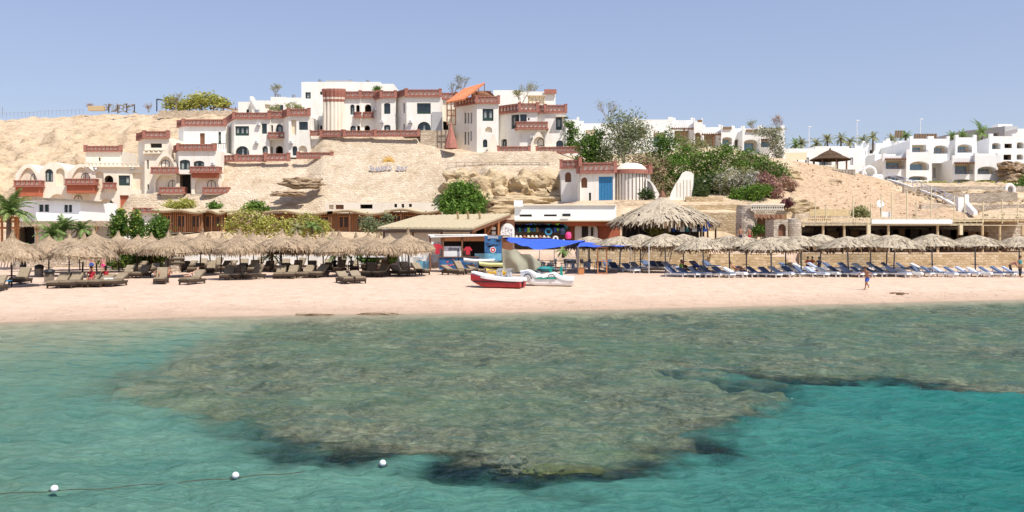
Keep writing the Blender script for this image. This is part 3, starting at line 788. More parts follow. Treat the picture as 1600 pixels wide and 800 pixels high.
            if style == 'red': mb.box(Q(Ln / 2, z + h * .5, off - .10), (Ln, .03, h * .7), 'pale_cream', a)
        if posts:
            for p in pts:
                e_ = .004 * ((len(bpy.data.objects) * 7 + int(p.x * 13)) % 11)
                mb.box((p.x, p.y - off * .6 - e_, z + h * .51 - e_), (.42 + e_, .44 + e_, h * 1.02), col)
                mb.box((p.x, p.y - off * .6 - e_, z + h * 1.06), (.5 + e_, .5 + e_, h * .10), col)
        return mb.build(name, s.root)
    def run(s, uvs, v0, v1, Yr=None, style='red', name='balustrade', h=None, posts=True):
        pts = [(X(u, Y), Y) for u, Y in uvs]; Yr = Yr or uvs[0][1]
        return s.parapet(pts, Z(v1, Yr), h or (Z(v0, Yr) - Z(v1, Yr)), style, name, posts)
    def balcony(s, u0, u1, v0, v1, Y, dep=1.2, style='red', under=0.):
        """a balcony tray with a pierced front, projecting from the wall at distance Y"""
        a, b = X(u0, Y - dep), X(u1, Y - dep); z0, z1 = Z(v1, Y - dep), Z(v0, Y - dep)
        o = s.parapet([(a, Y), (a, Y - dep), (b, Y - dep), (b, Y)], z0, z1 - z0, style, 'balcony', False)
        mb = MB(); mb.box(((a + b) / 2, Y - dep / 2, z0 - .1 - under / 2), (b - a, dep, .2 + under), 'white_plaster' if not under else 'red_wall')
        mb.build('balcony_slab', o)

HG = 'red trimmed hotel houses on the rock terraces'
# ---- far left row of arched rooms
h = House('arched_hotel_wing', 'long cream two storey wing of pointed arches with brick red balconies above the white cabin', 'hotel wing', HG, (X(110, 136), 136, 7.9))
def arc(u0, u1, Y, v0, vs, n=10, pointed=False):
    """curved wall top: list of (distance along, height) left to right"""
    A, B = X(u0, Y), X(u1, Y); w = B - A; zs, zt = Z(vs, Y), Z(v0, Y); out = []
    for i in range(n + 1):
        t = i / n
        q = math.sin(PI * t) if not pointed else math.sin((1 - abs(2 * t - 1)) * PI / 2) ** 1.1
        out.append((w * t, zs + (zt - zs) * q))
    return out
def arched(u0, u1, v0, vs, ops, pointed, Y=136, m='pale_cream'):
    top = arc(u0, u1, Y, v0, vs, pointed=pointed)
    h.block([(u0, Y), (u1, Y)], v0, 336, 7, m, ops, top=top, z1=Z(v0, Y), cap=False)
    mb = MB(); A, B = X(u0, Y), X(u1, Y)      # barrel roof
    for (a, za), (b, zb_) in zip(top[:-1], top[1:]): mb.face([(A + a, Y, za), (A + b, Y, zb_), (A + b, Y + 7, zb_), (A + a, Y + 7, za)], 'pale_cream')
    mb.build('roof', h.root, True)
arched(24, 62, 256, 272, [(0, 28, 60, 262, 293, 'point', 'niche'), (0, 32, 60, 297, 322, 'point', 'niche')], True)
arched(62, 104.5, 253, 266, [(0, 70, 83, 264, 284, 'arch', 'win'), (0, 87, 101, 263, 290, 'arch', 'niche'), (0, 76, 103, 303, 330, 'arch', 'niche')], False)
arched(104.5, 147, 256, 270, [(0, 109, 144, 261, 289, 'point', 'niche'), (0, 112, 145, 293, 322, 'point', 'niche')], True)
for u0, u1, v0, v1 in ((46, 59, 271, 283), (125, 139, 270, 281), (114, 127, 305, 318)):
    h.window(Vector((X(u0, 136), 136.35)), Vector((X(u1, 136), 136.35)), shape(0, X(u1, 136) - X(u0, 136), Z(v1, 136), Z(v0, 136), 'arch'), .02, 'arched', (0, X(u1, 136) - X(u0, 136), Z(v1, 136), Z(v0, 136), 'arch'))
h.balcony(24, 62, 281.5, 292, 136, 1.0, under=1.2); h.balcony(104, 147, 279, 289, 136, 1.0, under=1.0)
h.block([(147, 136), (224, 136.4)], 259, 336, 7, 'pale_cream', [(0, 149, 162, 268, 300, 'arch', 'niche'), (0, 163, 177, 274, 296, 'arch', 'dark'), (0, 185, 203, 274, 290, 'rect', 'win'),
    (0, 207, 221, 270, 297, 'rect', 'niche'), (0, 152, 181, 311, 333, 'arch', 'niche'), (0, 187, 201, 305, 326, 'rect', 'rdoor')])
h.run([(137, 135.9), (224, 136.3)], 254.5, 261, style='cream', name='parapet')
h.balcony(163, 177.5, 285, 295, 136.2, .5)
h.block([(134, 143), (189, 143)], 236, 262, 6, 'pale_cream', [(0, 154, 157, 246, 252, 'rect', 'slit')], par=(228, 237))
h.run([(125, 133), (147, 133), (176, 133)], 322, 334, 133)
mb = MB(); u = 173.5; mb.add([P(168, 322, 134.5), P(179, 322, 134.5), P(173.5, 312, 134.9), P(173.5, 322, 135.8)], [(0, 1, 2), (0, 2, 3), (1, 3, 2)], 'black')
o = mb.build('tent', None, origin=P(173.5, 322, 134.9)); tag(o, 'small black pointed tent on the lower terrace of the arched cream wing', 'tent')

# ---- tower and stepped rooms
h = House('stair_tower', 'slim cream tower with red crenellated top left of the stepped houses', 'tower', HG, (X(240, 136), 136, 10.7))
h.block([(216, 139), (226, 135.5), (263, 135.5)], 214, 304, 7, 'pale_cream', [(1, 235, 253, 224, 231, 'rect', 'slit'), (1, 229.5, 232.3, 250, 264, 'rect', 'slit'), (1, 230, 232.4, 288, 296, 'rect', 'slit')], Yr=135.5, par=(205, 216))
h.run([(226, 135.4), (256, 135.4)], 234, 240, style='cream', name='string_course', posts=False)
h.block([(240, 134), (276, 134)], 240, 304, 2.5, 'pale_cream', [(0, 246, 272, 244, 262, 'point', 'nichew'), (0, 243, 274, 272, 300, 'arch', 'nichew')], top=arc(240, 276, 134, 238, 256, pointed=True), cap=False)
h.window(Vector((X(250, 134), 134.5)), Vector((X(263, 134), 134.5)), shape(0, 1.25, Z(261, 134), Z(249, 134), 'arch'), .02, 'arched', (0, 1.25, Z(261, 134), Z(249, 134), 'arch'))
h.window(Vector((X(261, 134), 134.5)), Vector((X(274, 134), 134.5)), shape(0, 1.25, Z(293, 134), Z(281, 134), 'arch'), .02, 'arched', (0, 1.25, Z(293, 134), Z(281, 134), 'arch'))
h.balcony(238, 275, 261, 271, 134, .9); h.balcony(251, 286, 292, 302.5, 134, 1.2)
h = House('stepped_house', 'stepped white house with two red balconies and a shaded entrance right of the slim tower', 'house', HG, (X(300, 134), 134, 10.7))
h.block([(274, 137), (279, 133.6), (336, 133.6)], 233, 272, 8, 'white_plaster', [(1, 280.5, 297, 249.5, 265, 'low', 'win'), (1, 302, 319, 251, 262, 'low', 'arched')], Yr=133.6, par=(225, 235))
h.block([(275, 134.2), (279.5, 134.2), (299, 134.2)], 271.8, 304, 6, 'cream_plaster', [(1, 281, 298, 272.5, 303, 'rect', 'dark')], Yr=134.2)
h.block([(299, 133), (343, 133)], 270, 304, 3, 'pale_cream', [(0, 304, 342, 274, 303, 'arch', 'nichew')])
h.window(Vector((X(322, 133), 133.5)), Vector((X(335, 133), 133.5)), shape(0, 1.25, Z(293, 133), Z(281, 133), 'arch'), .02, 'arched', (0, 1.25, Z(293, 133), Z(281, 133), 'arch'))
h.balcony(299, 340, 260, 270, 133.6, 1.3, under=.5); h.balcony(319, 355, 292, 302.5, 133, 1.2)
h = House('upper_room_block', 'plain white block with red parapet and brown door standing behind and above the stepped house', 'house', HG, (X(315, 144), 144, 12))
h.block([(279, 144), (287, 142), (352, 142)], 195, 240, 8, 'white_plaster', [(1, 312, 320, 208, 226, 'rect', 'door'), (1, 341, 345.5, 206, 225, 'rect', 'win')], Yr=142, par=(186.5, 197))
mb = MB()
for i in range(9): mb.tube(P(331 + i * 2.6, 233, 139), P(331 + i * 2.6, 224, 139), .03, 'black', n=4)
mb.tube(P(330, 224, 139), P(353, 224, 139), .04, 'black', n=4); mb.build('railing', h.root)

# ---- house A
h = House('bay_window_villa', 'white villa with square bay windows and ground floor arches, left of the fluted columns', 'villa', HG, (X(425, 141), 141, 17.2))
h.block([(353, 148), (366, 141), (421, 141)], 184, 246, 9, 'white_plaster', [(1, 367.5, 389, 197, 212, 'rect', 'win'), (1, 409, 417, 193, 209, 'rect', 'win'), (1, 367.5, 389.5, 228, 242.5, 'arch', 'arched'), (1, 409.5, 418.5, 228, 240, 'arch', 'arched')], Yr=141, par=(176, 186))
h.block([(421, 142), (445, 142)], 184, 246, 8, 'white_plaster', [(0, 431.5, 442, 194, 207, 'arch', 'win'), (0, 422.5, 426.5, 195, 206, 'arch', 'slit'), (0, 431, 442, 228, 241, 'arch', 'dark'), (0, 422, 426, 229, 240, 'arch', 'slit')], par=(174, 184.5))
h.block([(443, 141), (451, 138.6), (483, 138.6)], 180, 246, 10, 'white_plaster', [(1, 467, 481, 190, 203, 'rect', 'win'), (1, 456.5, 464.5, 228, 243, 'arch', 'arched'), (1, 466, 480, 227.5, 240, 'arch', 'niche'), (1, 455, 463, 187, 211, 'rect', 'niche')], Yr=138.6, par=(170, 181))
h.block([(483, 140), (503, 140)], 206, 246, 8, 'white_plaster', [(0, 488.5, 498.6, 227.5, 241, 'arch', 'dark')])
h.block([(483, 145), (504, 145)], 181, 214, 8, 'white_plaster', [(0, 486.5, 490.5, 194, 206, 'arch', 'dark'), (0, 492, 498, 192.5, 206, 'arch', 'dark'), (0, 500, 504, 196, 210, 'arch', 'slit')])
h.balcony(421, 444.5, 206.5, 216, 142, 1.2)
h.run([(340, 138.6), (370, 137.4), (414, 137.4)], 243, 253.5); h.run([(415.5, 137), (451, 137)], 240, 251.5); h.run([(466, 136.6), (519, 136.6)], 238, 248)
h.run([(484, 139.4), (504, 139.4)], 204, 212)

# ---- house B
h = House('fluted_column_villa', 'long white villa with red crenellated roofline and clustered fluted columns above the stone wall', 'villa', HG, (X(600, 141), 141, 20.1))
h.block([(533, 141), (563, 141)], 151, 208, 9, 'white_plaster', [(0, 547, 554, 163, 179, 'arch', 'arched'), (0, 556.5, 562, 164, 184.5, 'arch', 'dark'), (0, 547, 556, 196, 208, 'arch', 'arched'), (0, 558, 562.5, 196, 208, 'arch', 'dark')], par=(143, 153.5))
h.block([(563, 142), (590, 142)], 152, 208, 8, 'white_plaster', [(0, 570, 580, 163, 184, 'arch', 'dark'), (0, 569.5, 578, 196, 208, 'arch', 'dark')], par=(142.5, 153))
h.block([(588, 141.6), (596, 140), (618, 140)], 152, 208, 9, 'white_plaster', [(1, 600, 609.8, 161, 178, 'low', 'win'), (1, 600, 610, 195, 206, 'low', 'win')], Yr=140, par=(142.5, 153))
h.block([(617, 142), (635, 138.6)], 150, 208, 10, 'white_plaster', [(0, 630, 632.6, 161, 177, 'rect', 'slit'), (0, 630, 632.6, 194, 203, 'rect', 'slit')], Yr=140, par=(141.5, 151))
h.block([(635, 138.6), (688, 138.6)], 150, 208, 11, 'white_plaster', [(0, 651.5, 673, 161, 178, 'rect', 'win'), (0, 652, 673, 190, 207, 'arch', 'arched')], par=(140, 151.5))
mb = MB(); mb.box(P(683, 190, 138.5), (1.6, .2, 3.0), 'grey_plaster'); mb.build('service_panel', h.root)
for i in range(6):       # the fluted columns
    u = 508.5 + i * 5.2; mb = MB(); c = P(u, 208, 140.6 - .5 * math.sin(i / 5 * PI))
    mb.ring(c, [(.33, 0), (.33, 5.2), (.40, 5.3), (.42, 5.6)], 'pale_cream', 10); mb.ring(c, [(.36, 4.9), (.42, 5.6), (.60, 6.6), (.60, 6.9), (.1, 6.95)], 'terracotta', 8); mb.build('column', h.root, False)
h.block([(504, 142.4), (533, 142.4)], 152, 208, 8, 'pale_cream', [])
h.run([(502, 139), (536, 138.6)], 204, 214); h.run([(538.5, 138.4), (583.5, 138.4)], 204, 213.5); h.run([(586.5, 138.2), (654, 138)], 203.5, 213.5)
h.balcony(569.5, 581, 175, 184, 142, .3); h.balcony(556, 562, 175, 184, 141, .3)
# back white block on top of the hill
h = House('plain_upper_block', 'plain white flat roofed block standing highest of all behind the column villa', 'building', None, (X(540, 160), 160, 22))
h.block([(471, 158), (594, 158)], 128, 215, 12, 'white_plaster', [(0, 477, 485.5, 144, 154, 'rect', 'win'), (0, 500, 505, 143, 148, 'rect', 'slit')])
h.block([(594, 158.4), (615, 158.4)], 131, 215, 10, 'white_plaster')
mb = MB(); mb.box(P(531, 129, 159), (4.6, 1.5, .5), 'grey_plaster'); mb.build('roof_coping', h.root)
h = House('low_left_block', 'low white rooms with outside stair and small window behind the bay window villa roof', 'building', None, (X(420, 165), 165, 22))
h.block([(372, 166), (393, 166)], 159, 200, 8, 'white_plaster', [(0, 385, 389, 171, 176, 'rect', 'slit')])
h.block([(396, 168), (424, 168)], 157, 200, 8, 'white_plaster', [(0, 414, 422, 163, 172, 'rect', 'niche')])
h.block([(423, 165), (447, 165)], 151.5, 200, 8, 'white_plaster', [(0, 433.5, 442.5, 164, 174, 'rect', 'win')])
h.block([(447, 166), (471, 166)], 152.5, 200, 8, 'white_plaster')
mb = MB()
for i in range(7): mb.box(P(394 + i * 1.5, 158 + i * 2.6, 165 - i * .21), (.5, 1.2, 1.6), 'white_plaster')
mb.build('stair', h.root)

# ---- link block, wooden balcony, orange roof
h = House('pink_link_house', 'pinkish house with an arch between the column villa and the orange lean-to roof', 'house', HG, (X(700, 142), 142, 19.5))
h.block([(687, 144), (713, 144)], 154, 212, 8, 'pale_cream', [(0, 687.5, 700.5, 189.5, 203, 'arch', 'dark')], par=(145, 156))
h.block([(657, 138.3), (708, 138.3)], 203.5, 240, 3, 'stone_wall')
mb = MB(); rp = [P(697, 161, 136.5), P(724, 155.5, 136.5), P(757.5, 130, 142), P(726, 139, 144)]
n = (rp[1] - rp[0]).cross(rp[3] - rp[0]).normalized() * .14
mb.add(rp + [p - n for p in rp], [(0, 1, 2, 3), (7, 6, 5, 4), (0, 4, 5, 1), (1, 5, 6, 2), (2, 6, 7, 3), (3, 7, 4, 0)], 'orange_tile')
for i in range(12):
    a = rp[0].lerp(rp[1], i / 11); b = rp[3].lerp(rp[2], i / 11); mb.tube(a + n * .6, b + n * .6, .07, 'orange_tile', n=5)
tr = thing('lean_to_roof', 'orange tiled mono pitch roof on posts over the wooden balcony', 'roof', P(712, 195, 138), HG)
mb.build('roof_tiles', tr)
mb = MB()
for u, v, Y in ((698.5, 160, 136.6), (705, 158, 136.6), (712, 157, 136.6)): mb.tube(P(u, 195, Y), P(u, v, Y), .09, 'wood_brown', n=6)
for v in (181, 172, 195): mb.bar(P(698, v, 136.6), P(713, v, 136.6), .1, .14, 'wood_brown')
for i in range(10): mb.tube(P(698.5 + i * 1.5, 181, 136.6), P(698.5 + i * 1.5, 172, 136.6), .035, 'wood_light', n=4)
for u, v, Y in ((757, 131, 141.8), (748, 137, 141)): mb.tube(P(u, 155, Y), P(u, v, Y), .07, 'wood_brown', n=5)
mb.build('post', tr)
mb = MB(); mb.add([P(743, 152, 143), P(775, 152, 143), P(768, 145, 143), P(757, 142, 143.5), P(744, 143, 143)] , [(0, 1, 2, 3, 4)], 'wood_brown')
mb.box(P(752, 148, 143.6), (3.2, .3, 1.2), 'wood_brown'); mb.build('gable', tr)
mb = MB(); c = P(704.5, 232, 136); mb.ring(c, [(1.05, 0), (.78, 1.2), (.42, 2.6), (.16, 3.6), (.02, 4.1)], 'terracotta', 8, .06)
o = mb.build('brick_pinnacle', None, origin=c); tag(o, 'tall brick red pyramid pinnacle below the orange lean-to roof', 'pinnacle')

# ---- house C
h = House('slit_window_house', 'white house with three tall slit windows and a red parapet right of the orange roof', 'house', HG, (X(750, 139), 139, 17.3))
h.block([(712, 141.5), (745, 138), (779, 138)], 160, 242, 11, 'white_plaster', [(0, 725.5, 728.5, 176, 193, 'rect', 'slit'), (0, 730.5, 733, 176, 193, 'rect', 'slit'), (0, 735, 737.5, 176, 193, 'rect', 'slit'),
    (0, 725.5, 728.5, 206, 226, 'rect', 'slit'), (0, 730.5, 733, 206, 226, 'rect', 'slit'), (0, 735, 737.5, 205, 220, 'rect', 'grey'),
    (1, 754, 771, 170, 189, 'rect', 'win'), (1, 758, 769, 198, 207, 'arch', 'niche'), (1, 754.5, 761.5, 217.5, 230, 'arch', 'arched')], Yr=138, par=(150.5, 162))
h.block([(762, 137), (779, 137)], 212, 240, 2, 'pale_cream', top=arc(762, 779, 137, 209, 238), cap=False)
h = House('corner_bay_house', 'white house with dark corner bay window, red balcony and red parapet behind the rock terrace', 'house', HG, (X(815, 139), 139, 17.3))
h.block([(777, 140.5), (812, 137.5), (840, 137.5)], 173, 242, 11, 'white_plaster', [(0, 799, 811.3, 179, 201, 'rect', 'win'), (1, 812.7, 823, 178.5, 200, 'rect', 'win'), (0, 783, 792, 217, 229, 'low', 'arched'), (1, 825, 827.5, 184, 188, 'rect', 'slit')], Yr=137.5, par=(161.5, 175))
h.balcony(808, 853.5, 190, 202, 138.4, 1.4)
h.run([(779, 135), (827, 134.6)], 229, 239.5)
h = House('end_terrace_house', 'white end house with an arched porch and a long red balustrade beside the green trees', 'house', HG, (X(865, 139), 139, 17.3))
h.block([(838, 138.8), (852, 138.2), (884, 138.2)], 175, 242, 10, 'white_plaster', [(2 - 1, 868.7, 878, 183, 203, 'rect', 'win'), (1, 869, 880, 219, 231, 'arch', 'arched')], Yr=138.2, par=(164, 176.5))
h.block([(829, 136.6), (853, 136.6)], 213, 242, 2, 'pale_cream', [(0, 834, 851, 211, 240, 'arch', 'nichew')], top=arc(829, 853, 136.6, 206, 226), cap=False)
h.window(Vector((X(840, 137), 137.1)), Vector((X(850, 137), 137.1)), shape(0, .95, Z(228, 137), Z(216, 137), 'arch'), .02, 'arched', (0, .95, Z(228, 137), Z(216, 137), 'arch'))
mb = MB(); mb.box(P(877, 182, 137.6), (1.6, 1.0, .12), 'white_plaster'); mb.build('window_hood', h.root)
h.run([(839, 134.6), (905, 134)], 229.5, 240)
h = House('pergola_roof_house', 'white stepped rooms with a cream pergola seen above the red roofline', 'building', None, (X(820, 160), 160, 20))
h.block([(771, 160), (812, 160)], 141, 200, 10, 'white_plaster'); h.block([(812, 162), (868, 162)], 143, 200, 10, 'white_plaster', [(0, 826, 850, 151, 163, 'rect', 'niche')])
mb = MB()
for i in range(5): mb.tube(P(826 + i * 6, 164, 158), P(826 + i * 6, 150, 158), .12, 'beam_tan', n=5)
for i in range(9): mb.bar(P(824 + i * 3.4, 150, 157), P(824 + i * 3.4, 149, 160), .12, .16, 'beam_tan')
mb.bar(P(823, 150, 158), P(853, 150, 158), .16, .2, 'beam_tan'); mb.build('pergola', h.root)
mb = MB(); mb.box(P(860, 143, 161.6), (2.2, .3, .8), 'terracotta'); mb.build('coping', h.root)

# ---- the dome house
h = House('dome_house', 'white house with blue door, domed drum and red brick balustrade beside the big thatched roof', 'house', HG, (X(955, 115), 115, 8.7))
h.block([(877, 118), (906, 117), (906.5, 114.5)], 262, 322, 8, 'white_plaster', [(0, 882.5, 892.5, 269, 284.5, 'arch', 'door')], Yr=117, par=(249.5, 262.5))
h.block([(903, 115), (961, 114)], 271, 316, 9, 'white_plaster', [(0, 908, 917.5, 277, 293.5, 'arch', 'door'), (0, 935.5, 957.5, 276, 315, 'rect', 'bdoor'), (0, 920, 923.5, 301, 315, 'rect', 'slit')], Yr=114.5, par=(254, 270.5))
h.block([(960, 115), (1016, 115)], 271, 318, 9, 'white_plaster', [], par=(258, 271.5))
mb = MB(); c = P(985, 320, 115.6); rad = 2.1
mb.ring(c, [(rad, 0), (rad, Z(265, 115) - c.z)], 'white_plaster', 28); mb.build('drum', h.root, True)
mb = MB(); zz = Z(265.5, 115) - c.z
mb.ring(c, [(rad + .28, zz - .55), (rad + .28, zz), (rad + .1, zz + .02)], 'terracotta', 28)
for i in range(15):
    a = PI + PI * i / 14; p0 = c + Vector(((rad + .06) * math.cos(a), (rad + .06) * math.sin(a), 0)); mb.box(p0 + Vector((0, 0, zz / 2 - .2)), (.06, .07, zz - .4), 'soffit_brown', a)
mb.build('slat', h.root)
mb = MB(); mb.ring(c + Vector((0, 0, zz)), [(rad + .06, 0), (rad * .92, .36), (rad * .72, .68), (rad * .4, .88), (.02, .95)], 'pale_cream', 28); mb.build('dome', h.root, True)
mb = MB(); pr = []
for i in range(13):
    t = i / 12; pr.append((1009 + 26 * t, 279 + 36 * (t ** 1.9)))
top = [(X(u, 114) - X(1009, 114), Z(v, 114)) for u, v in pr]
A_, B_ = Vector((X(1009, 114), 114)), Vector((X(1035, 114), 114))
s0 = X(1011, 114) - A_.x; lp = [(s0 + .02, Z(317, 114)), (s0 + 1.0, Z(317, 114)), (s0 + .98, Z(303, 114)), (s0 + .78, Z(293, 114)), (s0 + .45, Z(285, 114)), (s0 + .02, Z(281.5, 114))]
wall_face(mb, A_, B_, Z(319, 114), 0, [(lp, .4, 'white_plaster', 'grey_plaster')], 'white_plaster', top)
for (a, za), (b, zb_) in zip(top[:-1], top[1:]): mb.face([(A_.x + a, 114, za), (A_.x + b, 114, zb_), (A_.x + b, 114.8, zb_), (A_.x + a, 114.8, za)], 'white_plaster')
mb.build('buttress', h.root)
# upright white fin
mb = MB(); out = [(1043, 319), (1049, 300), (1055, 288), (1061, 279), (1066, 270), (1072, 267.3), (1079, 268.5), (1083, 272), (1082, 290), (1078, 319)]
f = [P(u, v, 111) for u, v in out]; b = [p + Vector((.3, 1.0, 0)) for p in f]; k = len(f)
mb.add(f + b, [tuple(range(k))] + [tuple(range(2 * k - 1, k - 1, -1))] + [(i, i + k, (i + 1) % k + k, (i + 1) % k) for i in range(k)], 'white_plaster')
fin = thing('sculpted_fin', 'tall white whale tail shaped plaster fin with inlaid strips behind the big thatched roof', 'sculpture', P(1062, 319, 111.4)); mb.build('fin_body', fin)
mb = MB()
for i in range(5): mb.box(P(1058 + i * 5.2, 297, 110.97), (.045, .03, (Z(282 if i > 1 else 292, 111) - Z(314, 111))), 'beam_tan')
mb.build('inlay', fin)

# ---- sign on the stone wall: sun emblem and lettering
font_cache = {}
def text_mesh(txt, size, ext, matn, name, loc, parent=None, rz=0., rx=PI / 2, align='CENTER'):
    cu = bpy.data.curves.new(name, 'FONT'); cu.body = txt; cu.size = size; cu.extrude = ext; cu.align_x = align; cu.align_y = 'CENTER'; cu.offset = .012 * size
    o = bpy.data.objects.new(name, cu); COL.objects.link(o)
    dg = bpy.context.evaluated_depsgraph_get(); me = bpy.data.meshes.new_from_object(o.evaluated_get(dg)); bpy.data.objects.remove(o)
    me.materials.clear(); me.materials.append(MATS[matn])
    o = bpy.data.objects.new(name, me); COL.objects.link(o); o.parent = parent
    off = Vector((0, 0, 0))
    if parent is not None:
        r = parent
        while r.parent: r = r.parent
        if 'local' not in r.keys(): off = r.location
    o.location = Vector(loc) - off; o.rotation_euler = (rx, 0, rz)
    return o
def wall_y(u, v):     # where the photo ray meets the sloping stone wall
    Y = 124.
    while Y < 141 and G(u, Y) < Z(v, Y): Y += .1
    return Y - .35
sg = thing('hotel_sign', 'hotel name in grey letters under a golden half sun on the stone wall', 'sign', P(607, 262, wall_y(607, 262)))
for i, ch in enumerate('SHARKS BAY'):
    if ch == ' ': continue
    u = 579.5 + i * 6.1; v = 263.5 - (.6 if i > 6 else 0) + (1.0 * math.sin(i))
    Yw = wall_y(u, v) - .25
    text_mesh(ch, .95, .07, 'sign_grey', 'letter', P(u, v, Yw), sg)
mb = MB(); Yw = wall_y(607, 248) - .2; c = P(607, 254, Yw)
for i in range(9):
    a = PI * (i + .5) / 9; mb.bar(c + Vector((.35 * math.cos(a), -.02, .35 * math.sin(a))), c + Vector((.95 * math.cos(a), -.02, 1.0 * math.sin(a))), .12, .16, 'sign_gold')
hs_ = [c] + [c + Vector((.42 * math.cos(PI * i / 10), -.02, .42 * math.sin(PI * i / 10))) for i in range(11)]
mb.add(hs_, [(0, i, i + 1) for i in range(1, 11)], 'sign_gold'); mb.build('sun_emblem', sg)
mb = MB(); mb.path([c + Vector((-.9 + i * .2, -.05, -.12 + .07 * math.sin(i * 1.6))) for i in range(10)], .05, 'sign_grey'); mb.build('wave_line', sg)

# ---- small white service rooms at the foot of the stone wall
h = House('service_room_row', 'low white row with small dark square openings along the foot of the stone wall', 'building', None, (X(600, 121), 121, 4.8))
h.block([(508, 121), (690, 121)], 316.5, 345, 3, 'pale_cream', [(0, 514, 521, 320, 327, 'rect', 'niche'), (0, 524.5, 537, 320, 327, 'rect', 'door'), (0, 563, 582, 319.5, 326, 'rect', 'dark'), (0, 616, 620.5, 318.5, 324, 'rect', 'slit'), (0, 627.5, 631.5, 318.5, 324.5, 'rect', 'slit'), (0, 639, 643.5, 318.5, 323.5, 'rect', 'slit')])

# ---- wooden chalets with wavy roofs
CH = 'brown wooden chalets in a row below the stone wall'
def chalet(u0, u1, v0, Y, label, base=363, win=3):
    t = thing('wooden_chalet', label, 'chalet', P((u0 + u1) / 2, base, Y), CH)
    mb = MB(); a, b = X(u0, Y), X(u1, Y); zb, zt = Z(base, Y), Z(v0 + 4, Y); n = int((b - a) / .24)
    mb.box(((a + b) / 2, Y + 2.2, (zb + zt) / 2), (b - a, 4, zt - zb), 'wood_brown')
    for i in range(n + 1): mb.box((a + (b - a) * i / n, Y + .17, (zb + zt) / 2), (.10, .09, zt - zb - .06), 'wood_orange' if (i * 7) % 5 < 2 else 'wood_light')
    mb.build('wall', t)
    mb = MB(); m_ = 12
    for i in range(m_):
        q0, q1 = i / m_, (i + 1) / m_; w = lambda q: .14 * math.sin(q * 9 + u0) + .12 * math.cos(q * 4)
        pts = [Vector((a - .5 + (b - a + 1) * q, y, zt + w(q) + .1 + (y - Y) * .05)) for q, y in ((q0, Y - 1), (q1, Y - 1), (q1, Y + 4.6), (q0, Y + 4.6))]
        mb.add(pts + [p + Vector((0, 0, .16)) for p in pts], [(3, 2, 1, 0), (4, 5, 6, 7), (0, 1, 5, 4), (1, 2, 6, 5), (2, 3, 7, 6), (3, 0, 4, 7)], 'tan_roof')
        mb.add([pts[0] + Vector((0, -.02, -.16)), pts[1] + Vector((0, -.02, -.16)), pts[1] + Vector((0, -.02, .04)), pts[0] + Vector((0, -.02, .04))], [(0, 1, 2, 3)], 'soffit_brown')
    mb.build('roof', t)
    for k in range(win):
        q = a + (b - a) * (k + .6) / win; mb = MB(); mb.box((q, Y + .1, zb + (zt - zb) * .55), (.9, .1, 1.3), 'wood_dark'); mb.box((q, Y + .06, zb + (zt - zb) * .55), (.09, .1, 1.3), 'wood_orange')
        mb.box((q, Y + .06, zb + (zt - zb) * .55 + .68), (1.05, .12, .1), 'wood_orange'); mb.build('window', t)
    mb = MB()
    for k in range(win + 1):
        q = a + (b - a) * k / win; mb.tube((q, Y - .8, zb), (q, Y - .8, zt + .1), .08, 'wood_brown', n=5)
    mb.build('post', t)
    return t
chalet(248, 315, 327, 110, 'brown plank chalet with two narrow openings, farthest left under the yellow bushes', win=3)
chalet(318, 350, 328, 111, 'small projecting brown chalet beside the farthest left long one', win=2)
chalet(352, 372, 330, 112, 'narrow brown chalet end half hidden by the yellowish bush', win=1)
chalet(420, 516, 329.5, 110, 'long brown chalet with wavy roof behind the sprawling green bushes', win=4)
chalet(520, 604, 329, 110, 'brown chalet with cut-out doorway below the dark opening in the white row', win=3)
chalet(608, 686, 327, 111, 'brown chalet with flat pale roof next to the bright green tree', win=4)
h = House('terrace_balustrade_wall', 'short white wall with brick red lattice balustrade left of the chalets', 'wall', None, (X(228, 116), 116, 5))
h.block([(214, 116), (250, 116)], 333, 360, 1, 'white_plaster'); h.run([(210, 115.8), (246, 115.8)], 324.5, 332.5, style='red', posts=False)

# ---- white cabin on the left with thatched fringe lean-to
h = House('white_cabin', 'white flat roofed cabin with two small windows behind the palm at the far left', 'cabin', None, (X(85, 96), 96, 2.6))
h.block([(30, 99), (56, 95), (125, 95)], 313, 350, 5, 'bright_white', [(1, 60.5, 68, 319.5, 331, 'rect', 'win'), (1, 69, 76.5, 319.5, 331, 'rect', 'win'), (1, 100, 106, 320, 332, 'rect', 'win'), (1, 106.6, 112.5, 320, 332, 'rect', 'win')], Yr=95)
mb = MB(); a = P(50, 311, 94.4); b = P(127, 315, 94.4)
mb.add([a, b, b + Vector((0, 6, 0)), a + Vector((0, 6, 0)), a + Vector((0, 0, .2)), b + Vector((0, 0, .2)), b + Vector((0, 6, .2)), a + Vector((0, 6, .2))], [(3, 2, 1, 0), (4, 5, 6, 7), (0, 1, 5, 4), (1, 2, 6, 5), (3, 0, 4, 7)], 'wood_grey'); mb.build('roof', h.root)
h = House('left_shed', 'white walled shed under a hanging thatch fringe behind the left parasols', 'shed', None, (X(100, 90), 90, 1.6))
h.block([(28, 91), (186, 91)], 352, 400, 3, 'white_plaster', [(0, 28, 54, 354, 385, 'rect', 'dark'), (0, 122, 150, 360, 398, 'rect', 'dark')], cap=True)
mb = MB(); rr = random.Random(3)
for i in range(240):
    u = 28 + 158 * i / 240; q = rr.random(); Y = 89 + q; mb.add([P(u, 345 + rr.random() * 2, Y + 1.6), P(u + 1.3, 345, Y + 1.6), P(u + 1.2 + rr.random(), 353 + rr.random() * 2, Y - .5), P(u - .4, 353 + rr.random() * 3, Y - .5)], [(0, 1, 2, 3)], 'thatch')
mb.build('thatch_fringe', h.root)
mb = MB()
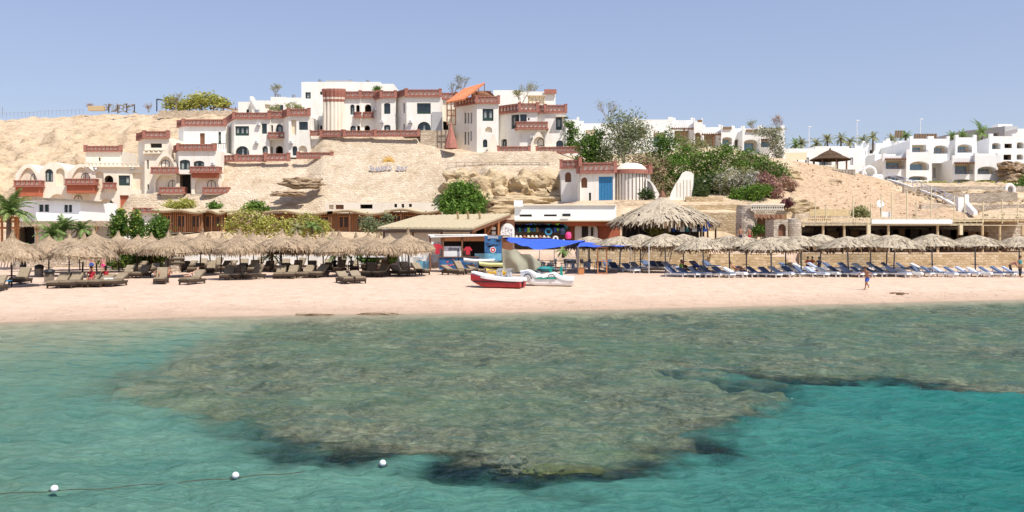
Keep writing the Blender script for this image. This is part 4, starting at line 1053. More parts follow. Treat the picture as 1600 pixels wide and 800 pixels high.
for u in (58, 92, 150, 176): mb.tube(P(u, 402, 89), P(u, 352, 89), .09, 'wood_light', n=6); mb.tube(P(u, 362, 89), P(u + 5, 353, 89), .06, 'wood_light', n=5); mb.tube(P(u, 362, 89), P(u - 5, 353, 89), .06, 'wood_light', n=5)
mb.build('post', h.root)
t = thing('wooden_pergola', 'orange brown timber pergola frame at the left edge behind the first parasol', 'pergola', P(12, 400, 84))
mb = MB()
for u in (-20, 3, 24, 28): mb.tube(P(u, 404, 84), P(u, 339, 84), .13, 'wood_orange', n=6)
for v in (340, 346, 356): mb.bar(P(-24, v, 84), P(31, v, 84), .12, .2, 'wood_orange')
for i in range(12): mb.bar(P(-24 + i * 5, 338, 83), P(-24 + i * 5, 337, 88), .08, .14, 'wood_light')
mb.build('frame', t)

# ---- right centre: white stepped hotel behind the trees
WH = 'white stepped hotel blocks behind the trees'
def hblock(h, u0, u1, v0, v1, Y, ops=(), back=9, mw='hotel_white', lip=True, left=None):
    fr = [(u0, Y), (u1, Y)]
    if left: fr = [(left[0], left[1])] + fr; ops = [(o[0] + 1,) + tuple(o[1:]) for o in ops]
    h.block(fr, v0, v1, back, mw, ops, Yr=Y, roof='hotel_white', sidem={0: 'hotel_white'} if left else None)
    if lip:      # raised and notched roof edge, typical of these blocks
        mb = MB(); a, b = X(u0, Y), X(u1, Y); z = Z(v0, Y)
        mb.box(((a + b) / 2, Y + .2, z + .125), (b - a - .03, .4, .24), mw); w_ = min(.8, (b - a) * .14)
        mb.box((a + w_ / 2 + .01, Y + .235, z + .34), (w_, .5, .7), mw); mb.box((b - w_ / 2 - .01, Y + .232, z + .34), (w_, .5, .7), mw); mb.build('roof_edge', h.root)
h = House('white_hotel_block', 'long stepped white block with a brown timber pergola behind the tall pale tree', 'hotel block', WH, (X(1020, 160), 160, 17))
hblock(h, 880, 905, 189, 250, 158); hblock(h, 905, 990, 195, 250, 162, [(0, 915, 930, 203, 216, 'rect', 'niche')])
hblock(h, 990, 1051, 189, 258, 156, [(0, 996, 1008, 200, 216, 'rect', 'log'), (0, 1021, 1040, 207, 230, 'rect', 'logwin')]); hblock(h, 1051, 1084, 190, 258, 160, [(0, 1054, 1082, 204, 222, 'rect', 'log')])
hblock(h, 1084, 1098, 191, 258, 156, [(0, 1086, 1095, 207, 228, 'arch', 'log')])
def mini_pergola(h, u0, u1, v, vb, Y, m='wood_brown'):
    mb = MB(); n = int((u1 - u0) / 3.2)
    for i in range(n + 1): u = u0 + (u1 - u0) * i / n; mb.bar(P(u, v, Y - 1.2), P(u, v - .5, Y + 1.6), .12, .2, m)
    mb.bar(P(u0 - 1, v + 1.4, Y - .9), P(u1 + 1, v + 1.4, Y - .9), .14, .24, m); mb.tube(P((u0 + u1) / 2 + 2, vb, Y - .9), P((u0 + u1) / 2 + 2, v, Y - .9), .14, m, n=6); mb.build('pergola', h.root)
mini_pergola(h, 1051, 1083, 200, 222, 156)
h = House('white_hotel_block', 'white arched block with roof terraces, right of the timber pergola and left of the gazebo', 'hotel block', WH, (X(1160, 160), 160, 17))
hblock(h, 1098, 1127, 201, 262, 159, [(0, 1100, 1125, 211, 228, 'rect', 'log')]); hblock(h, 1127, 1146, 202, 262, 155, [(0, 1128.5, 1144, 214, 226, 'low', 'logwin')])
hblock(h, 1146, 1160, 203, 262, 158, [(0, 1148, 1158, 218, 232, 'low', 'log')]); hblock(h, 1160, 1187, 203, 262, 155, [(0, 1162.5, 1184, 218, 236, 'low', 'logwin')])
hblock(h, 1187, 1226, 202, 250, 157, [(0, 1189, 1214, 217, 230, 'rect', 'logwin')])
mini_pergola(h, 1098, 1126, 209, 230, 156); mini_pergola(h, 1190, 1214, 217, 234, 155)
mb = MB()
for u0, u1, v in ((1130, 1143, 200), (1166, 1184, 204), (1190, 1222, 202), (1090, 1097, 189)): mb.box(P((u0 + u1) / 2, v, 154.9), ((u1 - u0) * .11, .3, .35), 'soffit_brown')
mb.build('roof_trim', h.root)
h = House('low_white_hall', 'low white flat roofed hall behind the thatched gazebo', 'building', None, (X(1280, 156), 156, 16))
hblock(h, 1222, 1274, 232, 268, 156, [(0, 1259, 1264, 246, 258, 'rect', 'grey')], lip=False); hblock(h, 1274, 1327, 228.5, 268, 156, [(0, 1280, 1300, 247, 258, 'rect', 'logwin')], lip=False); hblock(h, 1326, 1352, 231.5, 268, 157, [(0, 1325 + 3, 1333, 246, 258, 'rect', 'grey')], lip=False)
mb = MB()
for v in (239.5,): mb.add([P(1226, 239, 148), P(1261, 238, 148), P(1260, 250, 146.5), P(1228, 249.5, 146.5)], [(0, 1, 2, 3)], 'tan_roof'); mb.add([P(1226, 239, 148) , P(1261, 238, 148), P(1261, 240, 151), P(1226, 241, 151)], [(0, 1, 2, 3)], 'tan_roof')
aw = mb.build('awning', h.root)
mb = MB()
for u in (1229, 1246, 1259): mb.tube(P(u, 262, 147), P(u, 249, 147), .1, 'wood_brown', n=5)
mb.build('post', h.root)
# gazebo
t = thing('thatched_gazebo', 'round open gazebo with a two tiered brown roof on the skyline', 'gazebo', P(1297, 265, 145))
mb = MB(); c = P(1297, 249.5, 145)
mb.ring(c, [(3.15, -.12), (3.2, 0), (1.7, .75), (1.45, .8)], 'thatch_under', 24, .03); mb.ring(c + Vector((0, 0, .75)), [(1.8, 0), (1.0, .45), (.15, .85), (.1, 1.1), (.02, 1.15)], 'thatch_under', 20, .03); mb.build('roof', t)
for i in range(8):
    a = 2 * PI * i / 8; mb = MB(); q = c + Vector((2.7 * math.cos(a), 2.7 * math.sin(a), 0)); mb.tube(q, (q.x, q.y, Z(266, 145)), .1, 'wood_brown', n=6); mb.build('post', t)
t = thing('lattice_fence', 'cream cross braced low fence along the slope top by the gazebo', 'fence', P(1280, 266, 141))
mb = MB()
for i in range(14):
    u = 1234 + i * 5.3; a, b = P(u, 264 + i * .1, 141), P(u + 5.3, 264 + i * .1, 141); hh = Vector((0, 0, .62))
    mb.bar(a, b, .06, .07, 'rail_yellow'); mb.bar(a + hh, b + hh, .06, .07, 'rail_yellow'); mb.bar(a, b + hh, .05, .06, 'rail_yellow'); mb.bar(a + hh, b, .05, .06, 'rail_yellow'); mb.tube(a, a + hh * 1.1, .05, 'rail_yellow', n=4)
mb.build('rail', t)
mb = MB(); a, b = P(1205, 275, 140), P(1335, 275, 140)
for i in range(26):
    u = 1205 + i * 5; mb.box(P(u + 2.5, 270 + .02 * i, 140.6), (.56, .7, 1.1), 'stone_grey')
o = mb.build('stone_kerb', None, origin=P(1270, 274, 140.6)); tag(o, 'low grey rubble wall below the gazebo fence', 'wall')

# ---- right: modern white hotel
h = House('loggia_hotel', 'large white stepped hotel with arched loggias and dark brown awnings on the right slope', 'hotel', None, (X(1460, 150), 150, 13))
E = 'hotel_white'
# upper tier
hblock(h, 1422, 1455, 219, 250, 154, [(0, 1425, 1447.5, 226, 240, 'rect', 'logwin')], left=(1390, 164)); hblock(h, 1455, 1484, 219, 255, 155, [(0, 1459, 1481, 227, 240, 'low', 'logwin')])
hblock(h, 1493, 1526, 217, 252, 154, [(0, 1496, 1519, 225, 238.5, 'low', 'logwin')], left=(1484, 158))
hblock(h, 1546, 1588, 215, 292, 158, [(0, 1550, 1563.5, 223, 233, 'low', 'logwin'), (0, 1569.5, 1581, 224.5, 231.5, 'rect', 'dark'), (0, 1549, 1562, 239.5, 246, 'low', 'logwin'), (0, 1568, 1580, 241.5, 250, 'rect', 'dark')], left=(1527, 164))
hblock(h, 1588, 1640, 213, 292, 158, [(0, 1588.7, 1600, 222, 232, 'low', 'logwin'), (0, 1588.6, 1599, 241, 249.5, 'low', 'logwin'), (0, 1606, 1618, 222, 232, 'low', 'logwin')])
# lower tier, in front
hblock(h, 1379, 1416, 246, 286, 150, [(0, 1384, 1415, 250, 264, 'rect', 'logwin'), (0, 1383, 1413.5, 274.5, 281.5, 'low', 'logwin')], left=(1365, 158)); hblock(h, 1416, 1456, 240, 286, 149.4, [(0, 1421.5, 1452, 252, 266, 'low', 'logwin'), (0, 1420, 1449, 275, 281.5, 'low', 'logwin')])
hblock(h, 1488, 1523, 249, 289, 150, [(0, 1492, 1522, 254.5, 272, 'rect', 'logwin'), (0, 1490, 1520, 280, 285.5, 'low', 'logwin')], left=(1457, 160)); hblock(h, 1523, 1564, 245, 289, 149.4, [(0, 1527.5, 1557.5, 260, 272, 'low', 'logwin'), (0, 1526, 1553, 281, 286.5, 'low', 'logwin')])
# link walls
hblock(h, 1367, 1400, 241, 286, 158, lip=False); hblock(h, 1484, 1500, 232, 286, 160, [(0, 1487, 1491, 234, 240, 'rect', 'slit')], mw='hotel_white', lip=False)
hblock(h, 1455, 1490, 246, 288, 157.5, [(0, 1458, 1462, 262, 278, 'low', 'grey'), (0, 1466, 1473, 262, 276, 'low', 'grey')], lip=False)
hblock(h, 1522, 1556, 240, 288, 156, lip=False)
mb = MB()
for u0, u1, v in ((1384, 1415, 248.5), (1492.5, 1522, 254.5)):
    for i in range(10): u = u0 + (u1 - u0) * i / 9; mb.bar(P(u, v + .6, 148.3), P(u, v - .4, 150), .16, .26, 'wood_brown')
    mb.bar(P(u0 - 1, v, 148.6), P(u1 + 1, v, 148.6), .14, .2, 'wood_brown')
mb.build('pergola', h.root)
mb = MB()
for (u0, u1, v0, v1, Y) in ((1426, 1447, 235, 240, 153.9), (1460, 1480, 236, 240, 154.9), (1497, 1519, 235, 238.5, 153.9), (1386, 1413, 260, 264, 149.9), (1494, 1520, 266, 271.5, 149.9), (1529, 1556, 268.5, 271.5, 149.3)):
    mb.bar(P(u0, v0, Y), P(u1, v0, Y), .06, .08, 'wood_brown')
    for i in range(12): u = u0 + (u1 - u0) * i / 11; mb.tube(P(u, v0, Y), P(u, v1, Y), .025, 'metal_grey', n=3)
mb.build('railing', h.root)
h = House('side_hotel_wing', 'low grey shaded white wing stepping up at the left end of the loggia hotel', 'hotel wing', None, (X(1350, 158), 158, 14))
hblock(h, 1343, 1375, 250, 284, 162, [(0, 1349, 1354, 260, 268, 'rect', 'slit')], left=(1333, 172)); hblock(h, 1336, 1348, 230, 262, 166, [(0, 1338, 1346, 240, 248, 'low', 'log')], left=(1330, 170)); hblock(h, 1348, 1385, 226, 262, 168, [(0, 1349.5, 1353, 236, 242, 'rect', 'slit'), (0, 1359, 1364, 234, 240, 'low', 'log')]); hblock(h, 1385, 1424, 222, 262, 170, [(0, 1402, 1409, 233, 240, 'rect', 'slit')])
h = House('grey_back_building', 'long grey flat roofed building on top behind the hotel palms', 'building', None, (X(1550, 195), 195, 18))
h.block([(1500, 205), (1570, 195), (1590, 195)], 197, 250, 12, 'grey_plaster', [(0, 1549, 1562, 208, 215, 'rect', 'logwin')], Yr=195, sidem={0: 'grey_plaster'})
h.block([(1590, 190), (1640, 190)], 201, 250, 12, 'hotel_white', [(0, 1592, 1620, 211.5, 215, 'rect', 'slit')]); h.block([(1560, 199), (1582, 199)], 194, 200, 3, 'hotel_white')
t = thing('round_arch_ornament', 'pair of white plaster rings by the stair head left of the loggia hotel', 'ornament', P(1355, 286, 146))
for uc, vc, r_, Y in ((1358, 271, 1.05, 146), (1345, 273.5, .75, 147), (1333, 277, .8, 147)):
    mb = MB(); c = P(uc, vc, Y); k = 14
    for i in range(k):
        a0, a1 = PI * i / k * 1.15 - .2, PI * (i + 1) / k * 1.15 - .2; mb.tube(c + Vector((r_ * math.cos(a0), 0, r_ * math.sin(a0))), c + Vector((r_ * math.cos(a1), 0, r_ * math.sin(a1))), .26, 'bright_white', n=8)
    mb.box(c + Vector((r_ * 1.2, 0, -r_ * .7)), (1.4, .8, 1.1), 'bright_white'); mb.build('ring', t, True)
mb = MB()
for i in range(9): mb.box(P(1337 + i * 5, 281.5 + (i % 2) * 1.2, 145), (.5, .5, .9 + .3 * (i % 3)), 'bright_white')
mb.build('bollard_wall', t)
t = thing('small_kiln_arch', 'small white domed oven shaped shelter on the slope at the far right', 'shelter', P(1577, 306, 130))
mb = MB(); c = P(1578, 305, 130); k = 14
for i in range(k):
    a0, a1 = PI * i / k * 1.3 - .45, PI * (i + 1) / k * 1.3 - .45; mb.tube(c + Vector((.6 * math.cos(a0), 0, .75 + .75 * math.sin(a0))), c + Vector((.6 * math.cos(a1), 0, .75 + .75 * math.sin(a1))), .24, 'bright_white', n=8)
mb.build('arch_ring', t, True); mb = MB(); mb.box(c + Vector((0, .4, .7)), (1.2, .2, 1.3), 'grey_plaster'); mb.build('back_panel', t)
# stair and rail down the slope
t = thing('slope_stairway', 'white walled stair with pale blue rails running down the sandy slope', 'stairway', P(1440, 310, 132))
path = [(1386, 283, 144), (1412, 290, 140), (1440, 301, 134), (1468, 312, 128), (1502, 330, 118)]
mb = MB(); mr = MB()
for (a, b) in zip(path[:-1], path[1:]):
    A_, B_ = P(*a), P(*b)
    za = max(A_.z, GX(A_.x, A_.y) + .1); zb_ = max(B_.z, GX(B_.x, B_.y) + .1); A_.z = za; B_.z = zb_
    mb.bar(A_, B_, .2, .3, 'hotel_white'); mb.bar(A_ + Vector((.9, 1.2, 0)), B_ + Vector((.9, 1.2, 0)), .2, .3, 'hotel_white')
    for hh in (.75, 1.15): mr.tube(A_ + Vector((0, 0, hh)), B_ + Vector((0, 0, hh)), .045, 'cushion_pale', n=4)
    for i in range(5): q = A_.lerp(B_, i / 4); mr.tube(q, q + Vector((0, 0, 1.2)), .04, 'cushion_pale', n=4)
mb.build('stair_wall', t); mr.build('railing', t)
t = thing('white_stair_block', 'steep white plastered steps between the stone terraces on the right slope', 'steps', P(1508, 334, 112))
mb = MB()
for i in range(9): mb.box(P(1506 + i * 1.9, 316 + i * 2.1, 114 - i * .5), (.5, 1.0, .5), 'bright_white'); mb.box(P(1503 + i * 1.9, 316 + i * 2.1, 114 - i * .5 + .8), (.14, .3, .9), 'bright_white')
mb.box(P(1501, 322, 113), (.9, .6, 2.2), 'bright_white'); mb.box(P(1509, 320, 114), (.5, .6, 2.6), 'bright_white'); mb.build('tread', t)

# small fittings on the facades: air conditioners with a drip stain and wall lamps
for nm_, spots_ in (('fluted_column_villa', ((597, 190, 139.7), (642, 190, 138.3), (585, 170, 141.6))), ('bay_window_villa', ((401, 222, 140.7), (455, 222, 138.3), (404, 194, 140.7))), ('corner_bay_house', ((832, 214, 137.2),)), ('slit_window_house', ((773, 222, 137.7),)), ('stepped_house', ((333, 256, 133.3),)), ('arched_hotel_wing', ((148.5, 263, 135.8), (206, 262, 136.1)))):
    root = bpy.data.objects[nm_]
    for (u, v, Y) in spots_:
        mb = MB(); c = P(u, v, Y); mb.box(c, (.62, .3, .42), 'hotel_white'); mb.box(c + Vector((-.08, -.155, 0)), (.34, .02, .34), 'grey_plaster'); mb.box(c + Vector((0, .02, -.27)), (.5, .24, .05), 'metal_grey'); mb.build('air_conditioner', root)
for nm_, pts_ in (('plain_upper_block', ((500, 126, 163), (575, 127, 163), (548, 126.5, 164))), ('bay_window_villa', ((402, 173.5, 146),)), ('low_left_block', ((436, 149, 168), (459, 150, 169)))):
    root = bpy.data.objects[nm_]
    for (u, v, Y) in pts_:
        mb = MB(); c = P(u, v, Y); mb.tube(c + Vector((0, 0, -.9)), c + Vector((0, 0, .2)), .32, 'metal_grey', n=12); mb.box(c + Vector((.1, 0, -1.1)), (.9, .9, .4), 'grey_plaster'); mb.build('water_tank', root)
# ================================================================== ROCKS, PLANTS, WALLS, DECK, SHOPS
def rock(c, size, m, label=None, seed=0, sub=4, rough=.35, parent=None, name='rock_outcrop', rz=0., freq=1.6):
    bm = bmesh.new(); bmesh.ops.create_icosphere(bm, subdivisions=sub, radius=1)
    off = Vector((seed * 7.3, seed * 3.1, seed * 1.7))
    for v in bm.verts:
        n = v.co.normalized(); q = n * freq + off
        d = 1 + rough * (noise.fractal(q, 1., 2., 5) * .8 + (abs(noise.noise(q * 1.3)) - .25) * 1.1)
        d += .10 * rough * math.floor(n.z * 5 + noise.noise(q * 2) * 2) % .3
        k = 1 / (max(abs(n.x), abs(n.y), abs(n.z)) ** .55)          # blockier than a ball
        v.co = Vector((n.x * size[0] * d * k, n.y * size[1] * d * k, n.z * size[2] * d * k))
    bmesh.ops.rotate(bm, verts=bm.verts, cent=(0, 0, 0), matrix=Matrix.Rotation(rz, 3, 'Z'))
    me = bpy.data.meshes.new(name); bm.to_mesh(me); bm.free(); me.materials.append(MATS[m])
    o = bpy.data.objects.new(name, me); COL.objects.link(o); o.location = c
    if label: tag(o, label, 'rock')
    return o
def rockmat(name, stops):
    m = bpy.data.materials.new(name); nt, N, L, p = nodes(m); g = N.new('ShaderNodeNewGeometry')
    v = coord(nt, (1, 1, 2.6), 'World')
    a = noise_n(nt, v, .5, 8, .7, .5); b = noise_n(nt, v, 3, 6, .7)
    L.new(ramp(nt, mathn(nt, 'ADD', mathn(nt, 'MULTIPLY', a, .6), mathn(nt, 'MULTIPLY', b, .4)), stops), p.inputs['Base Color']); p.inputs['Roughness'].default_value = .95
    L.new(bump(nt, mathn(nt, 'ADD', a, mathn(nt, 'MULTIPLY', b, .4)), 1., .5), p.inputs['Normal']); MATS[name] = m
rockmat('rock_gold', [(.36, (.25, .16, .08)), (.45, (.52, .38, .22)), (.55, (.64, .50, .31)), (.68, (.72, .60, .42))])
rockmat('rock_brown', [(.36, (.13, .085, .05)), (.46, (.33, .23, .14)), (.56, (.50, .37, .24)), (.68, (.64, .51, .36))])
rock(P(767, 306, 124), (3.0, 3.0, 2.5), 'rock_gold', 'golden limestone outcrop beside the bright green tree', 1)
rock(P(826, 300, 124.5), (2.6, 3.0, 2.3), 'rock_gold', 'golden layered rock in the middle of the outcrop below the red balustrade', 2)
rock(P(872, 303, 124), (2.9, 2.6, 1.9), 'rock_gold', 'golden rock with a hollow next to the dome house', 3, rough=.5)
rock(P(840, 322, 121), (6.0, 2.4, 1.2), 'rock_gold', 'long low ledge under the golden outcrop behind the white shop parapet', 4)
rock(P(722, 288, 127), (2.4, 2.2, 1.6), 'rock_gold', 'rounded golden rock shoulder above the bright green tree', 11)
rock(P(472, 287, 128.8), (2.3, 1.2, .62), 'rock_brown', 'brown overhanging rock ledge in the pale stone wall', 5, rough=.5, rz=.2)
rock(P(450, 303, 126.8), (1.9, .9, .32), 'rock_brown', 'lower brown ledge under the overhanging rock', 6, rough=.5)
for i, (u, v, s_) in enumerate(((1572, 270, 1.3), (1590, 262, 1.5), (1604, 272, 1.6), (1582, 281, 1.5), (1572, 258, 1.1), (1600, 285, 1.5))):
    rock(P(u, v, 148 - i * .4), (s_ * .85, 1.2, s_ * .45), 'rock_brown', '%s brown stacked boulder at the right end of the loggia hotel' % ['upper left', 'top', 'right hand', 'lower middle', 'small high', 'bottom right'][i], 20 + i, sub=3, rough=.45)
rock(P(1480, 303, 132), (1.9, 1.3, .5), 'rock_brown', 'dark undercut ledge in the middle of the right stone terraces', 30, sub=3)
rock(P(1556, 305, 127), (1.7, 1.2, .6), 'rock_brown', 'dark rock beside the small oven shaped shelter', 31, sub=3)
rock(P(1303, 287, 130), (1.1, .8, .5), 'rock_brown', 'brown rock in the open sandy slope below the gazebo', 32, sub=3)
rock(P(1224, 275, 128), (2.2, 1.4, .9), 'rock_gold', 'pale rock at the top of the sandy slope beside the shrubs', 33, sub=3)
for i, (u, v) in enumerate(((1245, 322), (1262, 330), (1232, 335))):
    rock(P(u, v, 108), (1.5, 1.1, .8), 'rock_gold', '%s pale rock above the round stone tower' % ['upper', 'right', 'lower'][i], 34 + i, sub=3)

# ---- foliage built from many leaf sized faces
def leaves(name, blobs, n, size, m, parent, origin, seed=0, hollow=.55, flat=.6, clump=26, spread=.28, squash=1., m2=None, f2=.0):
    """blobs: (centre, radii). Leaves gather in clumps near the blob surfaces so that gaps and light and dark clusters show."""
    rs = np.random.RandomState(seed + 11); vol = np.array([r[0] * r[1] * r[2] for _, r in blobs]) ** .75; vol = vol / vol.sum()
    nc = max(4, n // clump); pick = rs.choice(len(blobs), nc, p=vol)
    cen = np.array([list(b[0]) for b in blobs])[pick]; rad = np.array([list(b[1]) for b in blobs])[pick]
    d = rs.randn(nc, 3); d /= np.linalg.norm(d, axis=1)[:, None]
    rr = (hollow + (1.12 - hollow) * rs.rand(nc) ** .7)[:, None]
    cc = cen + d * rr * rad; cs = rad.mean(axis=1) * spread * (.6 + .8 * rs.rand(nc))
    idx = np.repeat(np.arange(nc), clump); k = len(idx)
    pts = cc[idx] + rs.randn(k, 3) * cs[idx][:, None] * np.array([1, 1, .75])
    a = rs.randn(k, 3); a[:, 2] *= flat; a /= np.linalg.norm(a, axis=1)[:, None]
    b = rs.randn(k, 3); b -= (b * a).sum(1)[:, None] * a; b /= np.linalg.norm(b, axis=1)[:, None]
    sz = size * (.6 + .8 * rs.rand(k))[:, None]
    a = a * sz; b = b * sz * .55 * squash
    v = np.stack([pts - a, pts + b * .9, pts + a, pts - b * .9], 1).reshape(-1, 3) - np.array(list(origin))
    me = bpy.data.meshes.new(name)
    me.vertices.add(4 * k); me.vertices.foreach_set('co', v.astype(np.float32).ravel()); me.loops.add(4 * k); me.loops.foreach_set('vertex_index', np.arange(4 * k, dtype=np.int32))
    me.polygons.add(k); me.polygons.foreach_set('loop_start', np.arange(0, 4 * k, 4, dtype=np.int32)); me.polygons.foreach_set('loop_total', np.full(k, 4, dtype=np.int32))
    me.materials.append(MATS[m])
    if m2: me.materials.append(MATS[m2]); me.polygons.foreach_set('material_index', (rs.rand(nc) < f2).astype(np.int32)[idx])
    me.update()
    o = bpy.data.objects.new(name, me); COL.objects.link(o); o.parent = parent
    return o
def tree(label, u, vb, Y, blobs, n, size, m, bark='bark', cat='tree', name='broadleaf_tree', group=None, seed=0, hollow=.5, trunk=.16, flat=.6, clump=26, spread=.28, base=None, m2=None, f2=0., squash=1.):
    """blobs: (u, v, dY, radius in photo px across, radius up)"""
    c0 = base or P(u, vb, Y); t = thing(name, label, cat, c0, group); bl = []
    for (bu, bv, dy, rx, rz_) in blobs:
        s = Y / FPX; bl.append((P(bu, bv, Y + dy), (rx * s, rx * s * .8, rz_ * s)))
    mb = MB(); top = sum((b[0] for b in bl), Vector()) / len(bl); fork = c0.lerp(top, .45)
    if trunk:
        mb.tube(c0 - Vector((0, 0, .3)), fork, trunk, bark, trunk * .7, n=7)
        rr = random.Random(seed)
        for (c, r) in bl:
            mid = fork.lerp(c, .5) + Vector((rr.uniform(-.2, .2), 0, rr.uniform(0, .3))); mb.tube(fork, mid, trunk * .6, bark, trunk * .35, n=5); mb.tube(mid, c, trunk * .35, bark, trunk * .12, n=4)
            for j in range(5):
                e = c + Vector((rr.uniform(-1, 1) * r[0], rr.uniform(-1, 1) * r[1], rr.uniform(-.2, 1) * r[2])) * .9; mb.tube(c.lerp(mid, .3), e, trunk * .16, bark, trunk * .05, n=3)
        mb.build('trunk', t)
    leaves('crown', bl, n, size, m, t, c0, seed, hollow, flat, clump, spread, squash, m2, f2)
    return t
tree('bright green bushy tree at the foot of the stone wall beside the flat roofed stall', 720, 345, 104, [(700, 318, 0, 17, 14), (722, 308, 0, 24, 20), (744, 318, 0, 15, 17), (715, 296, 0, 14, 11), (735, 299, 0, 14, 10), (722, 325, -1, 28, 10)], 6500, .17, 'leaf_bright', seed=1)
# right centre vegetation
VG = 'trees and shrubs on the slope below the white blocks'
tree('dense dark green tree left of the tall feathery tree above the red balustrade', 925, 262, 128, [(922, 228, 0, 17, 18), (935, 214, 0, 14, 10), (915, 246, 0, 14, 12), (938, 242, 0, 16, 16)], 5000, .18, 'leaf_green', seed=2, group=VG)
tree('tall pale feathery tree rising above the roofs in front of the white block', 975, 262, 126, [(965, 235, 0, 26, 24), (975, 205, 0, 27, 22), (990, 230, 0, 24, 26), (985, 190, 0, 20, 16), (955, 195, 0, 13, 13), (965, 178, 0, 10, 8), (1000, 205, 0, 16, 16)], 6000, .16, 'leaf_pale', 'bark_pale', seed=3, group=VG, hollow=.2, clump=12, spread=.3)
tree('small mid green tree leaning beside the feathery tree', 1035, 280, 126, [(1030, 232, 0, 18, 16), (1045, 218, 0, 16, 14), (1020, 252, 0, 16, 14), (1042, 250, 0, 14, 18)], 3400, .16, 'leaf_green', 'bark', seed=4, group=VG, hollow=.3, clump=16, spread=.34)
tree('olive shrub mass with reddish twigs right of the dome house', 1020, 310, 118, [(1012, 275, 0, 20, 22), (1035, 290, 0, 20, 18), (1005, 255, 0, 16, 12), (1030, 262, 1, 22, 14)], 4200, .17, 'leaf_olive', seed=5, group=VG, m2='leaf_dry', f2=.35)
tree('bright green shrub behind the sculpted white fin', 1060, 300, 119, [(1058, 262, 0, 18, 20), (1072, 245, 1, 14, 16), (1050, 285, 0, 14, 12)], 3400, .16, 'leaf_bright', seed=6, group=VG)
tree('broad bright green tree in the centre of the slope thicket', 1120, 300, 120, [(1095, 254, 0, 18, 17), (1120, 243, 0, 21, 16), (1150, 252, 0, 18, 15), (1108, 270, 0, 28, 14), (1135, 232, 1, 12, 8)], 5600, .17, 'leaf_bright', seed=7, group=VG, hollow=.35, clump=18, spread=.3, m2='leaf_olive', f2=.22)
tree('dark undergrowth shrub below the broad bright tree', 1100, 310, 116, [(1090, 292, 0, 20, 13), (1115, 290, 0, 22, 16), (1130, 300, 0, 20, 12)], 4200, .16, 'leaf_dark', seed=8, group=VG, trunk=.1)
tree('white flowering oleander in the lower middle of the thicket', 1150, 312, 114, [(1148, 285, 0, 26, 17), (1165, 275, 0, 16, 12), (1135, 298, 0, 16, 10)], 4200, .15, 'leaf_olive', seed=9, group=VG, m2='petal_white', f2=.5, trunk=.1)
tree('green shrub tumbling above the round stone tower', 1170, 318, 112, [(1165, 305, 0, 20, 10), (1185, 298, 0, 18, 10), (1150, 310, 0, 12, 6)], 3200, .15, 'leaf_bright', seed=10, group=VG, trunk=.08)
tree('dusky pink bougainvillea at the right side of the thicket', 1200, 310, 114, [(1196, 290, 0, 18, 12), (1208, 302, 0, 14, 10), (1190, 278, 0, 12, 8)], 3200, .15, 'leaf_pink', seed=11, group=VG, m2='leaf_dry', f2=.4, trunk=.1)
tree('round green shrub on top right of the thicket below the arched block', 1210, 290, 122, [(1205, 268, 0, 20, 13), (1222, 275, 0, 14, 13), (1190, 262, 0, 14, 10)], 3800, .16, 'leaf_green', seed=12, group=VG, trunk=.1, m2='leaf_olive', f2=.3)
tree('green tree between the centre thicket and the corner of the arched block', 1180, 280, 128, [(1172, 244, 0, 15, 13), (1190, 254, 0, 16, 13), (1160, 258, 0, 14, 12)], 3000, .17, 'leaf_green', seed=13, group=VG, hollow=.35, clump=16, m2='leaf_olive', f2=.3)
tree('dry brown shrub at the edge of the sandy slope', 1230, 300, 118, [(1226, 286, 0, 13, 8), (1240, 292, 0, 10, 6)], 1600, .13, 'leaf_dry', seed=14, group=VG, trunk=.06)
tree('white blossomed climber covering the corner of the arched hotel block', 1215, 262, 152, [(1212, 222, 0, 12, 22), (1198, 206, 0, 18, 6), (1218, 245, 0, 8, 14)], 3000, .17, 'leaf_pale', 'bark_pale', seed=15, hollow=.3, clump=10, m2='petal_white', f2=.5, trunk=.08)
tree('thin grey green tree in front of the long white block', 1085, 270, 140, [(1080, 235, 0, 16, 14), (1065, 225, 0, 12, 12), (1095, 225, 0, 9, 9)], 1700, .17, 'leaf_olive', 'bark_pale', seed=16, group=VG, hollow=.2, clump=10, spread=.35)
tree('climbing green tree at the corner of the end terrace house', 892, 240, 138, [(895, 205, 0, 10, 12), (888, 190, 0, 7, 8), (893, 226, 0, 10, 10)], 2000, .16, 'leaf_green', seed=17, trunk=.1)
tree('low shrub edge filling behind the tan wall', 1075, 320, 112, [(1095, 300, 0, 14, 9), (1010, 305, 0, 10, 9)], 1800, .15, 'leaf_dark', seed=18, group=VG, trunk=0)
# skyline and hill trees
def bare(label, u, vb, Y, hpx, seed, spread=.5, group=None, leafm='leaf_pale', nleaf=300):
    t = thing('sparse_tree', label, 'tree', P(u, vb, Y), group); mb = MB(); rr = random.Random(seed); ends = []
    def grow(p, d, L, r, k):
        q = p + d * L; mb.tube(p, q, r, 'bark_pale', r * .6, n=4)
        if k == 0: ends.append(q); return
        for _ in range(3 if k > 1 else 4): grow(q, (d + Vector((rr.uniform(-1, 1), rr.uniform(-1, 1), rr.uniform(-.2, .6))) * spread).normalized(), L * rr.uniform(.55, .8), r * .55, k - 1)
    for _ in range(5): grow(P(u, vb, Y), Vector((rr.uniform(-.6, .6), rr.uniform(-.4, .4), 1)).normalized(), hpx * Y / FPX * rr.uniform(.28, .42), .07, 3)
    mb.build('trunk', t)
    rs = np.random.RandomState(seed); e = np.array([list(x) for x in ends]); bl = [(Vector(e[i]), (.3, .3, .3)) for i in rs.choice(len(e), min(60, len(e)), False)]
    leaves('crown', bl, nleaf, .11, leafm, t, t.location, seed, .1, clump=4, spread=.8)
SK = 'sparse trees along the skyline'
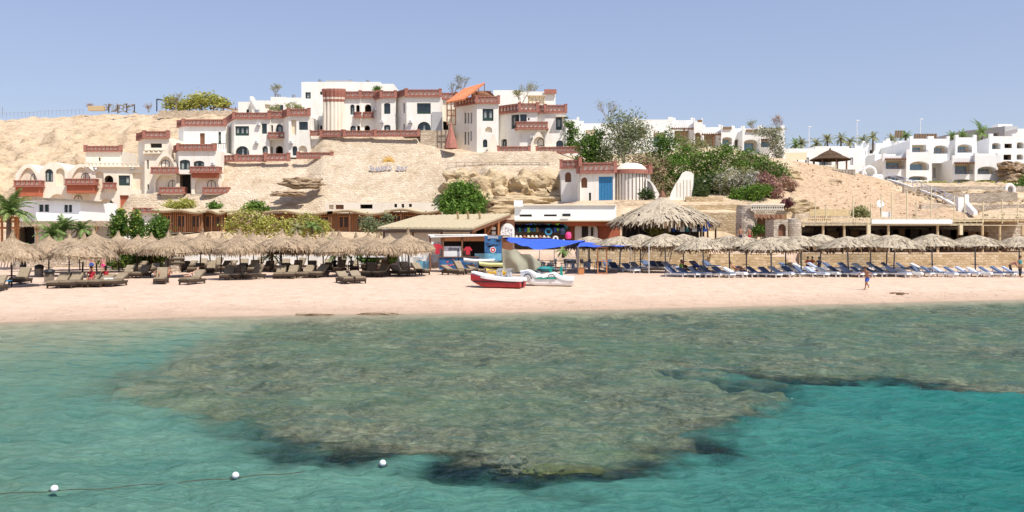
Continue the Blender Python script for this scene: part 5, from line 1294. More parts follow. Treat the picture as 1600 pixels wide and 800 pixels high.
for i, (u, vb, Y, h_, lb, lm, nl) in enumerate(((722, 150, 165, 38, 'grey leafless tree above the pink link house roof', 'leaf_pale', 260), (707, 150, 166, 22, 'small bare grey tree left of the leafless tree', 'leaf_pale', 160), (815, 165, 156, 32, 'thin green leaved tree beside the cream roof pergola', 'leaf_olive', 700), (829, 152, 164, 22, 'small bare tree sticking up behind the cream roof pergola', 'leaf_pale', 160),
        (1178, 206, 160, 20, 'bare twiggy bush on the arched block roof', 'leaf_pale', 160), (1216, 205, 158, 22, 'dry bush on the right corner of the arched block roof', 'leaf_dry', 300), (275, 172, 200, 26, 'bare upright shrub by the black frame on the hill', 'leaf_olive', 300), (950, 190, 140, 34, 'bare twigs poking above the feathery tree', 'leaf_pale', 200), (430, 152, 168, 22, 'thin shrub on the roof behind the bay window villa', 'leaf_olive', 300), (590, 146, 155, 10, 'tiny dark green shrub tip above the column villa parapet', 'leaf_green', 600), (140, 172, 210, 10, 'low scraggy bush beside the driftwood shelter', 'leaf_dry', 200), (232, 176, 210, 14, 'small dry bush on the hill crest left of the black frame', 'leaf_dry', 200))):
    bare(lb, u, vb, Y, h_, 60 + i, leafm=lm, nleaf=nl, group=SK)
tree('wide yellow green tree on the hill crest behind the black frame', 318, 172, 204, [(300, 160, 0, 16, 10), (322, 156, 0, 18, 11), (345, 162, 0, 14, 8), (268, 162, 0, 14, 9), (285, 167, 0, 16, 7)], 4200, .28, 'leaf_yellow', seed=21, hollow=.3)
tree('low potted shrubs on the bay window villa roof', 462, 172, 146, [(455, 166, 0, 10, 4), (470, 168, 0, 8, 3), (430, 168, 6, 12, 5)], 900, .16, 'leaf_olive', seed=22, trunk=0, name='roof_shrub', cat='shrub')
# mid left bushes
SB = 'bushes around the wooden chalets'
for i, (lb, u, vb, Y, bl, n, m) in enumerate((
    ('dome shaped yellow green bush behind the farthest left chalet roof', 282, 330, 116, [(270, 322, 0, 13, 6), (290, 319, 0, 14, 7)], 1800, 'leaf_yellow'),
    ('small green bush behind the middle of the chalet roof', 335, 330, 116, [(336, 322, 0, 9, 5)], 800, 'leaf_bright'),
    ('green bush spilling above the narrow chalet end', 402, 332, 114, [(398, 322, 0, 13, 6), (412, 328, 0, 10, 6), (385, 328, 0, 8, 5)], 1700, 'leaf_bright'),
    ('sprawling yellowish bush left of the long chalet', 395, 362, 98, [(368, 352, 0, 16, 10), (392, 344, 0, 22, 14), (415, 352, 0, 18, 11), (400, 358, 0, 32, 8)], 5200, 'leaf_yellow'),
    ('second sprawling yellow green bush in front of the long chalet', 475, 364, 98, [(455, 352, 0, 18, 9), (478, 348, 0, 18, 9), (498, 354, 0, 16, 9), (475, 360, 0, 34, 6)], 5000, 'leaf_yellow'),
    ('pale dusty bush before the chalet with the cut-out doorway', 590, 364, 98, [(575, 350, 0, 10, 10), (592, 356, 0, 16, 7), (606, 342, 0, 7, 8)], 2000, 'leaf_pale'),
    ('tall bright green conical shrub, left one of the pair behind the left parasols', 188, 372, 86, [(187, 350, 0, 9, 17), (184, 362, 0, 12, 10), (188, 336, 0, 5, 9)], 3200, 'leaf_bright'),
    ('tall bright green conical shrub, middle one beside the white shed', 214, 372, 87, [(214, 350, 0, 9, 16), (214, 362, 0, 11, 10), (213, 338, 0, 5, 8)], 3000, 'leaf_bright'),
    ('rounded green palm like shrub below the terrace balustrade', 248, 372, 88, [(248, 352, 0, 11, 13), (246, 363, 0, 14, 8)], 2400, 'leaf_green'),
    ('dense dark hedge in the shade behind the left parasols', 205, 415, 84, [(190, 402, 0, 22, 13), (222, 402, 0, 22, 13), (245, 403, 0, 16, 12), (165, 404, 0, 12, 9)], 6500, 'leaf_green'),
    ('green hedge low behind the parasols by the white curtain', 590, 412, 88, [(572, 402, 0, 14, 6), (595, 402, 0, 14, 7), (612, 404, 0, 10, 6)], 2400, 'leaf_green'),
    ('clump of low plants behind the empty loungers at the far left', 45, 400, 80, [(38, 392, 0, 12, 8), (58, 396, 0, 10, 7), (70, 390, 0, 8, 8)], 1900, 'leaf_green'),
    ('yellow green round bush in front of the big thatched roof', 1030, 366, 92, [(1030, 359, 0, 14, 6)], 1500, 'leaf_yellow'),
    ('green hanging plants under the stone tower bridge', 1190, 372, 96, [(1188, 358, 0, 9, 5), (1178, 362, 0, 6, 6)], 900, 'leaf_green'),
    ('red leaved potted bush on top of the stone tower bridge', 1230, 326, 96, [(1230, 318, 0, 7, 6)], 900, 'bougain'),
    ('dark spiky palm bush at the left end of the deck rail', 1343, 340, 104, [(1340, 331, 0, 11, 8), (1352, 334, 0, 7, 5)], 1300, 'leaf_olive'),
    ('green bushes at the far right behind the small shelter', 1598, 302, 134, [(1592, 292, 0, 9, 7), (1606, 284, 0, 10, 10)], 1800, 'leaf_bright'),
    ('dry shrub clump in the sandy slope near the fence', 1270, 292, 132, [(1272, 284, 0, 8, 5), (1262, 279, 0, 6, 4)], 800, 'leaf_dry'),
    )):
    tree(lb, u, vb, Y, bl, n, .14 if Y < 105 else .15, m if i not in (6, 7) else 'leaf_green', hollow=.35, spread=.36, clump=18, m2='leaf_yellow' if i in (6, 7, 9) else ('leaf_dry' if i in (3, 4) else None), f2=.12, seed=80 + i, cat='bush', name='bush', trunk=.05, group=SB if i < 11 else None)
tree('clipped yellow green hedge strip in front of the loggia hotel', 1480, 292, 146, [(1400 + k * 14, 287 + (k % 3) * .4, 0, 9, 2.6) for k in range(14)], 4200, .17, 'leaf_yellow', seed=120, cat='hedge', name='hedge', trunk=0)

# ---- palms
def frond_mesh(mb, base, yaw, pitch, L, m, droop=1., n=9, w=.34, seed=0):
    rr = random.Random(seed); p = Vector(base); d = Vector((math.cos(yaw) * math.cos(pitch), math.sin(yaw) * math.cos(pitch), math.sin(pitch))); st = L / n
    side = Vector((-math.sin(yaw), math.cos(yaw), 0))
    for i in range(n):
        q = p + d * st; mb.tube(p, q, .025, m, n=3, caps=False); t = (i + .5) / n; ww = w * L * .55 * math.sin(PI * min(1, .15 + t * .85)) + .06
        for s in (-1, 1):
            for h in (.25, .75):
                c = p.lerp(q, h); tip = c + side * s * ww + d * ww * .55 + Vector((0, 0, -ww * .35 + rr.uniform(-.05, .05)))
                mb.face([c - d * .05, c + d * st * .30, tip], m)
        d = (d + Vector((0, 0, -.19 * droop))).normalized(); p = q
def palm(label, u, vb, vt, Y, L, n=26, m='frond_green', group=None, tr=.16, trunkm='bark', droop=1., name='palm_tree', seed=0, pmin=-.3):
    c = P(u, vb, Y); top = P(u, vt, Y); t = thing(name, label, 'palm', c, group); mb = MB()
    if top.z - c.z > .3: mb.tube(c - Vector((0, 0, .3)), top, tr, trunkm, tr * .75, n=8); mb.build('trunk', t)
    mb = MB(); rr = random.Random(seed)
    for i in range(n): frond_mesh(mb, top, i * 2.4 + rr.uniform(-.2, .2), rr.uniform(pmin, 1.35), L * rr.uniform(.75, 1.1), m, droop, seed=seed * 50 + i)
    mb.build('crown', t); return t
palm('large shaggy palm with upright fronds at the far left edge', 14, 400, 335, 84, 3.0, 44, seed=1, tr=.28, pmin=.1)
PF = 'fan of low palms behind the left parasols'
palm('low drooping palm spilling over the left shed, its left one', 98, 380, 362, 82, 2.0, 24, group=PF, seed=2, pmin=0); palm('low palm with long fronds in the middle by the white shed', 82, 384, 368, 81, 1.9, 20, group=PF, seed=3, pmin=0)
palm('low palm at the right end of the white shed', 128, 376, 358, 83, 1.6, 20, group=PF, seed=4, pmin=0)
palm('small agave like palm beside the stacked loungers', 425, 408, 400, 80, 1.3, 16, seed=5, pmin=.0); palm('green fan palm in front of the white curtains', 530, 410, 392, 79, 1.6, 22, seed=6, pmin=-.1)
palm('green palm plant behind the long chalet bush', 488, 362, 355, 96, 1.5, 20, seed=7, pmin=0); palm('grey drooping palm plant by the chalet steps', 465, 364, 357, 95, 1.2, 18, m='leaf_olive', seed=8, pmin=-.2)
palm('bushy plant under the right umbrellas by the stone wall', 880, 398, 391, 88, 1.0, 14, seed=9)
SP = 'palms on the skyline above the right hotel'
for i, (u, vb, vt, lb) in enumerate(((1252, 238, 225, 'leftmost short bushy skyline palm above the low hall'), (1275, 236, 225, 'small skyline palm third from the left'), (1293, 232, 219, 'slender skyline palm left of the tallest hall palm'), (1314, 231, 217, 'tallest skyline palm above the low hall'), (1328, 233, 222, 'short skyline palm at the right end of the low hall'),
        (1349, 235, 219, 'skyline palm over the shaded hotel wing, left one'), (1364, 234, 214, 'skyline palm over the shaded hotel wing, right one'), (1393, 232, 219, 'low palm beside the dark roof screen'), (1415, 226, 213, 'broad palm between the two dark roof screens'), (1488, 224, 215, 'low broad palm behind the middle of the loggia hotel'), (1504, 222, 213, 'low palm next to the grey back building'), (1534, 226, 209, 'largest bushy palm in front of the grey back building'), (1243, 238, 226, 'short skyline palm merging with the leftmost one'))):
    palm(lb, u, vb, vt, 168 + (i % 3) * 3, 1.75 if i != 11 else 3.4, 22, group=SP, seed=20 + i, tr=.2, m='leaf_olive' if i < 8 else 'frond_green', droop=.9)
for i, (u0, n_) in enumerate(((1400, 4), (1430, 9))):
    t = thing('roof_screen', ['row of dark upright roof screens beside the broad palm', 'longer row of dark upright roof screens above the loggia hotel'][i], 'screen', P(u0 + 5, 218, 178)); mb = MB()
    for k in range(n_): mb.box(P(u0 + k * 4, 210 + i * 3, 178), (.34, .3, 1.5 - .5 * i), 'soffit_brown', ry=.1)
    mb.build('slat', t)
LP = 'tall pale lamp posts on the skyline'
for u, vb, vt, lb in ((1264, 232, 198, 'pale lamp post with a short arm above the gazebo'), (1339, 235, 188, 'tallest pale mast left of the hotel palms'), (1438, 220, 186, 'pale lamp post above the middle of the loggia hotel')):
    t = thing('lamp_post', lb, 'lamp post', P(u, vb, 190), LP); mb = MB(); mb.tube(P(u, vb, 190), P(u, vt, 190), .10, 'hotel_white', .05); mb.build('pole', t); mb = MB(); mb.bar(P(u - 1, vt, 190), P(u + 4, vt, 190), .2, .14, 'hotel_white'); mb.build('lamp_head', t)
# things on the hill crest
def gz(u, Y): return G(u, Y) + .0
def post_thing(name, label, cat, pts, r, m, group=None):
    t = thing(name, label, cat, pts[0][0], group); mb = MB()
    for a, b in pts: mb.tube(a, b, r, m, n=4)
    mb.build('frame', t); return t
Yh = 205
def Q(u, v): return P(u, v, Yh)
post_thing('metal_gantry', 'black goal like metal frame on the hill crest in front of the yellow green tree', 'frame', [(Q(245, 174), Q(245, 155)), (Q(245, 155), Q(286, 161)), (Q(286, 161), Q(286, 174)), (Q(272, 172), Q(272, 159))], .14, 'black')
t = thing('driftwood_shelter', 'tangled driftwood shelter with tan panel on the hill crest', 'shelter', Q(185, 176)); mb = MB(); mb.box(Q(151, 169.5), (3.6, 1, 1.1), 'beam_tan'); mb.build('side_panel', t)
mb = MB(); rr = random.Random(9)
for i in range(70):
    u = rr.uniform(166, 212); v = rr.uniform(163, 174); mb.tube(Q(u, v), Q(u + rr.uniform(-8, 8), v + rr.uniform(-4, 4)), .09, 'wood_grey', n=4)
for u in (170, 184, 198, 210): mb.tube(Q(u, 176), Q(u, 163), .14, 'wood_dark', n=4)
mb.build('branch', t)
t = thing('shade_net', 'dark brown sagging shade roof on the hill crest right of the trees', 'shade', Q(345, 174)); mb = MB()
for i in range(9):
    u0, u1 = 328 + i * 5, 333 + i * 5; f = lambda u: 170 - 3.5 * math.sin((u - 328) / 45 * PI * 1.6) - (u - 328) * .06
    mb.add([P(u0, f(u0) - 1, 206), P(u1, f(u1) - 1, 206), P(u1, f(u1) + 2.4, 202), P(u0, f(u0) + 2.4, 202)], [(0, 1, 2, 3)], 'soffit_brown')
mb.build('cloth', t); mb = MB(); [mb.tube(P(u, 176, 203), P(u, 167, 203), .12, 'wood_brown', n=4) for u in (334, 349, 368)]; mb.build('post', t)
t = thing('crest_fence', 'thin dark post fence along the left hill crest', 'fence', P(60, 180, 212)); mb = MB()
pp = [P(u, 178.5 - u * .035 + (u > 60) * -1.2, 212) for u in range(-20, 136, 6)]
for p_ in pp: mb.tube(p_ - Vector((0, 0, .8)), p_ + Vector((0, 0, .35)), .03, 'wood_grey', n=3)
mb.path([p_ + Vector((0, 0, .2)) for p_ in pp], .02, 'wood_grey', 3); mb.tube(P(4, 180, 211), P(4, 168, 211), .06, 'wood_grey', n=4); mb.build('post', t)
t = thing('crest_wall', 'rough grey stone wall along the hill crest below the shade roof', 'wall', P(310, 180, 200)); mb = MB()
for i in range(24): u = 252 + i * 5.4; mb.box(P(u, 179, 200), (.82, .8, 1.7 + .2 * math.sin(i * 2.1)), 'stone_wall', rz=.03 * math.sin(i))
mb.build('wall', t)

# ---- retaining walls of the beach terraces
def wallbox(label, u0, u1, v0, Y, m, th=.6, name='retaining_wall', zb=None, dv=0., cap=None, group='stone retaining walls behind the beach', Y1=None):
    Y1 = Y1 or Y; a, b = Vector((X(u0, Y), Y)), Vector((X(u1, Y1), Y1)); zt = Z(v0, Y); zb = .6 if zb is None else zb
    mb = MB(); n = max(1, int((b - a).length / 1.5)); d = (b - a) / n; nn = Vector((-d.y, d.x)).normalized() * th
    rr = random.Random(int(u0)); tops = [zt + rr.uniform(-.06, .06) for _ in range(n + 1)]
    for i in range(n):
        p, q = a + d * i, a + d * (i + 1); f = [(p.x, p.y), (q.x, q.y), (q.x + nn.x, q.y + nn.y), (p.x + nn.x, p.y + nn.y)]
        mb.add([(x, y, zb) for x, y in f] + [(f[0][0], f[0][1], tops[i]), (f[1][0], f[1][1], tops[i + 1]), (f[2][0], f[2][1], tops[i + 1]), (f[3][0], f[3][1], tops[i])], [(4, 5, 6, 7), (0, 1, 5, 4), (2, 3, 7, 6)] + ([(3, 0, 4, 7)] if i == 0 else []) + ([(1, 2, 6, 5)] if i == n - 1 else []), m)
    o = mb.build(name, None, origin=(a.x, a.y, zb)); tag(o, label, 'wall', group); return o
wallbox('long warm stone retaining wall under the deck behind the blue loungers', 1249, 1680, 395.5, 88, 'stone_warm')
wallbox('pale stone wall behind the umbrellas by the terrace steps', 905, 1108, 381, 89.5, 'stone_warm')
wallbox('low white plastered wall behind the left parasols', 255, 600, 399, 89.4, 'white_plaster', th=.5)
wallbox('rough pale stone planter wall in the shade behind the left parasols', 20, 165, 402, 88.6, 'stone_pale', th=.5)
wallbox('upper tan stone wall above the terrace steps', 1075, 1158, 332, 102, 'stone_warm', zb=2)
wallbox('high tan wall end beside the green thicket', 1072, 1130, 307.5, 109.5, 'stone_warm', zb=4); wallbox('tan wall band with railing behind the big thatched roof', 1060, 1160, 320, 106, 'stone_warm', zb=3)
def ray_ground(u, v, Y0=104.):
    Y = Y0
    while Y < 150 and G(u, Y) < Z(v, Y): Y += .1
    return Y
for lb, u0, u1, v0, v1, m_ in (('grey rubble terrace wall right below the hotel hedge', 1412, 1600, 291.5, 298, 'stone_pale'), ('middle rubble terrace wall on the right slope', 1475, 1590, 302, 312, 'stone_pale'), ('lowest rubble terrace wall above the deck on the right', 1512, 1640, 320, 331, 'stone_pale'),
        ('short rubble wall left of the white steps', 1440, 1500, 319, 327, 'stone_pale'), ('low rubble wall above the left end of the deck', 1242, 1325, 333, 341, 'stone_wall')):
    Ya, Yb_ = ray_ground(u0, v1) - .5, ray_ground(u1, v1) - .5
    wallbox(lb, u0, u1, v0, Ya, m_, zb=min(Z(v1, Ya), Z(v1, Yb_)) - 1.2, Y1=Yb_)
rr = random.Random(77); mb = MB()
for i in range(420):
    u = rr.uniform(1240, 1640); Y = rr.uniform(108, 141); s_ = rr.uniform(.06, .2) * (1.5 if u > 1420 else 1); p_ = Vector((X(u, Y), Y, G(u, Y) + .05))
    mb.box(p_, (s_ * 1.4, s_, s_ * .8), 'rock_gold', rr.uniform(0, 3), rr.uniform(-.5, .5), rr.uniform(-.5, .5))
o = mb.build('rubble', None); tag(o, 'loose stones scattered over the sandy right slope', 'rubble', None, 'stuff')
wallbox('stone wall of the narrow path across the slope below the red balustrades', 742, 865, 255.5, 134.2, 'stone_wall', zb=14, th=.4)
t = thing('path_railing', 'thin railing along the cliff path below the villas', 'railing', P(800, 262, 132.6)); mb = MB()
for i in range(13): u = 700 + i * 13; mb.tube(P(u, 262, 132.6), P(u, 254, 132.6), .035, 'wood_grey', n=3)
mb.tube(P(700, 254, 132.6), P(860, 254, 132.6), .035, 'wood_grey', n=3); mb.tube(P(700, 258, 132.6), P(860, 258, 132.6), .03, 'wood_grey', n=3); mb.build('rail', t)
t = thing('terrace_steps', 'broad stone steps rising from the sand between the umbrellas and the stone towers', 'steps', P(1180, 418, 84)); mb = MB()
for i in range(6):
    Y = 85 + i * .8; a, b = X(1106 + i * 1, Y), X(1250 - i * 6, Y); mb.box(((a + b) / 2, Y + 3, 1.0 + .26 * i), (b - a, 6, .26 * 2 if i == 0 else .262), 'stone_warm')
mb.build('tread', t)

# ---- round stone towers and the bridge between them
def round_tower(label, u, v0, vb, Y, rad, niche=False):
    c = P(u, vb, Y); t = thing('stone_tower', label, 'tower', c, 'round stone towers at the deck'); mb = MB(); h = Z(v0, Y) - c.z
    mb.ring(c, [(rad * 1.1, -.4), (rad * 1.05, h * .3), (rad, h * .8), (rad * .98, h), (rad * .7, h + .05), (.01, h + .06)], 'stone_pale', 22, .04); mb.build('wall', t)
    if niche:
        mb = MB(); fy = Y - rad * 1.02; pts = shape(X(u - 5, fy) , X(u + 5, fy), Z(368, fy), Z(351, fy), 'arch'); k = len(pts)
        mb.add([(x, fy - .06, z) for x, z in pts], [tuple(range(k))], 'inside_cream')
        for i in range(2, k - 1):
            (x0, z0), (x1, z1) = pts[i], pts[i + 1]; mb.bar((x0, fy - .1, z0), (x1, fy - .1, z1), .3, .3, 'stone_pale')
        mb.build('niche', t)
    return t
round_tower('round stone tower under the flag end of the tower bridge', 1166, 321, 368, 97, 1.05)
h = House('stone_gate_pier', 'broad pale stone pier with an arched niche at the left end of the deck', 'tower', 'round stone towers at the deck', P(1230, 402, 89.5))
h.block([(1209, 90), (1231, 90)], 343, 408, 3, 'stone_pale', [(0, 1216, 1228, 350, 369, 'arch', 'door')], roof='stone_pale')
mb = MB(); c = P(1240, 420, 91); mb.ring(c, [(.8, 0), (.75, Z(342, 91) - c.z), (.01, Z(341, 91) - c.z)], 'stone_pale', 18, .03); mb.build('round_pier', h.root)
t = thing('tower_bridge', 'stone bridge with pierced cream parapet and brown shaded room between the stone towers', 'bridge', P(1200, 360, 97))
mb = MB(); a, b = P(1172, 331, 97), P(1226, 331, 97); mb.box((a + b) / 2 + Vector((0, 1.5, 0)), (b.x - a.x, 4, .6), 'stone_pale'); mb.build('slab', t)
mb = MB()
for i in range(14): u = 1174 + i * 3.6; mb.bar(P(u, 329, 95.6), P(u + 3.4, 320, 95.6), .16, .14, 'pale_cream'); mb.bar(P(u + 3.4, 329, 95.6), P(u, 320, 95.6), .16, .14, 'pale_cream')
mb.bar(P(1172, 319.5, 95.6), P(1226, 319.5, 95.6), .25, .2, 'pale_cream'); mb.build('parapet', t)
mb = MB(); mb.box(P(1202, 352, 100), (3.8, .3, 2.6), 'soffit_brown'); mb.build('back_wall', t)
mb = MB()
for i in range(26): u = 1178 + i * 1.8; mb.tube(P(u, 335, 95.4), P(u + random.Random(i).uniform(-1, 1), 340 + (i * 5) % 4, 95.2), .07, 'wood_brown', n=3)
mb.build('log_edge', t)

# ---- the deck restaurant on the right
t = thing('deck_restaurant', 'long open wooden deck restaurant with cream railings and tall poles, dark and shaded underneath', 'restaurant', P(1430, 396, 95))
zf = Z(350.5, 91)
mb = MB(); a, b = X(1252, 91), X(1536, 91); mb.box(((a + b) / 2, 97, zf), (b - a, 12, .22), 'rail_yellow'); mb.build('deck_floor', t)
mb = MB(); a2, b2 = X(1536, 91) + .02, X(1690, 91); mb.box(((a2 + b2) / 2, 97, zf + .42), (b2 - a2, 12, .22), 'beam_tan'); mb.build('deck_floor', t)
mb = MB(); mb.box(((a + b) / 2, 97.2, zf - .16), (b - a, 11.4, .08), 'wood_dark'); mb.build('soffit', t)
for k, u in enumerate((1286, 1319, 1388, 1465, 1535, 1562, 1597, 1640)):
    mb = MB(); mb.tube(P(u, 399, 91.3), P(u, 351, 91.3), .13, 'beam_tan', n=8); mb.build('post', t)
for u in (1357, 1501): mb = MB(); mb.box(P(u, 359, 90.9), (.32, .32, 1.05), 'rail_yellow'); mb.build('hanging_beam', t)
mb = MB(); mz = Z(344, 90.9)
for u in range(1256, 1536, 9): mb.tube(P(u, 350, 90.9), P(u, 341, 90.9), .035, 'rail_yellow', n=4)
for v in (341, 345.5): mb.bar(P(1254, v, 90.9), P(1536, v, 90.9), .07, .09, 'rail_yellow')
for u in range(1541, 1650, 9): mb.tube(P(u, 343.5, 90.9), P(u, 334, 90.9), .035, 'rail_yellow', n=4)
for v in (334, 338.5): mb.bar(P(1538, v, 90.9), P(1660, v, 90.9), .07, .09, 'rail_yellow')
mb.bar(P(1536, 352, 90.7), P(1690, 345, 90.7) if False else P(1690, 352, 90.7), .06, .06, 'rail_yellow'); mb.build('railing', t)
mb = MB(); mb.box(P(1255, 353, 90.85), (.2, .2, .2), 'rail_yellow')
for u, vt in ((1274, 315), (1291, 318), (1333, 306), (1361, 317), (1377, 303), (1393, 300), (1417, 299), (1432, 313), (1455, 292), (1463, 330), (1491, 306), (1507, 304), (1536, 315), (1566, 311), (1590, 318), (1618, 312)): mb.tube(P(u, 349, 91.0), P(u, vt, 91.0), .06, 'rail_yellow', n=5)
mb.build('pole', t)
mb = MB(); mb.box(P(1425, 346.2, 90.84), (8.2, .03, .45), 'bright_white'); mb.build('white_banner', t)
mb = MB(); mb.box(P(1296, 332, 96), (4.2, .1, .7), 'beam_tan')
for u in range(1264, 1300, 3): mb.box(P(u, 342, 91.2), (.1, .04, .5), 'wood_light')
mb.build('bamboo_screen', t)
mb = MB(); mb.box(P(1430, 388, 102.6), (26, .3, 6), 'stone_pale')
mb.build('back_wall', t)
mb = MB()
rr = random.Random(2)
for i in range(16):
    u = 1258 + i * 18; mb.box(P(u + 6, 372 + rr.uniform(-4, 8), 101.9), (1.0 + rr.random(), .3, 2.2), rr.choice(['wood_dark', 'soffit_brown', 'wood_dark']))
mb.build('wall_hanging', t)
mb = MB(); mb.add([P(1462, 352, 93), P(1466, 352, 93), P(1496, 378, 97), P(1488, 378, 97)], [(0, 1, 2, 3)], 'wood_dark'); mb.build('stair_flight', t)
for i, u in enumerate((1356, 1406, 1487, 1548)):
    tb = thing('dining_table', ['dark table under the deck, second post bay from the left', 'dark table under the middle of the deck', 'dark table under the deck near the stair', 'dark table under the raised deck end'][i], 'table', P(u, 398, 93), 'dark tables under the deck'); mb = MB(); q = tb.location; q = Vector((q.x, q.y, 2.62)); tb.location = q
    mb.box(q + Vector((0, 0, .72)), (1.2, .8, .05), 'wood_brown'); mb.build('tabletop', tb)
    for sx in (-.5, .5):
        for sy in (-.3, .3): mb = MB(); mb.tube(q + Vector((sx, sy, 0)), q + Vector((sx, sy, .7)), .035, 'wood_brown', n=4); mb.build('leg', tb)
t = thing('satellite_dish', 'grey white satellite dish on a pole at the deck rail', 'satellite dish', P(1377, 340, 92)); mb = MB(); mb.tube(P(1377, 342, 92), P(1375, 318, 92), .05, 'metal_grey'); mb.build('pole', t)
mb = MB(); c = Vector((0, 0, 0)); mb.ring(c, [(.01, 0), (.2, .03), (.38, .1), (.40, .1), (.2, .01), (.01, -.02)], 'hotel_white', 20); R_ = Matrix.Rotation(R(75), 3, 'X') @ Matrix.Rotation(.2, 3, 'Z'); mb.v = [tuple(R_ @ Vector(v) + P(1375, 319, 91.8)) for v in mb.v]; mb.build('dish', t, True)
t = thing('white_sign_board', 'white board standing by the deck rail below the satellite dish', 'board', P(1384, 342, 91)); mb = MB(); mb.box(P(1384, 335, 91.2), (1.0, .06, .55), 'bright_white'); mb.build('board', t); mb = MB(); mb.tube(P(1380, 343, 91.2), P(1380, 336, 91.2), .03, 'metal_grey'); mb.tube(P(1388, 343, 91.2), P(1388, 336, 91.2), .03, 'metal_grey'); mb.build('leg', t)

# ---- the shops behind the boats
h = House('beach_shop', 'low shop with white parapet over an open brown front hung with clothes', 'shop', None, P(880, 395, 98))
h.block([(804, 100), (963, 100)], 319, 346, 6, 'bright_white', [(0, 812, 831, 335, 338.5, 'rect', 'slit'), (0, 850, 870, 335, 338, 'rect', 'slit')], Yr=100)
mb = MB(); mb.box(P(810, 318, 99.8), (1.0, .5, .7), 'bright_white'); mb.box(P(884, 320, 99.9), (11.2, .2, .14), 'pale_cream'); mb.build('coping', h.root)
mb = MB(); mb.box(P(884, 345.4, 99.1), (11.6, 1.9, .12), 'tan_roof'); mb.build('eave', h.root)
mb = MB(); mb.box(P(908, 349.5, 99.5), (7.9, .2, .55), 'red_wall'); mb.build('fascia', h.root)
mb = MB(); mb.box(P(845, 366, 104), (8, .2, 3.2), 'inside_cream'); mb.box(P(930, 366, 101), (5.6, .2, 3.2), 'red_wall'); mb.build('back_wall', h.root)
mb = MB(); mb.box(P(885, 336, 99.7), (.0 + .9, .1, .3), 'black'); mb.build('wall_lamp', h.root)
for u0, u1 in ((898, 911), (916, 934)):
    A_, B_ = Vector((X(u0, 100.6), 100.6)), Vector((X(u1, 100.6), 100.6)); pts = shape(0, B_.x - A_.x, Z(378, 100.6), Z(351, 100.6), 'arch'); mb = MB(); mb.add([(A_.x + x, 100.6, z) for x, z in pts], [tuple(range(len(pts)))], 'white_plaster'); mb.build('arched_panel', h.root)
mb = MB(); mb.box(P(914, 362, 100.5), (.7, .1, 1.3), 'inside_dark'); mb.box(P(925, 362, 100.4), (.25, .1, 1.0), 'inside_dark'); mb.build('door', h.root)
cl = ['navy_cloth', 'teal_cloth', 'blue_cloth', 'navy_cloth', 'soffit_brown', 'green_cloth', 'teal_cloth', 'navy_cloth', 'blue_cloth', 'black']
cn = ['navy', 'teal', 'blue', 'navy', 'brown', 'lime green', 'teal', 'navy', 'blue', 'black']
def shirt(mb, c, m, s=1.):
    o = [(-.16, 0), (-.16, .42), (-.30, .30), (-.38, .40), (-.18, .66), (-.07, .70), (0, .64), (.07, .70), (.18, .66), (.38, .40), (.30, .30), (.16, .42), (.16, 0)]
    f = [Vector(c) + Vector((x * s, 0, z * s)) for x, z in o]; b = [p + Vector((0, .09, 0)) for p in f]; n = len(o)
    mb.add(f + b, [tuple(range(n)), tuple(range(2 * n - 1, n - 1, -1))] + [(i, i + n, (i + 1) % n + n, (i + 1) % n) for i in range(n)], m)
for i in range(18):
    u = 803 + i * 4.6; m_ = cl[(i * 3) % 10]; mb = MB(); p_ = P(u, 361 + (i % 3), 99.2); shirt(mb, p_, m_, 1.25)
    o = mb.build('hanging_shirt', None, origin=p_); tag(o, '%s shirt, %s along the row hanging under the shop eave from the left' % (cn[(i * 3) % 10], ORD[i]), 'shirt', 'shirts hanging in the shop front')
for i in range(14):
    u = 807 + (i % 9) * 6.2 if i < 9 else 845 + (i - 9) * 9; v = 371 if i < 9 else 377; p_ = P(u, v, 98.8); mb = MB(); mb.ring(p_, [(.26, 0), (.25, .04), (.13, .06), (.12, .2), (.01, .24)], ['pale_cream', 'towel_white', 'red_brick_light', 'pale_cream'][i % 4], 10)
    o = mb.build('sun_hat', None, origin=p_); tag(o, '%s sun hat, %s on the %s shelf row of the shop' % (['cream', 'white', 'reddish', 'cream'][i % 4], ORD[i if i < 9 else i - 9], 'upper' if i < 9 else 'lower'), 'hat', 'hats on the shop shelves')
mb = MB(); mb.box(P(832, 373, 99.1), (4.4, .5, .05), 'wood_brown'); mb.box(P(850, 378.7, 99.1), (6.8, .5, .05), 'wood_brown'); mb.build('shelf', h.root)
for i, (u, v, m_, lb) in enumerate(((857, 362, 'towel_blue', 'light blue swim ring hanging in the shop front'), (888, 368, 'pink_cloth', 'pink bag hanging at the right of the shop front'), (878, 362, 'navy_cloth', 'dark rucksack hanging beside the pink bag'), (868, 373, 'towel_white', 'white round float by the shop counter'))):
    p_ = P(u, v, 98.7); mb = MB()
    if i in (0, 3):
        r1 = .34 if i == 0 else .24
        for k in range(16): a0, a1 = 2 * PI * k / 16, 2 * PI * (k + 1) / 16; mb.tube(p_ + Vector((r1 * math.cos(a0), 0, r1 * math.sin(a0))), p_ + Vector((r1 * math.cos(a1), 0, r1 * math.sin(a1))), .10, m_, n=7, caps=False)
    else: mb.ring(p_ - Vector((0, 0, .4)), [(.12, 0), (.32, .1), (.36, .45), (.25, .75), (.1, .8), (.01, .82)], m_, 10, .1)
    o = mb.build('swim_ring' if i in (0, 3) else 'beach_bag', None, origin=p_); tag(o, lb, 'swim ring' if i in (0, 3) else 'bag')
h = House('bar_front', 'dark brown timber bar front with a patterned white arched board left of the clothes shop', 'bar', None, P(770, 395, 96))
h.block([(735, 97), (804, 97)], 343, 398, 4, 'wood_brown', [(0, 744, 758, 350, 366, 'rect', 'dark'), (0, 767, 776, 353, 370, 'rect', 'dark')])
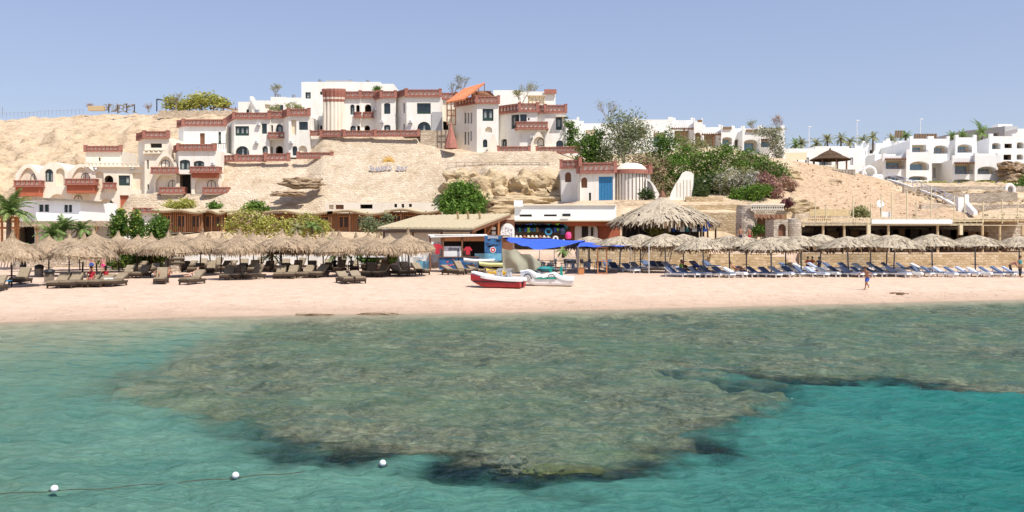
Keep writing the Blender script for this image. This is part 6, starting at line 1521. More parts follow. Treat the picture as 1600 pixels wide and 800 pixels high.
A_ = P(793, 372, 96.8); mb = MB(); pts = shape(-.75, .75, 0, 1.6, 'arch'); mb.add([(A_.x + x, A_.y, A_.z + z) for x, z in pts], [tuple(range(len(pts)))], 'bright_white'); mb.build('arched_board', h.root)
mb = MB(); rr = random.Random(5)
for i in range(26): mb.box((A_.x + rr.uniform(-.5, .5), A_.y - .03, A_.z + rr.uniform(.15, 1.2)), (.2, .02, .03), 'sign_grey', ry=rr.choice([.6, -.6, 0]))
mb.build('board_pattern', h.root)
mb = MB(); [mb.box(P(u, v, 96.8), (.42, .05, .34), 'bright_white') for u, v in ((771.5, 357), (771.5, 364))]; mb.build('notice', h.root)
mb = MB()
for u in (739, 758, 779): mb.tube(P(u, 372, 94), P(u, 346, 94), .1, 'wood_orange', n=6)
mb.tube(P(739, 370, 94), P(748, 350, 94), .08, 'wood_orange', n=5); mb.tube(P(760, 368, 94), P(774, 346, 94), .08, 'wood_orange', n=5); mb.build('post', h.root)
# tan sloping roof stall
t = thing('sloping_roof_stall', 'open stall under a broad tan sloping matting roof with three log ends', 'stall', P(690, 395, 90)); mb = MB()
fl, frr, br, bl_ = P(590, 355, 86), P(738, 356, 86), P(797, 333.5, 98), P(655, 336.5, 98); up = Vector((0, 0, .16))
N_ = 34
for i in range(N_):
    a, b = fl.lerp(frr, i / N_), fl.lerp(frr, (i + 1) / N_); c, d = bl_.lerp(br, (i + 1) / N_), bl_.lerp(br, i / N_); w_ = Vector((0, 0, .04 * (i % 2)))
    mb.add([a + w_, b + w_, c + w_, d + w_, a - up, b - up, c - up, d - up], [(0, 1, 2, 3), (7, 6, 5, 4), (0, 4, 5, 1), (2, 6, 7, 3), (1, 5, 6, 2), (3, 7, 4, 0)], 'tan_roof')
mb.build('roof', t)
mb = MB(); mb.bar(fl - up * 2, frr - up * 2, .16, .2, 'wood_dark'); mb.bar(frr - up * 2, br - up * 2, .16, .24, 'wood_brown')
for u in (600, 645, 690, 736): mb.tube(P(u, 400, 86.4), P(u, 358, 86.4), .1, 'wood_brown', n=6)
mb.build('post', t)
mb = MB()
for u in (716, 732, 750): q = fl.lerp(frr, .82 + (u - 716) / 220) ; mb.tube(P(u, 341, 93), P(u - 1.2, 331.5, 92.6), .13, 'beam_tan', n=8); mb.tube(P(u - 1.2, 331.7, 92.5), P(u - 1.3, 331, 92.5), .15, 'soffit_brown', n=8)
mb.build('log_end', t)
mb = MB(); mb.box(P(668, 370, 89), (8.9, .2, 1.7), 'white_plaster'); mb.box(P(640, 361, 88.8), (6.2, .1, .3), 'soffit_brown'); mb.build('back_wall', t)
# big thatched roof
t = thing('large_thatched_canopy', 'huge shaggy grey thatched cone roof over the shaded bar in front of the dome house', 'canopy', P(1035, 385, 94)); c = P(1035, 0, 94); c.z = 0
mb = MB(); zt, zr = Z(307, 94), Z(346, 94)
rad = 5.4
prof = [(.25, zt), (1.2, zt - .62), (2.6, zt - 1.28), (4.0, zt - 1.95), (5.0, zt - 2.42), (rad, zt - 2.7)]
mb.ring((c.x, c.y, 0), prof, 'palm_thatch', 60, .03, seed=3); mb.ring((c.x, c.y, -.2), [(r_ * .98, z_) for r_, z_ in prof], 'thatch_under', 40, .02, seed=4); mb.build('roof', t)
mb = MB(); rr = random.Random(8)
for i in range(520):
    a = rr.uniform(0, 2 * PI); k = rr.random(); r_ = rad * (.35 + .66 * k ** .5); z_ = np.interp(r_, [q[0] for q in prof], [q[1] for q in prof]) + .05; L_ = rr.uniform(.5, 1.1)
    d = Vector((math.cos(a), math.sin(a), -.55)); p0 = Vector((c.x + r_ * math.cos(a), c.y + r_ * math.sin(a), z_ + .08)); s_ = Vector((-math.sin(a), math.cos(a), 0)) * rr.uniform(.08, .2)
    e = p0 + d * L_ + Vector((0, 0, rr.uniform(-.25, .12))) + s_ * rr.uniform(-1, 1); mb.face([p0 - s_, p0 + s_, e + s_ * .3, e - s_ * .3], 'palm_thatch' if i % 4 else 'thatch_grey')
for i in range(260):
    a = 2 * PI * i / 260; p0 = Vector((c.x + rad * math.cos(a), c.y + rad * math.sin(a), zt - 2.7)); s_ = Vector((-math.sin(a), math.cos(a), 0)) * .1; e = p0 + Vector((math.cos(a) * .15, math.sin(a) * .15, -rr.uniform(.25, .95))); mb.face([p0 - s_, p0 + s_, e + s_ * .3, e - s_ * .5], 'palm_thatch' if i % 3 == 0 else 'palm_brown')
mb.build('thatch_fringe', t)
mb = MB(); mb.ring((c.x, c.y, zt - .1), [(.42, 0), (.3, .3), (.15, .6), (.02, .7)], 'wood_brown', 10, .2); mb.tube((c.x, c.y, zt), (c.x, c.y, zt + 1.6), .04, 'wood_brown'); mb.build('finial', t)
for i in range(10):
    a = 2 * PI * i / 10 + .2; mb = MB(); q = Vector((c.x + 4.3 * math.cos(a), c.y + 4.3 * math.sin(a), 0)); mb.tube((q.x, q.y, 2.4), (q.x, q.y, zt - 1.9), .11, 'wood_dark', n=6); mb.build('post', t)
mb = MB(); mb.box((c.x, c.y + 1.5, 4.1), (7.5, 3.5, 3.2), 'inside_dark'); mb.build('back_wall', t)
t2 = MB(); s2 = P(1098, 342, 97)
t = thing('side_thatched_canopy', 'smaller grey thatched slope joined to the right side of the huge thatched canopy', 'canopy', P(1095, 370, 97)); c = P(1078, 0, 97.5); zt = Z(322, 97); mb = MB()
mb.ring((c.x, c.y, 0), [(.2, zt), (1.4, zt - .7), (2.8, zt - 1.5), (3.4, zt - 1.9)], 'thatch_grey', 40, .04, seed=5)
for i in range(140):
    a = 2 * PI * i / 140; p0 = Vector((c.x + 3.35 * math.cos(a), c.y + 3.35 * math.sin(a), zt - 1.85)); s_ = Vector((-math.sin(a), math.cos(a), 0)) * .1; e = p0 + Vector((0, 0, -rr.uniform(.15, .5))); mb.face([p0 - s_, p0 + s_, e + s_ * .3, e - s_ * .5], 'thatch_grey')
mb.build('roof', t); mb = MB()
for i in range(6): a = 2 * PI * i / 6; mb.tube((c.x + 2.8 * math.cos(a), c.y + 2.8 * math.sin(a), 2.5), (c.x + 2.8 * math.cos(a), c.y + 2.8 * math.sin(a), zt - 1.6), .1, 'wood_dark', n=5)
mb.build('post', t)
for i, (u, m_, cnm) in enumerate(((1047, 'towel_white', 'white'), (1052, 'blue_cloth', 'blue'), (1058, 'navy_cloth', 'navy'), (1066, 'towel_white', 'pale'), (1075, 'teal_cloth', 'teal'), (1085, 'towel_white', 'white'), (1093, 'navy_cloth', 'navy'), (1102, 'blue_cloth', 'blue'))):
    p_ = P(u, 362, 90.2); mb = MB(); shirt(mb, p_, m_, 1.5); o = mb.build('hanging_shirt', None, origin=p_); tag(o, '%s garment, %s in the row hanging under the thatched canopies' % (cnm, ORD[i]), 'shirt', 'garments under the thatched canopies')
mb = MB(); mb.bar(P(1044, 349, 90.2), P(1106, 349, 90.2), .05, .05, 'wood_brown'); mb.tube(P(1044, 378, 90.2), P(1044, 349, 90.2), .05, 'wood_brown'); mb.tube(P(1106, 378, 90.2), P(1106, 349, 90.2), .05, 'wood_brown'); o = mb.build('clothes_rail', None, origin=P(1075, 378, 90.2)); tag(o, 'brown rail carrying the garments under the thatched canopies', 'rail')
# ================================================================== THE BEACH
def Yg(u, v):
    """distance at which the photo ray meets the sand"""
    lo, hi = float(shore(u)), 88.
    for _ in range(40):
        m_ = (lo + hi) / 2
        if G(u, m_) > Z(v, m_): hi = m_      # ray already below the sand: too far
        else: lo = m_
    return (lo + hi) / 2
def on_sand(u, v=None, Y=None, dz=0.):
    Y = Y or Yg(u, v); x = X(u, Y); hum = float(fbm(np.array([x * .5]), np.array([Y * .5]), 3, 5)[0]) * .10 * min(1, max(0, (Y - float(shore(u))) / 5)) if Y < 89 else 0
    return Vector((x, Y, G(u, Y) + hum + dz))

# ---- thatched parasols (left): straw cone with shaggy rim and a tall tied tuft
def straw_parasol(seed, label):
    t = thing('thatched_parasol', label, 'parasol', (0, 0, 0), None, True); rr = random.Random(seed)
    mb = MB(); mb.tube((0, 0, -.3), (0, 0, 3.1), .07, 'wood_dark', .05, n=7); mb.build('pole', t)
    mb = MB()
    for i in range(8): a = 2 * PI * i / 8; mb.tube((0, 0, 2.75), (1.95 * math.cos(a), 1.95 * math.sin(a), 2.25), .03, 'wood_dark', n=4)
    mb.build('strut', t)
    mb = MB(); prof = [(.18, 3.35), (.6, 3.08), (1.2, 2.84), (1.75, 2.6), (2.15, 2.33), (2.28, 2.12), (2.22, 1.98)]
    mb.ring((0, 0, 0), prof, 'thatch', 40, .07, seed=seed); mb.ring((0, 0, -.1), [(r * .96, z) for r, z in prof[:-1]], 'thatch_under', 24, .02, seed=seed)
    for i in range(240):
        a = rr.uniform(0, 2 * PI); k = rr.uniform(.4, 1.02); r = 2.2 * k; z = float(np.interp(r, [q[0] for q in prof[:6]], [q[1] for q in prof[:6]])) + .05; s = Vector((-math.sin(a), math.cos(a), 0)) * rr.uniform(.03, .08)
        p = Vector((r * math.cos(a), r * math.sin(a), z)); e = p + Vector((math.cos(a), math.sin(a), -.75)) * rr.uniform(.25, .5) + Vector((0, 0, rr.uniform(-.05, .12))); mb.face([p - s, p + s, e + s * .3, e - s * .3], 'thatch')
    for i in range(210):
        a = 2 * PI * i / 210; p = Vector((2.25 * math.cos(a), 2.25 * math.sin(a), 2.12)); s = Vector((-math.sin(a), math.cos(a), 0)) * .05; e = p + Vector((math.cos(a) * rr.uniform(-.1, .12), math.sin(a) * rr.uniform(-.1, .12), -rr.uniform(.15, .42))); mb.face([p - s, p + s, e + s * .3, e - s * .6], 'thatch' if i % 4 else 'thatch_grey')
    mb.build('canopy', t)
    mb = MB(); lean = rr.uniform(-.14, .14); h = rr.uniform(.35, .85)
    for i in range(70):
        a = rr.uniform(0, 2 * PI); r = rr.uniform(.1, .38); p = Vector((r * math.cos(a), r * math.sin(a), 3.1 - r * .5)); e = Vector((lean + rr.uniform(-.06, .06), rr.uniform(-.06, .06), 3.2 + h * rr.uniform(.75, 1.05))); s = Vector((-math.sin(a), math.cos(a), 0)) * .09; mb.face([p - s, p + s, e + s * .2, e - s * .2], 'thatch')
    mb.ring((0, 0, 0), [(.42, 3.02), (.24, 3.3), (.1, 3.3 + h * .5), (.02, 3.3 + h * .75)], 'thatch', 10, .15, seed=seed); mb.build('tuft', t)
    mb = MB(); mb.ring((0, 0, .75), [(.01, -.02), (.3, -.02), (.3, .02), (.01, .02)], 'wood_brown', 12); mb.build('shelf', t)
    return freeze(t)
SPR = [straw_parasol(40 + i, 'straw parasol') for i in range(5)]
UG = 'straw thatched parasols on the left beach'
front = [(18, 58.5), (128, 60.5), (376, 66.5)]
mid = [(76, 71), (152, 70), (214, 72), (262, 69.5), (312, 72.5), (345, 75), (440, 70.5), (482, 73), (535, 71), (572, 74), (588, 70.5), (640, 72)]
back = [(108, 78), (125, 83), (186, 79), (236, 82), (285, 79), (330, 80), (397, 79), (408, 84), (437, 82), (465, 79), (505, 80), (525, 83), (560, 79), (606, 80)]
k = 0
for nm, row in (('front', front), ('middle', mid), ('rear', back)):
    for i, (u, Y) in enumerate(row):
        lb = ('tufted straw parasol, %s from the left in the %s row of the left beach' % (ORD[i], nm)) if nm != 'front' else ['big straw parasol cut by the left edge of the photo', 'broad straw parasol in front, over the four loungers with pink dressed bathers', 'broad straw parasol standing forward alone before the middle row'][i]
        proto_first(SPR[(k * 2 + k // 5) % 5], USED, on_sand(u, Y=Y), (k * 1.7) % 6.28, lb, UG, (.90 + .08 * math.sin(k * 2.3), .90 + .08 * math.sin(k * 2.3), .96 + .05 * math.sin(k * 3.7)), .075); k += 1

# ---- palm leaf umbrellas (right): flat shaggy cone on a thin blue grey pole
def palm_parasol(seed):
    t = thing('palm_leaf_parasol', 'palm parasol', 'parasol', (0, 0, 0), None, True); rr = random.Random(seed)
    mb = MB(); mb.tube((0, 0, -.3), (0, 0, 3.3), .06, 'pole_blue', n=7); mb.build('pole', t)
    mb = MB()
    for i in range(8): a = 2 * PI * i / 8; mb.tube((0, 0, 3.0), (2.2 * math.cos(a), 2.2 * math.sin(a), 2.42), .03, 'wood_grey', n=4)
    mb.build('strut', t)
    mb = MB(); prof = [(.08, 3.45), (.7, 3.27), (1.3, 3.05), (1.9, 2.76), (2.45, 2.42)]
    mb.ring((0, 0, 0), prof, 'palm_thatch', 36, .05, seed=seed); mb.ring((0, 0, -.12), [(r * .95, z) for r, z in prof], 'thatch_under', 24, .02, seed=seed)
    for i in range(260):
        a = rr.uniform(0, 2 * PI); r = 2.4 * rr.uniform(.15, 1.0) ** .7; z = float(np.interp(r, [q[0] for q in prof], [q[1] for q in prof])) + .05; s = Vector((-math.sin(a), math.cos(a), 0)) * rr.uniform(.05, .11)
        p = Vector((r * math.cos(a), r * math.sin(a), z)); e = p + Vector((math.cos(a), math.sin(a), -.52)) * rr.uniform(.3, .6) + s * rr.uniform(-1.5, 1.5) + Vector((0, 0, rr.uniform(-.08, .10))); mb.face([p - s, p + s, e + s * .3, e - s * .3], 'palm_thatch' if i % 3 else 'thatch_grey')
    for i in range(230):
        a = rr.uniform(0, 2 * PI); p = Vector((2.4 * math.cos(a), 2.4 * math.sin(a), 2.44)); s = Vector((-math.sin(a), math.cos(a), 0)) * .06; q = rr.uniform(.12, .5); e = p + Vector((math.cos(a) * rr.uniform(-.15, .2), math.sin(a) * rr.uniform(-.15, .2), -q)) + s * rr.uniform(-2, 2); mb.face([p - s, p + s, e + s * .3, e - s * .5], 'palm_thatch' if q < .22 else 'palm_brown')
    mb.build('canopy', t)
    mb = MB(); mb.ring((0, 0, .82), [(.01, -.02), (.3, -.02), (.3, .02), (.01, .02)], 'pole_blue', 12); mb.build('shelf', t)
    return freeze(t)
PPR = [palm_parasol(70 + i) for i in range(4)]
UR = 'palm leaf parasols on the right beach'
fr_r = [(1100, 72), (1205, 73), (1326, 73.5), (1396, 74), (1457, 78), (1524, 78), (1592, 79)]
bk_r = [(921, 84), (968, 80), (1001, 84), (1040, 79), (1068, 85), (1140, 81), (1166, 78), (1228, 77.5), (1252, 76), (1282, 84), (1360, 82), (1385, 84)]
for nm, row in (('front', fr_r), ('rear', bk_r)):
    for i, (u, Y) in enumerate(row):
        proto_first(PPR[(k * 3 + k // 4) % 4], USED, on_sand(u, Y=Y), (k * 2.1) % 6.28, 'palm leaf parasol, %s from the left in the %s row of the right beach' % (ORD[i], nm), UR, (1. + .06 * math.sin(k * 1.9), 1. + .06 * math.sin(k * 1.9), .96 + .04 * math.sin(k)), .05); k += 1

# ---- sun loungers
def lounger(name, cm, fm, back=.62, seed=0, plastic=False):
    t = thing(name, name, 'sun lounger', (0, 0, 0), None, True); W = .34
    mb = MB()
    for s in (-1, 1): mb.box((s * W, -.1, .28), (.07, 1.9, .12), fm)
    for y in (-1.02, .82): mb.box((0, y, .28), (.75, .07, .12), fm)
    for i in range(7): mb.box((0, -.85 + i * .16, .31), (.62, .05, .03), fm)
    if not plastic: mb.box((0, -.1, .19), (.70, 1.7, .14), fm)
    mb.build('frame', t)
    for sx in (-1, 1):
        for sy in (-.92, .7): mb = MB(); mb.box((sx * W, sy, .11), (.08, .09, .26), fm); mb.build('leg', t)
    mb = MB(); rr = random.Random(seed); n = 7
    for i in range(n):
        y0, y1 = -1.02 + i * (1.22 / n), -1.02 + (i + 1) * (1.22 / n); mb.box((0, (y0 + y1) / 2, .395 + .01 * math.sin(i * 2)), (.64, y1 - y0 - .012, .10), cm)
    mb.box((0, -.41, .385), (.6, 1.2, .08), cm)
    mb.build('seat_cushion', t)
    mb = MB(); c = Vector((0, .20, .38)); d = Vector((0, math.cos(back), math.sin(back))); nrm = Vector((0, -math.sin(back), math.cos(back)))
    for i in range(5): q = c + d * (.08 + .16 * i) + nrm * .05; mb.box(q, (.64, .15, .10), cm, 0, back)
    mb.box(c + d * .4 + nrm * .04, (.6, .78, .08), cm, 0, back)
    mb.build('back_cushion', t)
    mb = MB(); mb.box(c + d * .41 - nrm * .03, (.70, .86, .05), fm, 0, back); mb.bar(c + d * .6 - nrm * .05, Vector((0, .78, .28)), .05, .05, fm); mb.build('backrest', t)
    return freeze(t)
mat('cushion_brown', (.30, .235, .155), .9, .14, 5, .25)
LB = [lounger('sun_lounger', 'cushion_brown', 'wicker', b, i) for i, b in enumerate((.62, .85, .38))]
LW = [lounger('sun_lounger', 'cushion_blue', 'white_plastic', b, i + 5, True) for i, b in enumerate((.62, .45))] + [lounger('sun_lounger', 'cushion_pale', 'white_plastic', .6, 9, True), lounger('sun_lounger', 'towel_white', 'white_plastic', .5, 10, True)]
GB = 'brown cushioned loungers on the left beach'
SCL = 1.06
def place_l(row, protos, rowname, group, tint=None, side='left'):
    for i, (u, v, rz, pk) in enumerate(row):
        col_ = tint[pk] if tint else 'brown cushioned'
        place = on_sand(u, v)
        proto_first(protos[pk], USED, place, rz, '%s lounger, %s from the left in the %s, %s beach' % (col_, ORD[i] if i < 36 else 'last', rowname, side), group, SCL)
A1 = [(-6, 455, .2, 0), (33, 443, .1, 1), (94, 449, .05, 0), (114, 449, .0, 0), (141, 447.5, -.05, 0), (161, 447.5, -.1, 2), (180, 447, -.1, 2), (200, 434.5, .1, 0), (222, 434, 0, 0), (252, 443, .25, 1), (302, 443.5, -.3, 0), (356, 437, .1, 0), (372, 436.5, 0, 0), (398, 436, -.3, 1),
      (438, 434.5, .1, 0), (456, 434.5, 0, 0), (479, 434, -.2, 0), (499, 433.5, -.3, 0), (538, 442.5, .45, 2), (558, 442, .4, 2), (578, 432, -.15, 0), (596, 432, -.35, 0), (622, 430.5, .55, 2), (636, 430, .5, 1), (656, 429, .6, 0)]
place_l(A1, LB, 'front row', GB)
A2 = [(14 + i * 22.5, 426.5 + (i % 3) * .8 - i * .12, .15 * math.sin(i * 1.9), (i * 5) % 3) for i in range(9, 27)]
place_l([q for q in A2], LB, 'second row', GB)
A3 = [(188 + i * 21.5, 419.5 + (i % 2) * .7, .25 * math.sin(i * 2.3), (i * 7) % 3) for i in range(20)]
place_l(A3, LB, 'rear row', GB)
A4 = [(706, 429.5, .9, 2), (722, 428.5, .7, 1), (742, 428.5, .6, 2), (764, 428, .5, 1)]
place_l(A4, LB, 'group beside the red boat', GB, side='middle')
TN = {0: 'dark blue', 1: 'low dark blue', 2: 'pale blue', 3: 'white towelled'}
SCL = (1., 1., .9)
GR = 'white framed loungers with blue cushions on the right beach'
seqs = [0, 1, 2, 0, 0, 3, 0, 0, 0, 2, 0, 0, 2, 3, 0, 2, 0, 1, 0, 2, 3, 0, 0, 2, 0, 2, 3, 0, 0, 2]
B1 = [(1056 + i * 18.2, 432.5 - i * .02 + .5 * math.sin(i * 1.7), .75 + .12 * math.sin(i * 2.9), seqs[i]) for i in range(30)]
place_l(B1, LW, 'front row', GR, TN, 'right')
B2 = [(1012, 420, .4, 0), (1024, 421, .3, 0), (1036, 422, .4, 0), (1048, 422.5, .6, 2), (1090, 421, .5, 0), (1110, 421, .6, 0)] + [(1232 + i * 23, 424.5, .7 + .2 * math.sin(i), (0, 3, 2, 0)[i % 4]) for i in range(10)]
place_l(B2, LW, 'rear row', GR, TN, 'right')
B3 = [(950, 420, .2, 0), (962, 424, .3, 0), (985, 426, .5, 0), (996, 423, .5, 2)]
place_l(B3, LW, 'group by the frame', GR, TN, 'middle')
# towels
def towel(u, v, rz, m, label, L=.9, w=.62, dz=.50):
    p = on_sand(u, v, dz=dz); mb = MB(); n = 8
    for i in range(n):
        y0, y1 = -L / 2 + L * i / n, -L / 2 + L * (i + 1) / n; z = lambda y: .02 * math.sin(y * 9 + u) - (.0 if y > -L / 2 + .1 else .12)
        mb.add([(-w / 2, y0, z(y0)), (w / 2, y0, z(y0)), (w / 2, y1, z(y1)), (-w / 2, y1, z(y1)), (-w / 2, y0, z(y0) + .03), (w / 2, y0, z(y0) + .03), (w / 2, y1, z(y1) + .03), (-w / 2, y1, z(y1) + .03)], [(3, 2, 1, 0), (4, 5, 6, 7), (0, 1, 5, 4), (3, 0, 4, 7), (1, 2, 6, 5), (2, 3, 7, 6)], m)
    R_ = Matrix.Rotation(rz, 3, 'Z'); mb.v = [tuple(R_ @ Vector(q)) for q in mb.v]; o = mb.build('towel'); o.location = p; tag(o, label, 'towel'); return o
towel(2, 452, .2, 'towel_blue', 'bright blue towel spread on the leftmost lounger', 1.5, .8)
towel(960, 423, .3, 'towel_white', 'white towel draped on a chair by the wooden frame'); towel(975, 420, .3, 'towel_white', 'second white towel right of the wooden frame')
towel(1050, 421.5, .6, 'towel_white', 'white towel on a lounger behind the lime dressed bather'); towel(1453, 428, .6, 'towel_white', 'white towel hanging to the sand on the right row'); towel(171, 447, -.1, 'towel_white', 'white and blue towel beside the woman in dark red', .5)
towel(113, 446, 0, 'navy_cloth', 'dark blue folded towel on the lounger under the big front parasol', .4)

# ---- people
def skin_body(joints, edges, radii, m, name, parent, extra=None, sub=1):
    me = bpy.data.meshes.new(name); me.from_pydata(joints, edges, []); o = bpy.data.objects.new(name, me); COL.objects.link(o)
    sk = o.modifiers.new('s', 'SKIN'); sk.use_smooth_shade = True
    for i, r in enumerate(radii): me.skin_vertices[0].data[i].radius = (r[0], r[1]) if isinstance(r, tuple) else (r, r)
    me.skin_vertices[0].data[0].use_root = True
    sb_ = o.modifiers.new('b', 'SUBSURF'); sb_.levels = sub; sb_.render_levels = sub
    dg = bpy.context.evaluated_depsgraph_get(); nm = bpy.data.meshes.new_from_object(o.evaluated_get(dg)); bpy.data.objects.remove(o)
    if extra:
        bm = bmesh.new(); bm.from_mesh(nm); t2 = bpy.data.meshes.new('x'); t2.from_pydata([tuple(v) for v in extra.v], [], extra.f); bm.from_mesh(t2); bm.to_mesh(nm); bm.free(); bpy.data.meshes.remove(t2)
    nm.name = name; nm.materials.clear(); nm.materials.append(MATS[m])
    for pl in nm.polygons: pl.use_smooth = True; pl.material_index = 0
    o = bpy.data.objects.new(name, nm); COL.objects.link(o); o.parent = parent; return o
POSES = {
 # pelvis, chest, neck, head, L: hip knee ankle toe, R; L: shoulder elbow wrist, R   (facing -y)
 'stand': dict(pel=(0, 0, .95), che=(0, 0, 1.32), nec=(0, .01, 1.5), hea=(0, -.02, 1.64), lk=(.11, -.01, .50), la=(.11, .03, .09), rk=(-.10, -.03, .50), ra=(-.12, 0, .09), le=(.27, .03, 1.13), lw=(.30, -.05, .88), re=(-.27, .03, 1.13), rw=(-.28, -.08, .90)),
 'run': dict(pel=(0, .05, .86), che=(0, -.12, 1.20), nec=(0, -.20, 1.36), hea=(.02, -.30, 1.47), lk=(.10, -.28, .52), la=(.08, .10, .20), rk=(-.10, .02, .46), ra=(-.12, -.05, .09), le=(.36, -.02, 1.10), lw=(.46, -.22, .98), re=(-.36, -.14, 1.14), rw=(-.60, -.22, 1.0)),
 'bend': dict(pel=(0, .1, .92), che=(0, -.25, 1.12), nec=(0, -.42, 1.18), hea=(0, -.56, 1.18), lk=(.11, .04, .50), la=(.12, .08, .09), rk=(-.11, .0, .50), ra=(-.13, .04, .09), le=(.22, -.34, .92), lw=(.20, -.48, .72), re=(-.22, -.34, .92), rw=(-.18, -.50, .74)),
 'sit': dict(pel=(0, 0, .52), che=(0, .03, .88), nec=(0, 0, 1.06), hea=(0, -.04, 1.20), lk=(.14, -.44, .54), la=(.13, -.46, .12), rk=(-.12, -.42, .55), ra=(-.14, -.40, .12), le=(.27, -.04, .74), lw=(.18, -.28, .60), re=(-.27, -.04, .74), rw=(-.16, -.28, .60)),
 'recline': dict(pel=(0, 0, .58), che=(0, .30, .80), nec=(0, .44, .92), hea=(0, .52, 1.04), lk=(.12, -.38, .78), la=(.12, -.70, .52), rk=(-.10, -.44, .56), ra=(-.12, -.84, .53), le=(.30, .18, .66), lw=(.28, -.06, .62), re=(-.30, .22, .68), rw=(-.24, .0, .66)),
}
def person(u, v, pose, rz, skin, label, top=None, legs=None, hair='hair_dark', hat=None, Y=None, zoff=0., s=1., long_hair=False, dress=None, group=None, z=None):
    p = on_sand(u, v, Y); 
    if z is not None: p.z = z
    p.z += zoff
    t = thing('person', label, 'person', p, group, True, rz); t.scale = (s, s, s); q = {k: Vector(w_) for k, w_ in POSES[pose].items()}
    up = (q['nec'] - q['pel']).normalized(); sh = q['nec'] - up * .10
    J = [q['pel'], q['pel'].lerp(q['che'], .5), q['che'], q['nec'], q['hea'], q['hea'] + (q['hea'] - q['nec']).normalized() * .10]; E = [(0, 1), (1, 2), (2, 3), (3, 4), (4, 5)]; Rr = [(.15, .11), (.125, .095), (.15, .10), .052, (.078, .092), (.066, .075)]
    if pose in ('recline',): E = E
    ex = MB(); idx = {}
    for sd_, kn, an in ((1, 'lk', 'la'), (-1, 'rk', 'ra')):
        hip = q['pel'] + Vector((.10 * sd_, 0, -.04)); a = q[an]; fwd = Vector((0, -1, 0)) if pose != 'recline' else Vector((0, -.3, 1)).normalized()
        b = len(J); J += [hip, q[kn], q[kn].lerp(a, .35), a, a + fwd * .10 + Vector((0, 0, -.045 if pose != 'recline' else 0)), a + fwd * .19 + Vector((0, 0, -.055 if pose != 'recline' else .03))]; E += [(0, b), (b, b + 1), (b + 1, b + 2), (b + 2, b + 3), (b + 3, b + 4), (b + 4, b + 5)]; Rr += [.088, .058, .055, .038, (.04, .032), (.036, .02)]
        idx[kn] = b
    for sd_, el, wr in ((1, 'le', 'lw'), (-1, 're', 'rw')):
        s_ = sh + Vector((.17 * sd_, 0, -.02)); b = len(J); w_ = q[wr]; d = (w_ - q[el]).normalized(); pm = w_ + d * .075
        J += [s_, q[el], w_, pm]; E += [(2, b), (b, b + 1), (b + 1, b + 2), (b + 2, b + 3)]; Rr += [.052, .038, .026, (.036, .018)]
        side = d.cross(Vector((0, 1, 0))).normalized() if abs(d.y) < .9 else Vector((1, 0, 0))
        for f in range(4):
            o_ = side * (.024 * (f - 1.5)); k1 = pm + o_ + d * .045; k2 = k1 + d * (.03 + .008 * (f in (1, 2))) + Vector((0, -.012, -.004)); ex.tube(pm + o_ * .8, k1, .0095, skin, .009, 5); ex.tube(k1, k2, .009, skin, .007, 5)
        th = w_ + d * .03; ex.tube(th, th + side * -.045 + d * .03, .011, skin, .009, 5); ex.tube(th + side * -.045 + d * .03, th + side * -.05 + d * .06, .009, skin, .007, 5)
    h = q['hea']; hd = (h - q['nec']).normalized()
    face = Vector((0, -1, 0)); 
    c = h + hd * .03 + face * .085; ex.tube(c + hd * .02, c + face * .025 - hd * .02, .012, skin, .016, 5)      # nose
    for sx in (-1, 1): ex.tube(h + Vector((sx * .075, 0, .01)), h + Vector((sx * .092, .01, .02)), .022, skin, .016, 6)
    skin_body([tuple(j) for j in J], E, Rr, skin, 'body', t, ex)
    mb = MB()
    for sx in (-1, 1): mb.ring(h + hd * .035 + face * .083 + Vector((sx * .03, 0, 0)), [(.001, -.008), (.009, 0), (.001, .008)], 'black', 6)
    mb.box(h - hd * .035 + face * .085, (.045, .01, .01), 'red_cloth'); mb.build('face', t)
    if hair:
        bm = MB(); hc = h + hd * .05 + Vector((0, .018, 0)); bm.ring(hc, [(.001, .105), (.05, .095), (.085, .06), (.10, .01), (.095, -.03), (.07, -.045)] if not long_hair else [(.001, .105), (.05, .095), (.085, .06), (.10, .0), (.10, -.06), (.08, -.16), (.04, -.24)], hair, 12, .06)
        if long_hair: bm.v = [(x, y + .03, z_) for x, y, z_ in bm.v]
        bm.build('hair', t, True)
    if hat:
        bm = MB(); hc = h + hd * .08; bm.ring(hc, [(.19, -.01), (.10, .02), (.095, .09), (.05, .12), (.001, .125)], hat, 14, .03); bm.build('hat', t, True)
    if top:
        JJ = [q['pel'] + Vector((0, 0, .02)), q['pel'].lerp(q['che'], .5), q['che'], sh + up * .02]; EE = [(0, 1), (1, 2), (2, 3)]; RR = [(.162, .122), (.142, .11), (.165, .115), (.09, .075)]
        for sd_, el in ((1, 'le'), (-1, 're')): s_ = sh + Vector((.17 * sd_, 0, -.02)); b = len(JJ); JJ += [s_, s_.lerp(q[el], .65)]; EE += [(2, b), (b, b + 1)]; RR += [.066, .055]
        skin_body([tuple(j) for j in JJ], EE, RR, top, 'shirt', t)
    if legs:
        m_, frac = legs; JJ = [q['pel'] + Vector((0, 0, .05)), q['pel']]; EE = [(0, 1)]; RR = [(.158, .118), (.165, .125)]
        for sd_, kn, an in ((1, 'lk', 'la'), (-1, 'rk', 'ra')):
            hip = q['pel'] + Vector((.10 * sd_, 0, -.05)); b = len(JJ)
            if frac <= 1: JJ += [hip, hip.lerp(q[kn], frac)]; EE += [(1, b), (b, b + 1)]; RR += [.10, .088]
            else: JJ += [hip, q[kn], q[kn].lerp(q[an], frac - 1)]; EE += [(1, b), (b, b + 1), (b + 1, b + 2)]; RR += [.10, .075, .06]
        skin_body([tuple(j) for j in JJ], EE, RR, m_, 'trousers' if frac > 1 else 'shorts', t)
